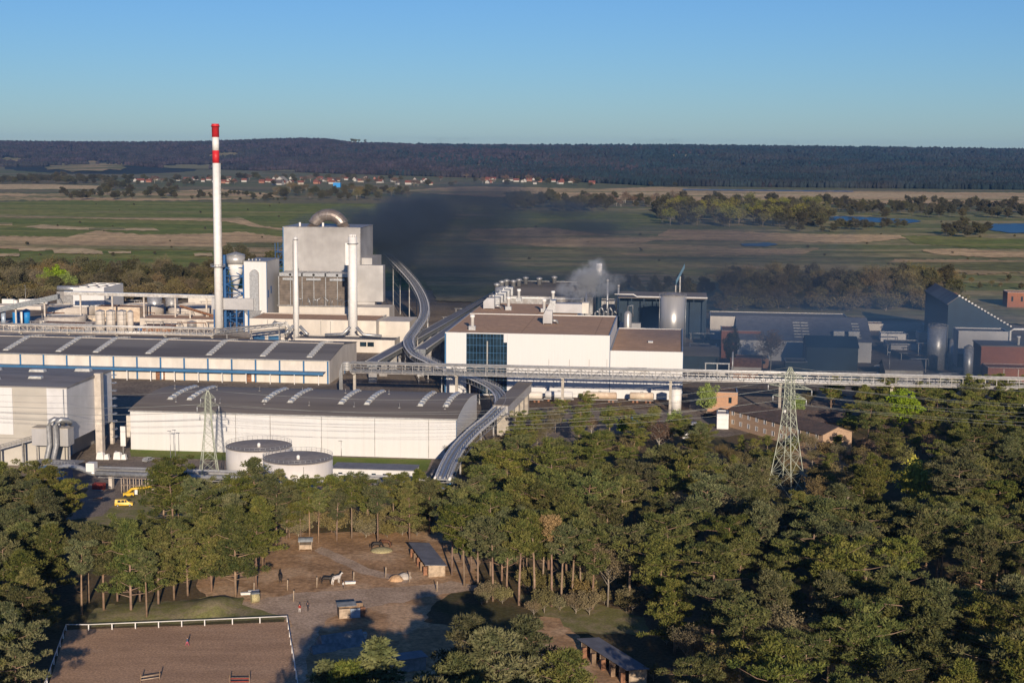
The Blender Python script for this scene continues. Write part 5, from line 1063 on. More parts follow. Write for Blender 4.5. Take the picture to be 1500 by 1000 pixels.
T = site('steel_container', 'red container half hidden under the bent silver pipe', 'container', 135, 718); MB('faded_red').box(0, 3.2, 0, 2.4, .1, 1.9).build('body', parent=T); MB('dull_steel').box(-.05, 3.25, -.08, -.003, 0, .3).build('skid', parent=T)
p = P(112, 738); T = thing('scrap_heap', 'heap of timber and metal scrap beside the road on the left', 'scrap heap', (p.x, p.y, 0))
for i in range(14): a = random.uniform(0, 6); c = Vector((random.uniform(-6, 6), random.uniform(-5, 5), random.uniform(.2, 1.3))); d = Vector((math.cos(a), math.sin(a), random.uniform(-.1, .2))) * random.uniform(1, 2.4); MB(random.choice(['pale_timber', 'rust', 'dull_steel', 'pale_timber'])).bar(c - d, c + d, random.uniform(.2, .5)).build('plank', parent=T)
T = site('signboard', 'white signboard leaning by the gap between the two left halls', 'signboard', 177, 664); MB('white_paint').box(0, 1.7, 0, .15, 2.5, 9).build('panel', parent=T); MB('dull_steel').box(.7, .95, 0, .15, -.1, 2.497).build('post', parent=T)
# generic process clutter, each a small thing of its own
k = 0
spots = [(1045, 468), (1066, 472), (1085, 470), (905, 470), (893, 478), (935, 498), (950, 500), (1012, 498), (1030, 505), (1300, 520), (1320, 530), (1335, 545), (1345, 520), (1290, 545), (1110, 470), (1300, 505), (1315, 550), (1060, 500), (1045, 520), (1360, 560), (610, 500), (640, 508), (560, 535), (575, 520), (650, 480), (668, 470), (690, 462)]
for (px, py) in spots:
    k += 1; T = site('pipe_rack', 'small steel pipe rack with pale pipes in the yard', 'pipe rack', px, py, group='small pipe racks between the factory halls'); L = random.uniform(5, 11); h_ = random.uniform(3, 7)
    for x in (0, L): MB('dull_steel').box(x - .15, x + .15, -.15, .15, -.1, h_).build('post', parent=T)
    for q in range(3): MB('pipe_lagging').tube([(-1, .35 * q, h_ + .2), (L + 1, .35 * q, h_ + .2), (L + 1.3, .35 * q, h_ - random.uniform(1, 3))], .16, 6).build('pipe', parent=T)

for i, (px, py) in enumerate(((70, 455), (95, 470), (118, 476), (62, 470), (130, 462), (205, 470), (222, 474), (246, 470), (262, 466), (240, 482), (300, 470), (305, 482), (270, 456), (295, 456), (190, 450), (8, 486), (45, 484), (88, 487), (128, 486), (215, 486), (262, 486), (300, 488))):
    T = site('pipe_rack', 'small pipe rack among the basins and silos on the left', 'pipe rack', px, py, group='small pipe racks among the basins'); L = random.uniform(5, 14); h_ = random.uniform(2, 6); rm = random.choice(['pipe_lagging', 'dull_steel', 'rust', 'pale_concrete'])
    for x in (0, L * .5, L): MB('dull_steel').box(x - .15, x + .15, -.15, .15, -.1, h_).build('post', parent=T)
    for q in range(3): MB(rm).tube([(-1, .4 * q, h_ + .2), (L + 1, .4 * q, h_ + .2), (L + 1.3, .4 * q, h_ - random.uniform(1, 2))], .2, 6).build('pipe', parent=T)
for i, (px, py, w_, h_, mt) in enumerate(((58, 476, 5, 2.6, 'warm_render'), (112, 481, 4, 2.4, 'rust'), (128, 470, 6, 3, 'cream_tank'), (268, 478, 5, 2.6, 'dull_steel'), (202, 484, 4, 2.2, 'deep_blue_paint'), (72, 482, 7, 2.4, 'pale_concrete'), (290, 464, 5, 3, 'warm_render'), (240, 476, 8, 2, 'rust'), (12, 482, 5, 2.4, 'warm_render'), (306, 452, 6, 3, 'dull_steel'))):
    T = site('plant_container', 'small box-shaped plant container among the basins, ' + ['cream, near the blue tanks', 'rust-coloured, left of the four silos', 'cream, directly left of the hooped silos', 'grey, left of the chimney foot', 'dark blue, right of the smooth silo', 'flat and pale, behind the pipe bridge', 'pale, between the two big basins', 'rust-roofed and long, before the big basin', 'pale, at the left edge', 'grey, below the slab-roofed building'][i], 'container', px, py); MB(mt).box(0, w_, 0, 3, -.1, h_).build('body', parent=T); MB('dull_steel').box(-.2, w_ + .2, -.2, 3.2, h_ + .003, h_ + .2).build('roof', parent=T)
shed(1200, 560, 1290, 549, 12, 'long low dark-roofed shed behind the right stretch of the pipe bridge', 'dark_teal', 'rust'); shed(1296, 556, 1352, 541, 18, 'dark pitched shed between the pale hall and the fat grey silo', 'dull_steel', 'dark_felt_roof', pitched=True); shed(1380, 562, 1430, 551, 10, 'low dark shed at the foot of the slim metal silo', 'dark_teal', 'dark_felt_roof'); shed(1118, 560, 1150, 549, 10, 'small dark flat shed right behind the big pylon head', 'dark_teal', 'rust'); shed(1300, 512, 1350, 503, 16, 'grey flat shed left of the fat grey silo', 'grey_cladding', 'dark_felt_roof'); shed(1010, 520, 1050, 508, 14, 'smoky dark annex right of the tall steel tank', 'dark_teal', 'dark_felt_roof'); shed(1040, 497, 1078, 486, 10, 'low grey annex left of the square brick house', 'grey_cladding', 'dull_steel'); shed(1345, 498, 1368, 487, 10, 'small pale pump house in front of the long low hall', 'warm_render', 'dull_steel')
shed(830, 470, 900, 440, 14, 'smoke-darkened tower block with ducts behind the steam', 'dull_steel', 'brownish_roof', 'plant_building', 'plant room')
# ------------------------------------------------------------------ trees
def leafmat(name, c1, c2, rnd=.22, sc=.55, c3=None):
    m_, nt, b = newmat(name); v = coords(nt, 'Object')
    n1 = noise(nt, v, sc, 4, .7); c = mix(nt, n1.ramp(.35, .65), c1, c2)
    if c3: n2 = noise(nt, v, sc * .35, 3, .6); c = mix(nt, n2.ramp(.5, .7) * .7, c, c3)
    oi = nt.nodes.new('ShaderNodeObjectInfo'); r = X(nt, oi.outputs['Random']); hs = nt.nodes.new('ShaderNodeHueSaturation')
    nt.links.new(r.ramp(0, 1, 1 - rnd, 1 + rnd, False).s, hs.inputs['Value']); r2 = (r * 7.31).fract(); nt.links.new(r2.ramp(0, 1, .475, .515, False).s, hs.inputs['Hue'])
    r3 = (r * 17.3).fract(); nt.links.new(r3.ramp(0, 1, .75, 1.15, False).s, hs.inputs['Saturation'])
    nt.links.new(c, hs.inputs['Color']); nt.links.new(hs.outputs[0], b.inputs['Base Color']); b.inputs['Roughness'].default_value = .8; b.inputs['Specular IOR Level'].default_value = .15
    MATS[name] = m_
leafmat('pine_needles', (.050, .068, .020), (.150, .150, .046), .30, .5, c3=(.165, .145, .048))
leafmat('spruce_needles', (.08, .105, .03), (.16, .17, .055))
leafmat('spring_leaves', (.20, .20, .04), (.13, .14, .04), c3=(.20, .17, .07))
leafmat('bright_leaves', (.22, .30, .03), (.16, .23, .03), .1)
leafmat('yellow_leaves', (.50, .42, .03), (.30, .27, .03), .1)
leafmat('olive_twigs', (.19, .155, .065), (.13, .11, .05), c3=(.10, .11, .04))
leafmat('brown_twigs', (.20, .135, .085), (.13, .09, .06))
leafmat('dry_needles', (.32, .20, .11), (.24, .16, .09))
leafmat('belt_leaves', (.055, .055, .026), (.095, .085, .042), .3, .2, c3=(.085, .10, .03))
M('pine_bark', (.27, .18, .12), .95, var=.25, scale=.8, col2=(.20, .15, .11), amt=.8, rnd=.2)
M('grey_bark', (.26, .22, .17), .95, var=.2, scale=.8, rnd=.2)
M('birch_bark', (.50, .47, .40), .9, var=.2, scale=1.5, col2=(.1, .09, .08), amt=.5)

def tri_mesh(name, V3, mat):
    """V3: (n,3,3) triangles"""
    n = len(V3); me = bpy.data.meshes.new(name); me.vertices.add(n * 3); me.loops.add(n * 3); me.polygons.add(n)
    me.vertices.foreach_set('co', V3.astype(np.float32).ravel()); me.loops.foreach_set('vertex_index', np.arange(n * 3, dtype=np.int32))
    me.polygons.foreach_set('loop_start', np.arange(0, n * 3, 3, dtype=np.int32)); me.polygons.foreach_set('loop_total', np.full(n, 3, dtype=np.int32))
    me.materials.append(MATS[mat]); me.update(); me.validate(); return me
def clump_tris(c, rad, n, size, flat=.7, rng=RNG, upb=0.0, wd=1.0, ln=1.0):
    """n leaf triangles in an ellipsoid shell around c"""
    d = rng.normal(size=(n, 3)); d /= np.linalg.norm(d, axis=1)[:, None]; r = rng.uniform(.45, 1.0, n)[:, None] ** .7
    ce = np.array(c) + d * r * rad * np.array([1, 1, flat])
    a = rng.normal(size=(n, 3)); a = a * .6 + d * .7 + np.array([0, 0, upb]); a /= np.linalg.norm(a, axis=1)[:, None]
    t = np.cross(a, rng.normal(size=(n, 3))); t /= np.linalg.norm(t, axis=1)[:, None]
    s = size * rng.uniform(.6, 1.4, n)[:, None]
    return np.stack([ce - t * s * .5 * wd, ce + t * s * .5 * wd, ce + a * s * 1.2 * ln], axis=1)
LIMB = {}
def make_tree(name, kind, seed):
    """returns (trunk_mesh, crown_mesh, height)"""
    rng = np.random.default_rng(seed); rnd = random.Random(seed); T_ = []; mb = MB(); H_ = 1.0
    if kind.startswith('pine') or kind == 'dry':
        h = 16.0; top = h * .97; low = {'pine': .46, 'pinefull': .20, 'pinehigh': .58, 'dry': .74}[kind]; rmax = {'pine': 4.3, 'pinefull': 4.8, 'pinehigh': 3.3, 'dry': 2.0}[kind]
        lean = (rnd.uniform(-.8, .8), rnd.uniform(-.8, .8)); ctr = lambda z: (lean[0] * (z / h) ** 2, lean[1] * (z / h) ** 2)
        mb.mats = ['pine_bark']; mb.tube([(*ctr(z), z) for z in (-.3, h * .25, h * .5, h * .75, h * .95)], [.26, .21, .17, .12, .05], 7)
        n = {'pine': 24, 'pinefull': 36, 'pinehigh': 17, 'dry': 10}[kind]
        for i in range(n):
            t = (i + rnd.random()) / n; z = h * (low + (1 - low) * t) * .985; 
            R = rmax * math.sin(PI * min(1, .16 + .80 * (1 - t) ** .75)) ** .8 * rnd.choice([.55, .75, .95, 1.1, 1.3]) * rnd.uniform(.9, 1.1) if kind != 'pinefull' else rmax * (1 - t) ** .55 * rnd.choice([.6, .85, 1.0, 1.25])
            a = i * 2.4 + rnd.uniform(-.5, .5); c0 = ctr(z); tip = (c0[0] + math.cos(a) * R, c0[1] + math.sin(a) * R, z + R * rnd.uniform(.05, .32))
            mb.tube([(c0[0], c0[1], z - .5), ((c0[0] + tip[0]) / 2, (c0[1] + tip[1]) / 2, z), tip], [.09, .06, .02], 4, cap=False)
            for q in (1.0, .66, .36):
                if q < .5 and R < 2: continue
                rr = rnd.uniform(.75, 1.25) * (1.0 if q == 1 else .9); cc = (c0[0] + (tip[0] - c0[0]) * q + rnd.uniform(-.5, .5), c0[1] + (tip[1] - c0[1]) * q + rnd.uniform(-.5, .5), z + (tip[2] - z) * q + rnd.uniform(.0, .5))
                T_.append(clump_tris(cc, rr * .95, 125, .245, .5, rng, .6, .75, 1.45))
        T_.append(clump_tris((*ctr(top), top), 1.1, 80, .32, .8, rng, .5))
        for i in range(5 if kind != 'pinefull' else 2):
            z = h * rnd.uniform(.25, low + .1); a = rnd.uniform(0, 6.3); L = rnd.uniform(.8, 2.2); c0 = ctr(z); mb.tube([(c0[0], c0[1], z), (c0[0] + math.cos(a) * L, c0[1] + math.sin(a) * L, z + .3)], [.05, .015], 3, cap=False)
        lm = 'pine_needles' if kind != 'dry' else 'dry_needles'
    elif kind == 'spruce':
        h = 13.0; mb.mats = ['pine_bark']; mb.tube([(0, 0, -.3), (0, 0, h * .95)], [.2, .03], 6)
        for i in range(46):
            t = (i + .5) / 46; z = h * (.06 + .92 * t); R = 3.1 * (1 - t) ** .8 + .2; a = i * 2.4; k = rnd.uniform(.75, 1.1)
            for q in (1, .6, .3):
                T_.append(clump_tris((math.cos(a) * R * q * k, math.sin(a) * R * q * k, z - R * q * .12), .5 + .35 * (1 - t), 46, .26, .45, rng, .25))
        lm = 'spruce_needles'
    else:
        h = {'bare': 13.0, 'spring': 12.0, 'bright': 11.0, 'yellow': 6.0, 'dry': 14.0, 'belt': 18.0, 'shrub': 5.0, 'olive': 13.0}[kind]; Rr = {'bare': 3.4, 'spring': 3.8, 'bright': 2.4, 'yellow': 2.1, 'dry': 1.9, 'belt': 4.6, 'shrub': 3.2, 'olive': 4.4}[kind]
        mb.mats = ['birch_bark' if kind in ('bare',) and seed % 2 else ('dark_bark' if kind == 'belt' else 'grey_bark')]; dense = {'bare': .12, 'spring': .75, 'bright': 1.3, 'yellow': 1.0, 'dry': .9, 'belt': 1.9, 'shrub': 1.0, 'olive': .42}[kind]
        th = h * (.12 if kind in ('shrub', 'yellow', 'belt', 'bright') else .28)
        mb.tube([(0, 0, -.3), (rnd.uniform(-.2, .2), 0, th), (rnd.uniform(-.4, .4), rnd.uniform(-.4, .4), h * .75)], [.2, .15, .04], 6)
        tips = []
        for i in range(16):
            z0 = th + (h * .65 - th) * i / 16; a = i * 2.4 + rnd.uniform(-.4, .4); L = Rr * (1 - .45 * i / 16) * rnd.uniform(.75, 1.15); up_ = rnd.uniform(.7, 1.4)
            e = Vector((math.cos(a) * L, math.sin(a) * L, min(h * .97, z0 + L * up_))); s0 = Vector((0, 0, z0)); m1 = s0.lerp(e, .45) + Vector((0, 0, -.25)); mb.tube([s0, m1, e], [.085, .055, .02], 4, cap=False); tips.append(e)
            for q in range(9 if kind in ('bare', 'olive') else 5):
                t = rnd.uniform(.3, 1.0); p0 = s0.lerp(e, t); e2 = p0 + Vector((rnd.uniform(-1, 1), rnd.uniform(-1, 1), rnd.uniform(.2, 1.5))) * rnd.uniform(.7, 1.5); mb.tube([p0, e2], [.032, .012], 3, cap=False); tips.append(e2)
        for e in tips:
            k = int({'bare': 26, 'olive': 34}.get(kind, 30) * (1 if kind in ('bare', 'olive') else dense * 1.25))
            T_.append(clump_tris(tuple(e), rnd.uniform(.6, 1.05) * (1.25 if kind == 'belt' else 1), k, .20 if kind in ('bare', 'olive') else (.42 if kind == 'belt' else .30), .9, rng))
        T_.append(clump_tris((0, 0, h * .9), Rr * .3, 60, .3, 1.0, rng))
        lm = {'bare': 'brown_twigs', 'spring': 'spring_leaves', 'bright': 'bright_leaves', 'yellow': 'yellow_leaves', 'dry': 'dry_needles', 'belt': 'belt_leaves', 'shrub': 'olive_twigs', 'olive': 'olive_twigs'}[kind]
    o = mb.build(name + '_trunk_mesh'); tm = o.data; bpy.data.objects.remove(o)
    cm = tri_mesh(name + '_crown', np.concatenate(T_), lm)
    return tm, cm, h
PROTO = {}
for kind, n in (('pine', 5), ('pinefull', 4), ('pinehigh', 3), ('spruce', 2), ('bare', 3), ('spring', 3), ('bright', 2), ('yellow', 1), ('dry', 1), ('belt', 4), ('shrub', 2), ('olive', 3)):
    PROTO[kind] = [make_tree(kind, kind, 100 * len(kind) + i * 17 + ord(kind[-1])) for i in range(n)]
KN = {'pine': ('pine_tree', 'pine tree'), 'pinefull': ('pine_tree', 'pine tree'), 'pinehigh': ('pine_tree', 'pine tree'), 'spruce': ('spruce_tree', 'spruce tree'), 'bare': ('bare_tree', 'bare tree'), 'spring': ('birch_tree', 'leafing tree'), 'bright': ('poplar_tree', 'poplar'), 'yellow': ('blossoming_shrub', 'shrub'), 'dry': ('dry_pine', 'dead pine'), 'belt': ('deciduous_tree', 'tree'), 'shrub': ('shrub', 'shrub'), 'olive': ('budding_tree', 'budding tree')}
PINES = []; SUBNAME = [None]
def tree(kind, x, y, h, label, group=None, z=0, wide=1.0, rz=None, tiny=False, now=False):
    if kind.startswith('pine') and not now and z == 0: PINES.append((h * wide / y, kind, x, y, h, label, group, wide)); return None
    tm, cm, h0 = random.choice(PROTO[kind]); s_ = h / h0; nm, cat = KN[kind]
    if SUBNAME[0] and kind == 'belt': nm, cat = SUBNAME[0]
    T = thing(nm, label, cat, (x, y, z), random.uniform(0, 6.28) if rz is None else rz, group); T.scale = (s_ * wide, s_ * wide, s_)
    for nm_, me in (('trunk', tm), ('crown', cm)):
        o = bpy.data.objects.new(nm_, me); COL.objects.link(o); o.parent = T
    return T
def inpoly(x, y, poly):
    c = False; j = len(poly) - 1
    for i in range(len(poly)):
        xi, yi = poly[i]; xj, yj = poly[j]
        if (yi > y) != (yj > y) and x < (xj - xi) * (y - yi) / (yj - yi) + xi: c = not c
        j = i
    return c
PLACED = []
def free(x, y, d): return all((x - a) ** 2 + (y - b) ** 2 > d * d for a, b in PLACED)
def explicit(kind, px, py, h, label, group=None, wide=1.0):
    p = P(px, py); PLACED.append((p.x, p.y)); return tree(kind, p.x, p.y, h, label, group, wide=wide)
# --- trees one can point to
E = explicit
E('bright', 1035, 608, 13.5, 'bright green leafy poplar beside the orange brick building', wide=1.1)
E('bright', 1243, 640, 8.5, 'round bright green tree right of the long brick office', wide=1.5)
E('bright', 987, 640, 10, 'bright green young tree left of the poplar and the brick building', wide=1.2)
E('bright', 1322, 636, 17, 'yellow-green round tree poking over the pipe bridge at the right', wide=1.6)
E('yellow', 1343, 748, 12, 'bright yellow blossoming shrub in the pine wood right of the big pylon')
E('yellow', 1480, 752, 6, 'yellow-green shrub at the right edge of the pine wood')
E('bright', 1168, 610, 9, 'green tree standing just behind the head of the big pylon', wide=1.3)
E('bright', 915, 640, 8, 'small bright green tree in the wood below the rail wagons', wide=1.4); E('bright', 1452, 700, 8, 'yellow-green tree among the pines near the right edge', wide=1.4); E('spring', 850, 700, 12, 'large yellowish leafing tree in the wood centre', wide=1.3)
E('bare', 965, 668, 13, 'bare tree with spreading pale branches left of the poplar', wide=1.3)
E('dry', 808, 888, 20, 'tall pine with rust-brown dry crown at the clearing edge')
E('olive', 1140, 1010, 17, 'large olive-brown budding tree at the bottom right with fine pale branches', wide=1.1)
E('spruce', 552, 1138, 23, 'light green spruce in the middle of the bottom edge, tallest one', wide=1.6)
E('spruce', 480, 1150, 20.5, 'small light green spruce left of the tallest spruce at the bottom edge', wide=1.5); E('olive', 1186, 672, 8.5, 'budding tree in front of the lit gable of the brick office'); E('pine', 1160, 676, 7.5, 'small pine before the right end of the long brick office')
E('pinefull', 512, 1165, 21, 'bushy pine between the two spruces at the bottom edge')
for i, (px, py, h) in enumerate(((692, 1092, 22.5), (765, 1088, 21.5), (728, 1130, 23), (822, 1110, 18.5), (655, 1150, 21))):
    E('pinefull', px, py, h, ['spreading dark pine at the bottom centre, left top of its cluster', 'spreading pine at the bottom centre, right of its cluster', 'big pine low in the bottom centre cluster', 'pine at the bottom edge left of the stable shed with brown doors', 'pine cut by the bottom edge below the dark shadow'][i], wide=1.25)
# belt behind the paddock
G_BACK = 'pines in the row behind the horse paddock'; rr = random.Random(3)
for i in range(17):
    px = 428 + i * 13 + rr.uniform(-8, 8); py = 790 + rr.uniform(-16, 8) - (6 if px > 560 else 0)
    E(rr.choice(['pine', 'pine', 'pinefull', 'pinehigh']), px, py, rr.uniform(12.0, 15.2), 'slim pine in the tight row behind the horse paddock', G_BACK)
for i in range(14):
    px = 440 + i * 14 + rr.uniform(-4, 4); E(rr.choice(['pine', 'pinehigh', 'olive']), px, 764 + rr.uniform(-6, 8), rr.uniform(5.5, 9), 'tree in the second row behind the horse paddock, under the pipeline', 'trees in the second row behind the paddock')
G_L = 'pines between the riding arena and the yellow van'
for (px, py, h, k) in ((152, 893, 17, 'pine'), (192, 897, 19.5, 'pinefull'), (172, 880, 15, 'pinehigh'), (205, 880, 17, 'pine'), (232, 886, 17, 'pinefull'), (255, 878, 17, 'pine'), (130, 882, 17, 'pinehigh'), (120, 900, 16, 'pinehigh'), (180, 855, 15, 'pine'), (225, 855, 15, 'pine'), (275, 872, 16, 'pinefull'), (215, 905, 14, 'pinehigh')): E(k, px, py, h, 'pine in the clump between the riding arena and the yellow van', G_L, 1.05)
G_M = 'pines in the wood left of the horse paddock'
for (px, py, h, k) in ((345, 874, 20, 'pinefull'), (375, 862, 17, 'pine'), (310, 866, 17, 'pinefull'), (300, 840, 18, 'pine'), (340, 835, 18, 'pinefull'), (385, 832, 17, 'pinefull'), (405, 806, 17, 'pine'), (255, 795, 19, 'pine'), (285, 800, 17, 'pinefull'), (240, 778, 18, 'pinefull'), (262, 765, 17, 'pine'), (372, 790, 21, 'pinefull'), (350, 800, 17, 'pine'), (320, 810, 16, 'pine'), (400, 775, 15, 'pine'), (420, 790, 15, 'pinefull'), (335, 780, 14, 'spring'), (300, 775, 13, 'pine')): E(k, px, py, h, 'pine in the wood left of the horse paddock', G_M, 1.05) if k != 'spring' else E(k, px, py, h, 'light green leafing tree among the pines left of the paddock')
# left edge wood
WOODL = [(-260, 1500), (-120, 765), (60, 768), (110, 785), (80, 810), (95, 850), (85, 900), (60, 960), (30, 1060), (-20, 1500)]
WOODR = [(668, 790), (700, 735), (712, 690), (760, 642), (800, 628), (860, 622), (960, 625), (1010, 640), (1050, 640), (1060, 650), (1160, 650), (1175, 592), (1300, 588), (1480, 590), (1660, 596), (2000, 1500), (980, 1500), (1010, 1030), (955, 960), (930, 900), (830, 868), (740, 862), (700, 845), (655, 825), (645, 760)]
def wlabel(px, py, kind):
    base = {'pine': 'dark green pine', 'pinefull': 'dark green pine', 'pinehigh': 'dark green pine', 'bare': 'leafless brown tree', 'spring': 'yellowish leafing tree', 'olive': 'olive-brown budding tree', 'spruce': 'light spruce', 'shrub': 'low shrub'}[kind]
    if px < 300: z = 'in the dark wood along the left edge, upper part' if py < 800 else ('in the dark wood left of the riding arena' if py < 930 else 'in the bottom left corner wood')
    elif py < 690: z = 'between the conveyor bend and the brick office' if px < 1060 else ('around the foot of the big pylon' if px < 1240 else 'just below the pipe bridge at the right edge')
    elif py < 760: z = 'in the wood beside the conveyor foot' if px < 800 else ('in the middle of the wood left of the big pylon' if px < 1090 else ('in the wood right of the big pylon' if px < 1300 else 'in the wood around the yellow shrub'))
    elif py < 860: z = 'in the wood right of the horse paddock shed' if px < 850 else ('in the wood centre below the big pylon' if px < 1150 else 'in the broad wood at the right, middle height')
    elif py < 1000: z = 'along the clearing above the lower stable shed' if px < 1050 else 'in the lower right wood'
    else: z = 'along the bottom right edge of the photo'
    return base + ' ' + z
cnt = {}
def scatter(poly, n, d0, kinds, hs, maxy, seed):
    r = random.Random(seed); xs = [P(*q).x for q in poly]; ys = [P(*q).y for q in poly]; wp = [(P(*q).x, P(*q).y) for q in poly]; k = 0
    for _ in range(n):
        x = r.uniform(min(xs), max(xs)); y = r.uniform(min(ys), max(ys))
        if not inpoly(x, y, wp): continue
        px, py = proj((x, y, 0)); top = proj((x, y, 17))[1]
        if px < -60 or px > 1560 or top > 1010: continue
        d = d0 * (1.0 if y > 330 else 1.08)
        if 1035 < px < 1240 and 606 < py < 660: continue
        if 1005 < px < 1060 and py < 670: continue
        if 1112 < px < 1195 and 700 < py < 775: continue
        if 1300 < px < 1385 and 742 < py < 812: continue
        if 1295 < px < 1350 and 636 < py < 670: continue
        if 620 < px < 705 and py < 800: continue
        if not free(x, y, d): continue
        kd = kinds(px, py, r); h = hs(px, py, r, kd); PLACED.append((x, y)); lb = wlabel(px, py, kd)
        tree(kd, x, y, h, lb, lb.split(' ', 0)[0].replace('tree', 'trees').replace('pine', 'pines', 1) if False else 'group: ' + lb if False else lb.replace(' tree', ' trees').replace('green pine ', 'green pines ').replace('light spruce', 'light spruces').replace('shrub ', 'shrubs '), wide=r.uniform(1.0, 1.3)); k += 1; cnt[KN[kd][0]] = cnt.get(KN[kd][0], 0) + 1
    return k
def kindR(px, py, r):
    u = r.random()
    mixed = (px < 1130 and py < 800) or (1150 < px < 1400 and py < 760)
    if py < 700 and px < 760: return 'bare' if u < .75 else 'pine'
    if mixed: return 'pine' if u < .42 else ('pinefull' if u < .50 else ('olive' if u < .74 else ('bare' if u < .84 else 'spring')))
    if px > 1000 and 700 < py: return 'pine' if u < .62 else ('pinefull' if u < .86 else ('pinehigh' if u < .96 else 'olive'))
    return 'pine' if u < .5 else ('pinehigh' if u < .75 else ('pinefull' if u < .92 else 'olive'))
def hR(px, py, r, k):
    b = {'bare': 12, 'spring': 11.5, 'olive': 12.5}.get(k, 17.8)
    if py < 610: b *= .62
    elif py < 690: b *= .62 if px < 1240 else .8
    elif py < 740: b *= .85
    Yd = 220000 / (py - 214)
    if 1095 < px < 1212 and py >= 770: b = min(b, max(4, (py - 730) * Yd / 2200))
    if 1290 < px < 1400 and py >= 800: b = min(b, max(4, (py - 742) * Yd / 2200))
    if 1030 < px < 1250 and 606 < py < 745: b = min(b, 6.0 + max(0, py - 675) * .05)
    return b * r.uniform(.82, 1.18)
nR = scatter(WOODR, 20000, 8.9, kindR, hR, 0, 5)
nL = scatter(WOODL, 3000, 6.6, lambda px, py, r: 'pine' if r.random() < .5 else ('pinefull' if r.random() < .7 else 'pinehigh'), lambda px, py, r, k: 15.5 * r.uniform(.85, 1.15), 0, 6)
print('WOOD', nR, nL, cnt)
# pines below the frame whose shadows reach into it
for (px, py, h) in ((455, 1290, 25), (520, 1290, 26), (575, 1290, 26), (620, 1210, 21), (600, 1330, 27), (640, 1290, 26), (550, 1350, 28), (740, 1300, 25), (690, 1350, 27), (500, 1350, 28), (705, 1250, 24), (800, 1260, 23), (610, 1170, 18), (470, 1360, 28), (660, 1240, 23), (585, 1200, 20), (540, 1210, 22), (490, 1210, 21), (598, 1290, 26), (640, 1240, 24), (620, 1350, 29), (565, 1400, 30), (520, 1420, 30), (480, 1300, 26), (675, 1200, 21)):
    E('pinefull', px, py, h, 'pine at the bottom edge whose shadow falls on the sandy yard', 'pines below the bottom edge', 1.15)
# understorey: shrubs and bushes along edges
for (px, py, h, k) in ((662, 842, 17, 'pine'), (680, 858, 18, 'pine'), (700, 868, 17, 'pinehigh'), (722, 880, 18, 'pinehigh'), (742, 872, 17, 'pine'), (760, 886, 19, 'pinehigh'), (783, 884, 20, 'pinehigh'), (795, 872, 18, 'pine'), (822, 890, 18, 'pinehigh'), (838, 884, 19, 'pinehigh'), (850, 878, 17, 'pine'), (868, 892, 18, 'pine'), (735, 850, 17, 'pinefull'), (690, 836, 16, 'pinefull'), (890, 888, 17, 'olive'), (770, 860, 16, 'pine')):
    E(k, px, py, h, 'slender pine in the stand between the paddock shed and the lower stable shed' if k != 'olive' else 'budding tree at the edge of the stand above the lower stable shed', 'slender pines above the lower stable shed' if k != 'olive' else None)
for i in range(22):
    p = P(430 + i * 9.5 + rr.uniform(-6, 6), rr.uniform(764, 788)); tree('shrub', p.x, p.y, rr.uniform(2.0, 4.5), 'low scrub between the trunks behind the horse paddock', 'scrub behind the paddock', wide=1.3)
for i in range(30):
    px = rr.uniform(700, 1000); py = rr.uniform(862, 905) if px < 950 else rr.uniform(890, 1000)
    if px > 845 and py > 925 and px < 950: continue
    p = P(px, py); tree('shrub', p.x, p.y, rr.uniform(2.2, 4.2), 'low brown-green shrub at the clearing above the lower stable shed', 'shrubs at the clearing edge')
for i in range(30):
    px = rr.uniform(650, 760); py = rr.uniform(655, 705); p = P(px, py); tree('shrub', p.x, p.y, rr.uniform(2.5, 5), 'brownish shrub on the slope beside the conveyor bend', 'shrubs beside the conveyor bend')
for i in range(26):
    px = rr.uniform(1060, 1290); py = rr.uniform(672, 740); p = P(px, py); tree('shrub', p.x, p.y, rr.uniform(2.5, 4.5), 'scrubby bush around the foot of the big pylon', 'bushes around the big pylon')
E('bare', 1128, 545, 20, 'big bare tree in front of the pale hall with bluish roof', wide=1.2)
E('belt', 1070, 540, 20, 'dark evergreen-looking tree hiding the left half of the square brick house', wide=.7)
E('belt', 1006, 458, 22, 'dark round tree right of the blue inclined gallery', wide=1.2)
# --- tree belts behind the works
def flush_pines():
    ps = sorted(PINES, key=lambda p: -p[0]); V_ = {0: [], 1: []}
    for q in ps[:290]: tree(q[1], q[2], q[3], q[4], q[5], q[6], wide=q[7], now=True)
    rest = ps[290:]; arr = {}
    if not rest: return
    tris = {'c': [], 't': []}
    for q in rest:
        tm, cm, h0 = random.choice(PROTO[q[1]]); s_ = q[4] / h0; an = random.uniform(0, 6.28); c_, s2 = math.cos(an), math.sin(an)
        for key, me in (('t', tm), ('c', cm)):
            if me.name not in arr:
                co = np.zeros(len(me.vertices) * 3); me.vertices.foreach_get('co', co); co = co.reshape(-1, 3); me.calc_loop_triangles(); li = np.zeros(len(me.loop_triangles) * 3, dtype=np.int32); me.loop_triangles.foreach_get('vertices', li); arr[me.name] = co[li].reshape(-1, 3, 3)
            a = arr[me.name]; b = np.empty_like(a); b[..., 0] = (a[..., 0] * c_ - a[..., 1] * s2) * s_ * q[7] + q[2]; b[..., 1] = (a[..., 0] * s2 + a[..., 1] * c_) * s_ * q[7] + q[3]; b[..., 2] = a[..., 2] * s_; tris[key].append(b)
    tc, tt = np.concatenate(tris['c']), np.concatenate(tris['t']); me = tri_mesh('pine_wood', np.concatenate([tc, tt]), 'pine_needles'); me.materials.append(MATS['pine_bark']); mi = np.zeros(len(me.polygons), dtype=np.int32); mi[len(tc):] = 1; me.polygons.foreach_set('material_index', mi)
    o = bpy.data.objects.new('pine_wood', me); COL.objects.link(o); tag(o, kind='stuff')
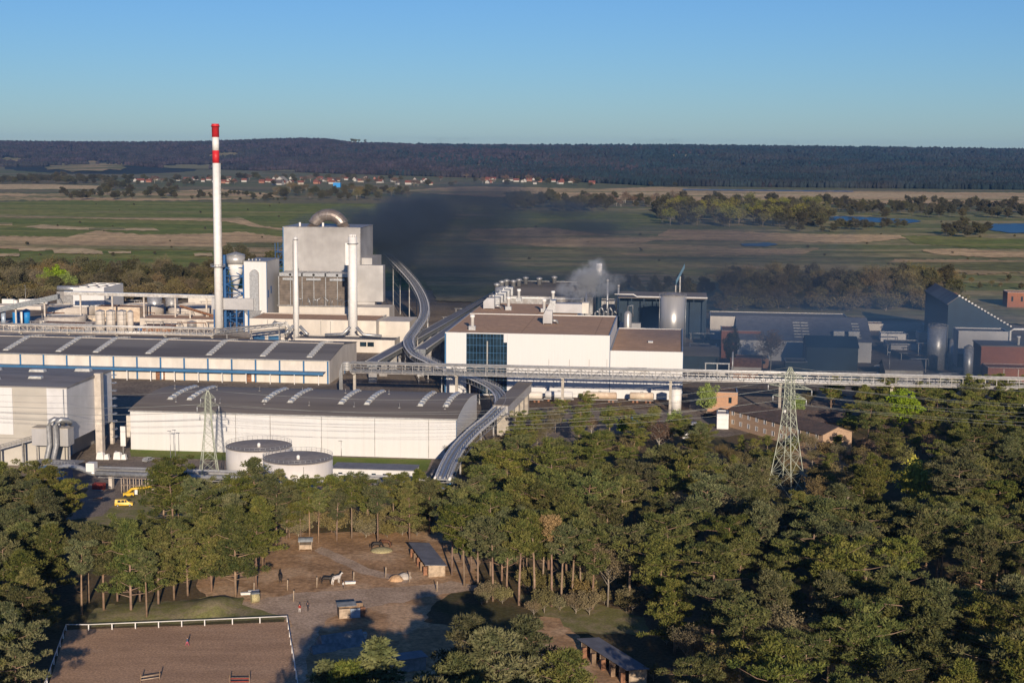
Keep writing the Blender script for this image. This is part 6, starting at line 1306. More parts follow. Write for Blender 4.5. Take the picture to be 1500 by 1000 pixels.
def belt(n, px0, px1, py0, py1, h0, h1, lab, grp, kinds=('belt',), seed=1, wide=1.15):
    r = random.Random(seed)
    for i in range(n):
        px = px0 + (px1 - px0) * (i + r.random()) / n; py = r.uniform(py0, py1); p = P(px, py); k = r.choice(kinds); tree(k, p.x, p.y, r.uniform(h0, h1), lab if k == 'belt' else lab.replace('tree', 'pale tree').replace('shrub', 'pale shrub'), grp, wide=wide)
belt(46, -20, 316, 416, 432, 17, 24, 'tree in the dark belt behind the left tanks and basins', 'tree belt behind the left works', ('belt', 'belt', 'belt', 'olive'), 2)
belt(30, -20, 316, 426, 438, 12, 19, 'tree in the front row of the belt behind the left works', 'front row of the left tree belt', ('belt', 'olive', 'belt'), 3)
E('bright', 85, 432, 21, 'bright green tree in the dark belt, above the dark conveyor', wide=1.3); E('bright', 68, 432, 18, 'smaller bright green tree left of the other in the dark belt', wide=1.2); E('bright', 100, 434, 17, 'bright green tree right of the two others in the dark belt', wide=1.3)
belt(10, 325, 415, 385, 400, 10, 20, 'tree behind the silver silo and filter house', 'trees behind the silver silo', ('belt',), 4)
belt(64, 1060, 1400, 426, 446, 17, 24, 'tree in the greyish belt behind the right works', 'tree belt behind the right works', ('belt', 'belt', 'olive'), 5)
belt(34, 1060, 1400, 440, 455, 12, 17, 'tree in the front row of the belt behind the right works', 'front row of the right tree belt', ('belt', 'olive'), 6)
belt(22, 830, 1060, 418, 440, 9, 15, 'bush among the smoke behind the dark halls', 'bushes behind the dark halls', ('belt',), 7)
belt(10, 1400, 1510, 408, 428, 4, 9, 'low bush right of the dark blue gabled roof', 'bushes behind the gabled roof', ('belt', 'olive'), 8)
# meadow trees and bushes
for (a, b, y0, y1, lb, gp) in ((-20, 316, 434, 442, 'low scrub along the foot of the left tree belt', 'scrub under the left tree belt'), (1050, 1400, 448, 458, 'low scrub along the foot of the right tree belt', 'scrub under the right tree belt')):
    for i in range(40): p = P(a + (b - a) * (i + rr.random()) / 40, rr.uniform(y0, y1)); tree('shrub', p.x, p.y, rr.uniform(5, 8), lb, gp, wide=1.6)
SUBNAME[0] = ('riverside_tree', 'riverside tree')
belt(44, 740, 900, 296, 311, 16, 28, 'tree in the riverside row beyond the smoke', 'riverside trees beyond the smoke', ('belt',), 9, 1.3)
belt(96, 960, 1210, 304, 334, 20, 31, 'tree in the thick riverside grove right of the centre', 'riverside grove', ('belt', 'belt', 'spring'), 10, 1.4)
belt(84, 1150, 1510, 300, 322, 15, 25, 'tree along the river near the right edge', 'trees along the far river bank', ('belt',), 11, 1.3)
belt(20, 1150, 1330, 330, 342, 9, 17, 'bush in front of the river at the right', 'bushes before the river', ('belt',), 12, 1.5)
belt(12, 1385, 1450, 335, 350, 12, 20, 'tree in the dark clump before the blue water', 'clump before the blue water', ('belt',), 13, 1.6)
belt(40, 830, 1000, 296, 305, 14, 25, 'tree in the mauve row left of the riverside grove', 'mauve riverside row', ('belt', 'bare'), 14, 1.4)
SUBNAME[0] = ('meadow_tree', 'meadow tree')
belt(14, 85, 140, 285, 293, 10, 18, 'bush in the round clump on the left meadow', 'round clump on the left meadow', ('belt',), 15, 1.5)
belt(16, 145, 195, 274, 293, 14, 22, 'tree in the tall clump on the left meadow', 'tall clump on the left meadow', ('belt',), 16, 1.5)
belt(14, 212, 262, 276, 292, 13, 22, 'tree in the clump left of the banded chimney', 'clump left of the banded chimney', ('belt',), 17, 1.5)
belt(26, 280, 420, 284, 296, 6, 15, 'bush in the hedge on either side of the chimney', 'hedge beside the chimney', ('belt',), 18, 1.6)
belt(48, 400, 600, 280, 294, 13, 24, 'tree in the green row just below the village', 'green row below the village', ('belt', 'belt', 'olive'), 19, 1.5)
SUBNAME[0] = ('village_tree', 'village tree')
belt(50, -10, 160, 262, 270, 14, 24, 'tree in the dark row at the far left below the hill', 'dark row at the far left', ('belt',), 20, 1.9)
belt(60, 150, 560, 262, 272, 12, 24, 'tree standing among the village houses', 'trees among the village houses', ('belt', 'belt', 'bare'), 21, 1.8)
belt(34, 560, 1000, 262, 275, 12, 24, 'tree at the village end nearer the dark wood', 'trees at the village end', ('belt', 'bare'), 22, 1.8)
SUBNAME[0] = ('meadow_bush', 'bush')
r = random.Random(31)
for i in range(46):
    px = r.choice([r.uniform(20, 415), r.uniform(760, 1500)]); py = r.uniform(325, 385) if px > 700 else r.uniform(290, 378); p = P(px, py); tree('belt', p.x, p.y, r.uniform(2, 4.5), 'lonely low bush on the open meadow', 'lonely bushes on the meadow', wide=1.6)
SUBNAME[0] = None; flush_pines()
# ------------------------------------------------------------------ village, far woods
r = random.Random(77)
def house(px, py, L, wmat, rmat, lab, grp):
    p = P(px, py); T = thing('village_house', lab, 'house', (p.x, p.y, 0), r.choice([TH, TH + PI / 2, r.uniform(-.6, .6)]), grp); d = L * .7; h = r.uniform(3.5, 5.5)
    mb = MB(wmat); prof_extrude(mb, [(0, -.1), (0, h), (d / 2, h + d * .42), (d, h), (d, -.1)], 0, L); mb.build('wall', parent=T)
    mb = MB(rmat); prof_extrude(mb, [(-.6, h - .2), (d / 2, h + d * .42 + .4), (d + .6, h - .2), (d + .6, h - .5), (d / 2, h + d * .42 + .08), (-.6, h - .5)], -.5, L + .5); mb.build('roof', parent=T)
for (a, b, n, y0, y1) in ((195, 305, 16, 263, 268), (310, 380, 10, 262, 270), (378, 450, 16, 262, 271), (455, 560, 24, 262, 270), (560, 640, 10, 264, 272), (690, 760, 10, 262, 270), (760, 920, 22, 264, 270)):
    for i in range(n):
        wm, rm, lb = r.choice([('house_white', 'roof_red', 'white house with red roof'), ('house_white', 'roof_dark', 'white house with dark roof'), ('house_cream', 'roof_red', 'cream house with red roof'), ('house_brick', 'roof_red', 'brick house with red roof'), ('house_white', 'roof_red', 'white house with red roof')])
        px = r.uniform(a, b); side = 'left of the chimney' if px < 316 else ('right of the chimney' if px < 640 else 'at its right end beyond the smoke'); lb2 = f'{lb} in the distant village, {side}'
        house(px, r.uniform(y0, y1), r.uniform(9, 17), wm, rm, lb2, lb2.replace('house', 'houses', 1))
for (px, py, L, lab) in ((418, 269, 44, 'long white barn in the distant village'), (398, 271, 26, 'pale barn left of the long white barn in the village'), (492, 268, 22, 'white hall above the blue shed in the village')): house(px, py, L, 'house_white', 'house_cream' if L > 40 else 'roof_dark', lab, None)
T = site('village_shed', 'blue shed at the edge of the distant village', 'shed', 488, 274.5); MB('bright_blue').box(0, 17, 0, 10, -.1, 11).build('wall', parent=T); MB('house_cream').box(-.5, 17.5, -.5, 10.5, 11.01, 11.6).build('roof', parent=T)
M('far_bare_wood', (.036, .026, .030), .95, var=.5, scale=.012, col2=(.020, .026, .022), amt=.6, kind='World'); M('far_pine_wood', (.009, .022, .025), .95, var=.5, scale=.010, col2=(.04, .03, .028), amt=.45, kind='World')
CLEAR = [(560, 5750, 26, 120), (640, 5350, 34, 100), (700, 5900, 22, 140), (905, 5200, 30, 120), (20, 6900, 30, 200), (1010, 6600, 40, 200), (330, 7200, 24, 220), (1300, 6400, 50, 180)]
def far_wood(name, n, sel, mat, seed):
    rng = np.random.default_rng(seed); k = 0; px = rng.uniform(-150, 1650, n * 3); e = edge(px)
    u = rng.random(n * 3) ** 1.15; Y = 1 / (1 / e + (1 / 9300 - 1 / e) * u); Y[: n // 6] = (e[: n // 6]) * rng.uniform(1.0, 1.02, n // 6)
    wgt = np.clip((px - 560) / 500 + rng.normal(0, .22, n * 3) + .28 * np.sin(px / 47 + Y / 330), 0, 1) > .5
    keep = wgt if sel else ~wgt
    # open fields on the left hills
    field = ((((px - 135) / 66) ** 2 + ((Y - 6050) / 800) ** 2 < 1) & (rng.random(n * 3) > .04)) | (((px - 286) / 60) ** 2 + ((Y - 6250) / 300) ** 2 < 1) | (((px - 425) / 42) ** 2 + ((Y - 5620) / 150) ** 2 < 1)
    keep &= ~field
    for (cx, cy, rx, ry) in CLEAR: keep &= ~(((px - cx) / rx) ** 2 + ((Y - cy) / ry) ** 2 < 1)
    patchy = np.sin(px / 23 + Y / 410) + np.sin(px / 61 - Y / 730 + 1) + rng.normal(0, .5, len(px)); keep &= patchy > -1.75
    px = px[keep][:n]; Y = Y[keep][:n]; Xw = (px - 750) / F * Y; Zw = hill_z(Xw, Y); n_ = len(px)
    w_ = rng.uniform(5, 9, n_) * (Y / 5000) ** .9; hh = rng.uniform(12, 19, n_) * (Y / 5200) ** .35
    if sel: hh *= 1.12
    m6 = 6; ang = np.linspace(0, 2 * PI, m6, endpoint=False)
    lay = [(.55, .0), (1.0, .35), (.75, .75)]; tris = []
    rings = []
    for rr_, zz in lay:
        jit = rng.uniform(.75, 1.25, (n_, m6)); rings.append(np.stack([Xw[:, None] + np.cos(ang) * rr_ * w_[:, None] * jit, Y[:, None] + np.sin(ang) * rr_ * w_[:, None] * jit, Zw[:, None] + zz * hh[:, None] * np.ones((1, m6)) + rng.uniform(-.06, .06, (n_, m6)) * hh[:, None]], axis=2))
    top = np.stack([Xw, Y, Zw + hh * rng.uniform(.92, 1.15, n_)], axis=1)
    for a, b in zip(rings, rings[1:]):
        for i in range(m6): j = (i + 1) % m6; tris.append(np.stack([a[:, i], a[:, j], b[:, j]], 1)); tris.append(np.stack([a[:, i], b[:, j], b[:, i]], 1))
    for i in range(m6): j = (i + 1) % m6; tris.append(np.stack([rings[-1][:, i], rings[-1][:, j], top], 1))
    me = tri_mesh(name, np.concatenate(tris), mat); o = bpy.data.objects.new(name, me); COL.objects.link(o); tag(o, kind='stuff')
far_wood('distant_bare_forest', 17000, False, 'far_bare_wood', 3); far_wood('distant_pine_forest', 20000, True, 'far_pine_wood', 4)
r = random.Random(5)
for i in range(9):
    px = r.choice([508, 512, 517, 521, 525, 530, 534, 514, 519]) + r.uniform(-2, 2); y = 8300; x = (px - 750) / F * y; z = float(hill_z(np.float64(x), np.float64(y))) + 8
    tree('pinehigh', x, y, 27, 'tall lone pine standing up from the horizon ridge', 'lone pines on the horizon ridge', z=z, wide=1.3)
# hill fields (real height field patches)
def field_on_hill(name, px0, px1, Y0, Y1, mat):
    n, m_ = 40, 8; vs = []; fs = []; rnd = random.Random(px0); cx, cy = (px0 + px1) / 2, (Y0 + Y1) / 2; jit = [rnd.uniform(.75, 1.1) for _ in range(n)]
    for j in range(m_):
        for i in range(n):
            a = 2 * PI * i / n; q = (j + .02) / (m_ - 1) * jit[i]; px = cx + (px1 - px0) / 2 * math.cos(a) * q; Y = cy + (Y1 - Y0) / 2 * math.sin(a) * q; Xw = (px - 750) / F * Y; vs.append((Xw, Y, float(hill_z(np.float64(Xw), np.float64(Y))) + 2.0))
    for j in range(m_ - 1):
        for i in range(n): a = j * n + i; b = j * n + (i + 1) % n; fs.append((a, b, b + n, a + n))
    mb = MB(mat); mb.add(vs, fs, smooth=True); tag(mb.build(name), kind='structure')
field_on_hill('hill_field', 62, 198, 5100, 6800, 'reed_thin'); field_on_hill('hill_field', 228, 345, 5900, 6500, 'rough_grass')
for (cx, cy, rx, ry) in CLEAR: field_on_hill('hill_field', cx - rx, cx + rx, cy - ry, cy + ry, 'reed_thin')
field_on_hill('hill_field', 385, 465, 5450, 5750, 'rough_grass')

# ------------------------------------------------------------------ paddock, arena, people, horses
def rail_fence(pts, spacing, lab, name='rail_fence', h=1.35, mat='white_paint', r=.075, rails=(1.3,), group=None):
    P3 = [P(*q) for q in pts]; o = P3[0]; T = thing(name, lab, 'fence', (o.x, o.y, 0), 0, group); k = 0
    for a, b in zip(P3, P3[1:]):
        d = b - a; n = max(1, int(d.length / spacing)); 
        for i in range(n + (1 if b is P3[-1] else 0)):
            q = a + d * (i / n) - o; MB(mat).box(q.x - .1, q.x + .1, q.y - .1, q.y + .1, -.05, h).build('post', parent=T)
        for z in rails: MB(mat).tube([a - o + Vector((0, 0, z)), b - o + Vector((0, 0, z))], r, 6).build('rail', parent=T)
    return T
rail_fence([(64, 1015), (97, 923), (130, 923), (300, 916), (421, 910.5), (436, 1008), (450, 1080)], 4.6, 'white post and rail fence around the sandy riding arena', r=.1)
def skin_body(verts, edges, rad, root, sub=1):
    me = bpy.data.meshes.new('tmp'); me.from_pydata(verts, edges, []); o = bpy.data.objects.new('tmp', me); COL.objects.link(o)
    md = o.modifiers.new('s', 'SKIN'); md.use_smooth_shade = True
    for i, rr_ in enumerate(rad): me.skin_vertices[0].data[i].radius = (rr_, rr_) if not isinstance(rr_, tuple) else rr_; me.skin_vertices[0].data[i].use_root = (i == root)
    m2 = o.modifiers.new('u', 'SUBSURF'); m2.levels = sub; dg = bpy.context.evaluated_depsgraph_get(); ev = o.evaluated_get(dg); out = bpy.data.meshes.new_from_object(ev); bpy.data.objects.remove(o); return out
def person(px, py, rz, lab, shirt, trousers, stride=.18, arm=.1, h=1.8):
    p = P(px, py); T = thing('person', lab, 'person', (p.x, p.y, 0.04), rz); T.scale = (h / 1.8,) * 3
    v = [(0, 0, .95), (0, 0, 1.2), (0, 0, 1.42), (0, 0, 1.53), (0, .01, 1.60), (0, .02, 1.70), (0, .01, 1.77)]; e = [(0, 1), (1, 2), (2, 3), (3, 4), (4, 5), (5, 6)]; rd = [.15, .14, .17, .06, .075, .10, .07]
    for s_ in (-1, 1):
        b = len(v); f = s_ * stride; v += [(s_ * .1, 0, .9), (s_ * .11, f * .5 + .03, .5), (s_ * .11, f, .09), (s_ * .11, f + .16, .04)]; e += [(0, b), (b, b + 1), (b + 1, b + 2), (b + 2, b + 3)]; rd += [.1, .07, .045, .04]
        b = len(v); g = -s_ * arm; v += [(s_ * .2, 0, 1.40), (s_ * .26, g * .5 - .02, 1.14), (s_ * .27, g + .08, .90), (s_ * .27, g + .11, .83)]; e += [(2, b), (b, b + 1), (b + 1, b + 2), (b + 2, b + 3)]; rd += [.065, .045, .032, .035]
    me = skin_body(v, e, rd, 0)
    for m_ in (shirt, trousers, 'skin', 'hair'): me.materials.append(MATS[m_])
    for pl_ in me.polygons:
        c = pl_.center; pl_.use_smooth = True; pl_.material_index = 2 if c.z > 1.47 or (abs(c.x) > .2 and c.z < .95) else (0 if c.z > .92 else (1 if c.z > .1 else 3))
    o = bpy.data.objects.new('body', me); COL.objects.link(o); o.parent = T
    mb = MB('hair'); mb.lathe([(.105, 1.70), (.112, 1.76), (.09, 1.82), (.03, 1.845)], (0, .0), 12); mb.box(-.09, .09, -.115, -.05, 1.6, 1.76); mb.build('hair', parent=T)
    mb = MB('skin')
    for s_ in (-1, 1):
        g = -s_ * arm
        for k in range(4): mb.tube([(s_ * .27, g + .085 + k * .018, .83), (s_ * .272, g + .09 + k * .018, .77), (s_ * .262, g + .095 + k * .018, .735)], [.011, .010, .008], 5)
        mb.tube([(s_ * .262, g + .12, .85), (s_ * .25, g + .15, .81), (s_ * .245, g + .16, .78)], [.013, .011, .009], 5)
    mb.tube([(0, .11, 1.70), (0, .135, 1.67)], [.015, .018], 5); mb.build('fingers_and_nose', parent=T)
M('pink_cloth', (.55, .10, .16), .8); M('dark_cloth', (.03, .03, .04), .9); M('blue_cloth', (.06, .12, .22), .9); M('white_cloth', (.62, .60, .57), .9); M('red_cloth', (.30, .04, .03), .9)
person(274.5, 946, 2.0, 'person in blue top and pink trousers walking on the riding arena', 'blue_cloth', 'pink_cloth', .3, .2, 1.9)
person(439, 897, 2.9, 'person in dark top and white trousers standing on the track', 'red_cloth', 'white_cloth', .1, .05, 1.95)
person(451, 895, 3.3, 'person all in dark clothes standing right of the one in white trousers', 'dark_cloth', 'dark_cloth', .1, .05, 1.95)
person(503, 862, 1.0, 'person in pale top standing close to the two horses at the fence', 'white_cloth', 'dark_cloth', .1, .1, 1.8)
def horse(px, py, rz, lab, mat, graze=False, s_=1.0):
    p = P(px, py); T = thing('horse', lab, 'horse', (p.x, p.y, .04), rz); T.scale = (s_,) * 3
    hd = [(1.05, 0, 1.30), (1.30, 0, 1.55 if not graze else 1.0), (1.48, 0, 1.80 if not graze else .62), (1.62, 0, 1.78 if not graze else .48), (1.86, 0, 1.52 if not graze else .22)]
    v = [(0, 0, 1.22), (-.5, 0, 1.24), (-.85, 0, 1.2), (.45, 0, 1.2), (.8, 0, 1.22)] + hd; e = [(0, 1), (1, 2), (0, 3), (3, 4), (4, 5), (5, 6), (6, 7), (7, 8), (8, 9)]; rd = [.42, .40, .36, .41, .38, .28, .19, .15, .16, .10]
    for s2 in (-1, 1):
        b = len(v); v += [(-.85, s2 * .16, .95), (-.72, s2 * .17, .78), (-.95, s2 * .17, .52), (-.88, s2 * .17, .10), (-.82, s2 * .17, .03)]; e += [(2, b), (b, b + 1), (b + 1, b + 2), (b + 2, b + 3), (b + 3, b + 4)]; rd += [.24, .16, .09, .07, .08]
        b = len(v); v += [(.78, s2 * .16, .92), (.80, s2 * .16, .55), (.78, s2 * .16, .10), (.82, s2 * .16, .03)]; e += [(4, b), (b, b + 1), (b + 1, b + 2), (b + 2, b + 3)]; rd += [.18, .09, .065, .08]
    me = skin_body(v, e, rd, 0); me.materials.append(MATS[mat]); o = bpy.data.objects.new('body', me); COL.objects.link(o); o.parent = T
    for pl_ in me.polygons: pl_.use_smooth = True
    tc = 'horse_black' if mat != 'horse_brown' else 'hair'; MB(tc).tube([(-1.08, 0, 1.3), (-1.25, 0, 1.05), (-1.27, 0, .6), (-1.25, 0, .45)], [.05, .09, .07, .02], 7).build('tail', parent=T)
    mb = MB(tc); a = Vector(hd[0]) + Vector((-.1, 0, .2)); b = Vector(hd[2]) + Vector((-.08, 0, .14)); mb.tube([a, a.lerp(b, .5), b], [.04, .07, .05], 6); mb.build('mane', parent=T)
    mb = MB(tc)
    for s2 in (-1, 1): q = Vector(hd[2]) + Vector((.02, s2 * .07, .08)); mb.tube([q, q + Vector((.02, s2 * .02, .17))], [.04, .008], 5)
    mb.build('ears', parent=T)
horse(478, 855, 0, 'black and white horse at the paddock fence, left of the pair', 'horse_black', False, 1.15); horse(492, 855, .9, 'mostly white piebald horse behind the dark one at the paddock fence', 'horse_pied', False, 1.25)
horse(410.5, 851, 1.8, 'lone dark horse standing in the left part of the paddock', 'horse_black', False, 1.15); horse(551, 804, .3, 'dark horse feeding at the hay near the trees, left one', 'horse_black', True, 1.2); horse(566, 801, 2.8, 'brown horse feeding at the hay near the trees, right one', 'horse_brown', True, 1.2)
p = P(559, 806); T = tag(MB('hay').lathe([(3.0, -.05), (2.4, .35), (1.2, .65), (.2, .75)], n=14).build('hay_pile', loc=(p.x, p.y, 0)), 'flat pile of hay between the two feeding horses', 'hay')
def stable(px, py, px2, py2, d, h, n, lab, front='timber'):
    a, b = P(px, py), P(px2, py2); L = (b - a).length; T = thing('stable_shed', lab, 'shed', (a.x, a.y, 0), math.atan2(b.y - a.y, b.x - a.x))
    MB('timber').box(0, L, d - .15, d, 0, h - .5).box(0, .15, .15, d - .153, 0, h - .3).build('back_wall', parent=T); MB('pale_timber').box(L - .15, L, .15, d - .153, 0, h - .3).build('end_wall', parent=T)
    mb = MB('shed_roof'); mb.hexa([(-.4, -.9, h), (L + .4, -.9, h), (L + .4, d + .3, h - .45), (-.4, d + .3, h - .45)], [(-.4, -.9, h + .12), (L + .4, -.9, h + .12), (L + .4, d + .3, h - .33), (-.4, d + .3, h - .33)]); mb.build('roof', parent=T)
    for i in range(n):
        x0, x1 = L * i / n, L * (i + 1) / n; m0 = x0 + (x1 - x0) * .52; MB(front).box(x0 + .06, m0, 0, .1, 0, h - .08).build('front_panel', parent=T); k = MB('rust' if i % 2 == 0 else front).box(m0 + .05, m0 + .2, -.9, 0, 0, 2.1).build('door', parent=T)
        MB('pale_timber').box(x0 - .06, x0 + .055, -.05, .15, 0, h - .07).build('post', parent=T); MB('timber').box(x0 + .03, x0 + .13, .2, d - .2, 0, h - .5).build('partition', parent=T)
    MB('pale_timber').box(L - .15, L - .03, -.05, .15, 0, h - .07).build('post', parent=T)
stable(604, 812, 628, 845, 4.0, 3.0, 5, 'open-fronted stable shed with grey roof at the right side of the horse paddock'); stable(852, 958, 922, 1004, 3.8, 3.2, 5, 'long stable shed with brown doors and grey metal roof at the bottom edge')
# small hut, trailers, tent, bale, mound
p = P(438, 806); T = thing('feed_hut', 'small pale hay hut with curved roof between the trees at the back of the paddock', 'hut', (p.x, p.y, 0), .1); MB('pale_timber').box(0, 3.2, 0, 2.4, .3, 1.4).build('crib', parent=T); mb = MB('net_cover'); n = 8; vs = [(x, 1.2 - math.cos(PI * i / n) * 1.4, 2.2 + math.sin(PI * i / n) * .8) for x in (-.2, 3.4) for i in range(n + 1)]; mb.add(vs, [(i, i + 1, n + 2 + i, n + 1 + i) for i in range(n)]); mb.build('curved_roof', parent=T)
for x in (0, 3.1):
    for y in (0, 2.3): MB('pale_timber').box(x, x + .1, y, y + .1, 0, 2.3).build('post', parent=T)
p = P(497, 906); T = thing('wooden_hutch', 'open roofless crate shed of painted boards at the edge of the shadow', 'crate shed', (p.x, p.y, 0), .25)
mb = MB('pale_timber'); L, D = 5.6, 3.0; MB('pale_timber').box(0, L * .42, 0, .1, 0, 2.1).build('front_board', parent=T); MB('bluish_pipe').box(L * .43, L * .8, 0, .1, 0, 2.0).build('front_board', parent=T); MB('rust').box(L * .81, L, 0, .1, 0, 2.2).build('front_board', parent=T)
MB('pale_timber').box(L - .1, L, .103, D, 0, 2.2).build('side_board', parent=T); MB('timber').box(0, .1, .103, D, 0, 2.2).build('side_board', parent=T); MB('timber').box(.103, L - .103, D - .1, D, 0, 2.3).build('back_board', parent=T); MB('net_cover').hexa([(-.2, 1.0, 2.32), (L * .7, 1.0, 2.32), (L * .7, D + .2, 2.6), (-.2, D + .2, 2.6)], [(-.2, 1.0, 2.42), (L * .7, 1.0, 2.42), (L * .7, D + .2, 2.7), (-.2, D + .2, 2.7)]).build('roof_sheet', parent=T)
for (px, py, s_, lab) in ((468, 948, 1.0, 'large dark blue-grey tarpaulin roof lying in the tree shadow'), (455, 955, .55, 'smaller grey tarpaulin in the shadow left of the big one')):
    p = P(px, py); T = thing('tarpaulin_shelter', lab, 'shelter', (p.x, p.y, 0), .5); L = 9 * s_; mb = MB('net_cover'); mb.hexa([(0, -3 * s_, 0), (L, -3 * s_, 0), (L, 0, 0), (0, 0, 0)], [(0, -.5, 2.6 * s_), (L, -.5, 2.6 * s_), (L, -.4, 2.62 * s_), (0, -.4, 2.62 * s_)]); mb.build('front_slope', parent=T); MB('net_cover').hexa([(0, .003, 0), (L, .003, 0), (L, 3 * s_, 0), (0, 3 * s_, 0)], [(0, -.39, 2.6 * s_), (L, -.39, 2.6 * s_), (L, -.3, 2.6 * s_), (0, -.3, 2.6 * s_)]).build('rear_slope', parent=T)
p = P(368, 882); T = thing('round_bale', 'round hay bale with dark cover beside the track', 'hay bale', (p.x, p.y, 0), .4); MB('hay').tube([(0, 0, 1.0), (1.7, 0, 1.0)], 1.05, 20).build('bale', parent=T); MB('net_cover').sweep([(-.8, 0), (.8, 0), (.6, .18), (-.6, .18)], [(-.05, .0, 2.02), (1.75, 0, 2.02)]).build('cover', parent=T)
for (px, py, lab) in ((353, 872, 'white trough on the ground left of the hay bale'), (364, 869, 'second white trough just behind the hay bale'), (506, 856, 'white trough lying by the pair of horses')):
    p = P(px, py); T = thing('feed_trough', lab, 'trough', (p.x, p.y, 0.02), .2); MB('white_paint').hexa([(0, 0, .1), (2.3, 0, .1), (2.3, .7, .1), (0, .7, .1)], [(-.1, -.1, .6), (2.4, -.1, .6), (2.4, .8, .6), (-.1, .8, .6)]).build('tub', parent=T); MB('dull_steel').box(.2, .4, .1, .6, 0, .097).build('foot', parent=T); MB('dull_steel').box(1.9, 2.1, .1, .6, 0, .097).build('foot', parent=T)
for i, (px, py) in enumerate(((421, 864), (464, 860), (518, 852), (565, 845), (372, 868), (430, 880), (600, 852), (640, 866))):
    p = P(px, py); tag(MB('pale_timber').tube([(0, 0, -.1), (.08, 0, 2.4)], .13, 7).build('fence_post', loc=(p.x, p.y, 0)), 'single wooden fence post standing by the track through the paddock', 'fence post', 'wooden posts along the paddock track')
for (px, py, rz, lab, mt) in ((206, 1000, .5, 'pale wooden show jump on the riding arena, left one', 'pale_timber'), (337, 1002, .05, 'red and white show jump at the bottom edge of the riding arena', 'faded_red')):
    p = P(px, py); T = thing('show_jump', lab, 'show jump', (p.x, p.y, .04), rz)
    for x in (0, 3.6): MB('timber').box(x - .08, x + .08, -.08, .08, 0, 1.9).box(x - .1, x + .1, -.5, .5, 0, .079).build('stand', parent=T)
    for z in (.55, 1.1): MB(mt).tube([(.08, 0, z), (3.52, 0, z)], .09, 8).build('pole', parent=T)
for (px, py, lab, mt) in ((592, 846, 'heap of pale stones at the shadow edge below the stable shed', 'pale_concrete'), (580, 849, 'small brown earth heap left of the pale stones', 'paddock_sand')):
    p = P(px, py); mb = MB(mt)
    vs = []; fs = []; n = 12; rings = [(1.9, 0), (1.5, .6), (.8, 1.05), (.1, 1.25)]
    mb.lathe([(a_ * random.uniform(.9, 1.1), z_) for a_, z_ in rings], n=11, smooth=False); tag(mb.build('rubble_heap', loc=(p.x, p.y, -.02)), lab, 'heap')
for i, (px, py, lab) in enumerate(((530, 936, 'small white bucket-like container in the dark shadow'),)):
    p = P(px, py); T = thing('container', lab, 'container', (p.x, p.y, 0), .3); MB('white_paint').hexa([(0, 0, 0), (1, 0, 0), (1, 1, 0), (0, 1, 0)], [(-.1, -.1, 1.1), (1.1, -.1, 1.1), (1.1, 1.1, 1.1), (-.1, 1.1, 1.1)]).build('tub', parent=T); MB('dull_steel').box(-.15, 1.15, -.15, 1.15, 1.103, 1.2).build('lid', parent=T)
p = P(588, 985); T = thing('stable_shed', 'small dark field hut lost in the shadow at the bottom centre', 'shed', (p.x, p.y, 0), .4); MB('net_cover').box(0, 5, 0, 3.4, 0, 2.5).build('wall', parent=T); MB('shed_roof').box(-.3, 5.3, -.3, 3.7, 2.503, 2.7).build('roof', parent=T)

# ------------------------------------------------------------------ smoke, steam, haze
def volume_box(name, lo, hi, fn, color, aniso=0.0, step=None, emit=None):
    mb = MB(); mb.box(lo[0], hi[0], lo[1], hi[1], lo[2], hi[2]); o = mb.build(name)
    m_ = bpy.data.materials.new(name); m_.use_nodes = True; nt = m_.node_tree; nt.nodes.clear(); out = nt.nodes.new('ShaderNodeOutputMaterial'); pv = nt.nodes.new('ShaderNodeVolumePrincipled')
    pv.inputs['Color'].default_value = (*color, 1); pv.inputs['Anisotropy'].default_value = aniso; nt.links.new(pv.outputs[0], out.inputs['Volume'])
    d = fn(nt)
    if isinstance(d, X): nt.links.new(d.s, pv.inputs['Density'])
    else: pv.inputs['Density'].default_value = d
    o.data.materials.append(m_); tag(o, kind='stuff'); return o
def blob(nt, xyz, c, rad):
    """soft ellipsoid 1 at centre, 0 at radius"""
    dx = (xyz[0] - c[0]) / rad[0]; dy = (xyz[1] - c[1]) / rad[1]; dz = (xyz[2] - c[2]) / rad[2]
    return (dx * dx + dy * dy + dz * dz).ramp(0, 1, 1, 0)
def at_depth(px, py, Y):
    d = ray(px, py); return CAM + d * (Y / d.y)
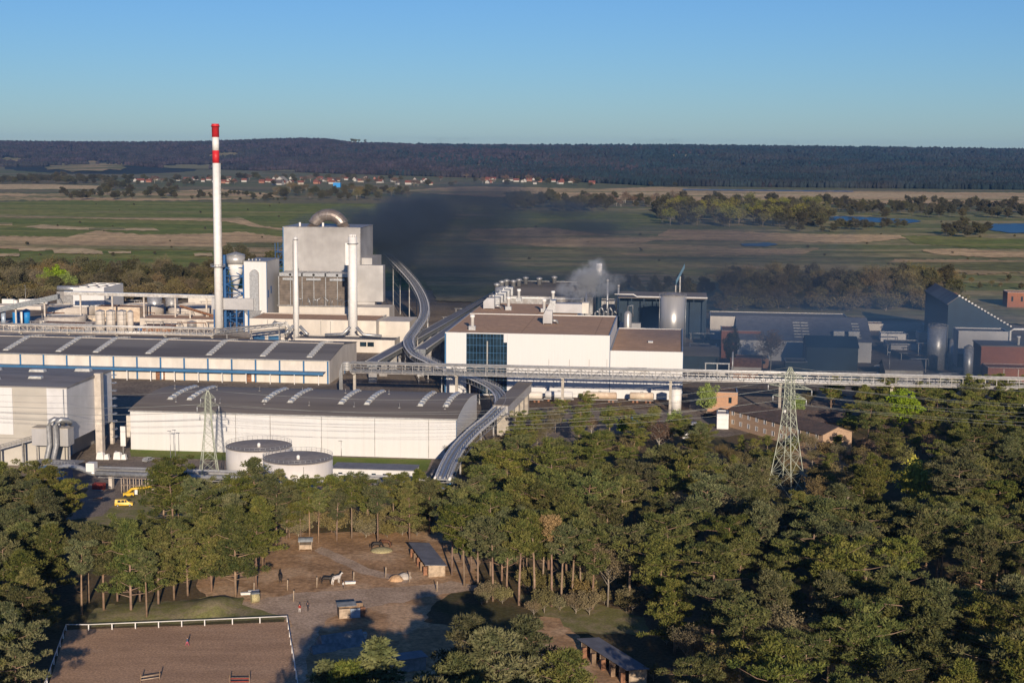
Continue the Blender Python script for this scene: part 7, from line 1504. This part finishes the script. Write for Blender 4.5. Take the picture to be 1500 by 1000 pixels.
def smoke_fn(nt):
    v = coords(nt, 'World'); xyz = sep(nt, v)
    n1 = noise(nt, v, .026, 8, .70, (.75, .75, 1.3)); n2 = noise(nt, v, .085, 5, .65); nn = n1 * .7 + n2 * .3
    def grp(lst):
        t = None
        for (px, py, Y, rx, ry, rz) in lst: c = at_depth(px, py, Y); b = blob(nt, xyz, c, (rx, ry, rz)); t = b if t is None else t.mx(b)
        return t
    core = grp([(545, 340, 880, 26, 24, 18), (580, 335, 890, 30, 26, 24), (510, 318, 890, 28, 16, 11), (462, 326, 893, 22, 12, 9), (570, 368, 905, 24, 24, 22), (612, 322, 905, 36, 28, 20)])
    mid = grp([(630, 310, 910, 48, 34, 22), (680, 296, 930, 56, 38, 20), (735, 288, 945, 56, 38, 15), (640, 340, 910, 46, 40, 24), (700, 326, 920, 56, 40, 20), (790, 306, 950, 56, 36, 9), (770, 345, 930, 50, 36, 12), (605, 385, 890, 36, 34, 22), (680, 375, 900, 50, 36, 18), (850, 335, 950, 50, 36, 9)])
    wide_ = grp([(700, 350, 930, 120, 70, 44), (820, 345, 940, 130, 70, 36), (850, 400, 930, 130, 70, 34), (680, 410, 890, 90, 50, 32), (990, 350, 950, 130, 70, 30), (980, 425, 900, 130, 70, 28), (1120, 410, 900, 130, 70, 30), (800, 430, 900, 130, 60, 26)])
    rag = lambda g, lo_, hi_: (g + (nn - .5) * 3.4).ramp(lo_, hi_, 0, 1)
    return rag(core, .32, 1.15) * .12 + rag(mid, .42, 1.2) * .036 + rag(wide_, .16, 1.1) * .0095
volume_box('smoke', (-150, 845, 2), (260, 1035, 105), smoke_fn, (.10, .145, .225))
SMOKE2 = [(1180, 510, 640, 110, 60, 26, .0040), (1340, 500, 640, 90, 60, 28, .0050), (1080, 520, 640, 70, 50, 22, .0030), (1450, 500, 620, 60, 50, 26, .0040), (1250, 470, 720, 130, 60, 20, .0020), (980, 450, 740, 70, 50, 22, .0020)]
def smoke2_fn(nt):
    v = coords(nt, 'World'); xyz = sep(nt, v); n1 = noise(nt, v, .018, 5, .6); tot = None
    for (px, py, Y, rx, ry, rz, k) in SMOKE2:
        c = at_depth(px, py, Y); b = blob(nt, xyz, c, (rx, ry, rz)) * k; tot = b if tot is None else tot + b
    return tot * n1.ramp(.36, .62, .35, 1.3) * 1.5
volume_box('smoke', (40, 585, .5), (290, 800, 46), smoke2_fn, (.10, .20, .36))
def steam_fn(nt):
    v = coords(nt, 'World'); xyz = sep(nt, v); n1 = noise(nt, v, .11, 6, .65); tot = None
    for (px, py, rx, ry, rz, k) in ((858, 412, 12, 8, 8, .26), (868, 398, 9, 7, 7, .2), (846, 424, 13, 8, 7, .18), (880, 415, 11, 8, 8, .15), (898, 410, 9, 6, 4, .06), (878, 386, 4, 4, 4, .06)):
        c = at_depth(px, py, 772); b = blob(nt, xyz, c, (rx, ry, rz)) * k; tot = b if tot is None else tot + b
    return tot * n1.ramp(.42, .58, .0, 1.5)
volume_box('steam', (8, 758, 8), (72, 790, 52), steam_fn, (.80, .86, .95))
HZ = volume_box('haze', (-9500, -60, -1), (9500, 10500, 150), lambda nt: 2.4e-5, (.20, .48, 1.0))
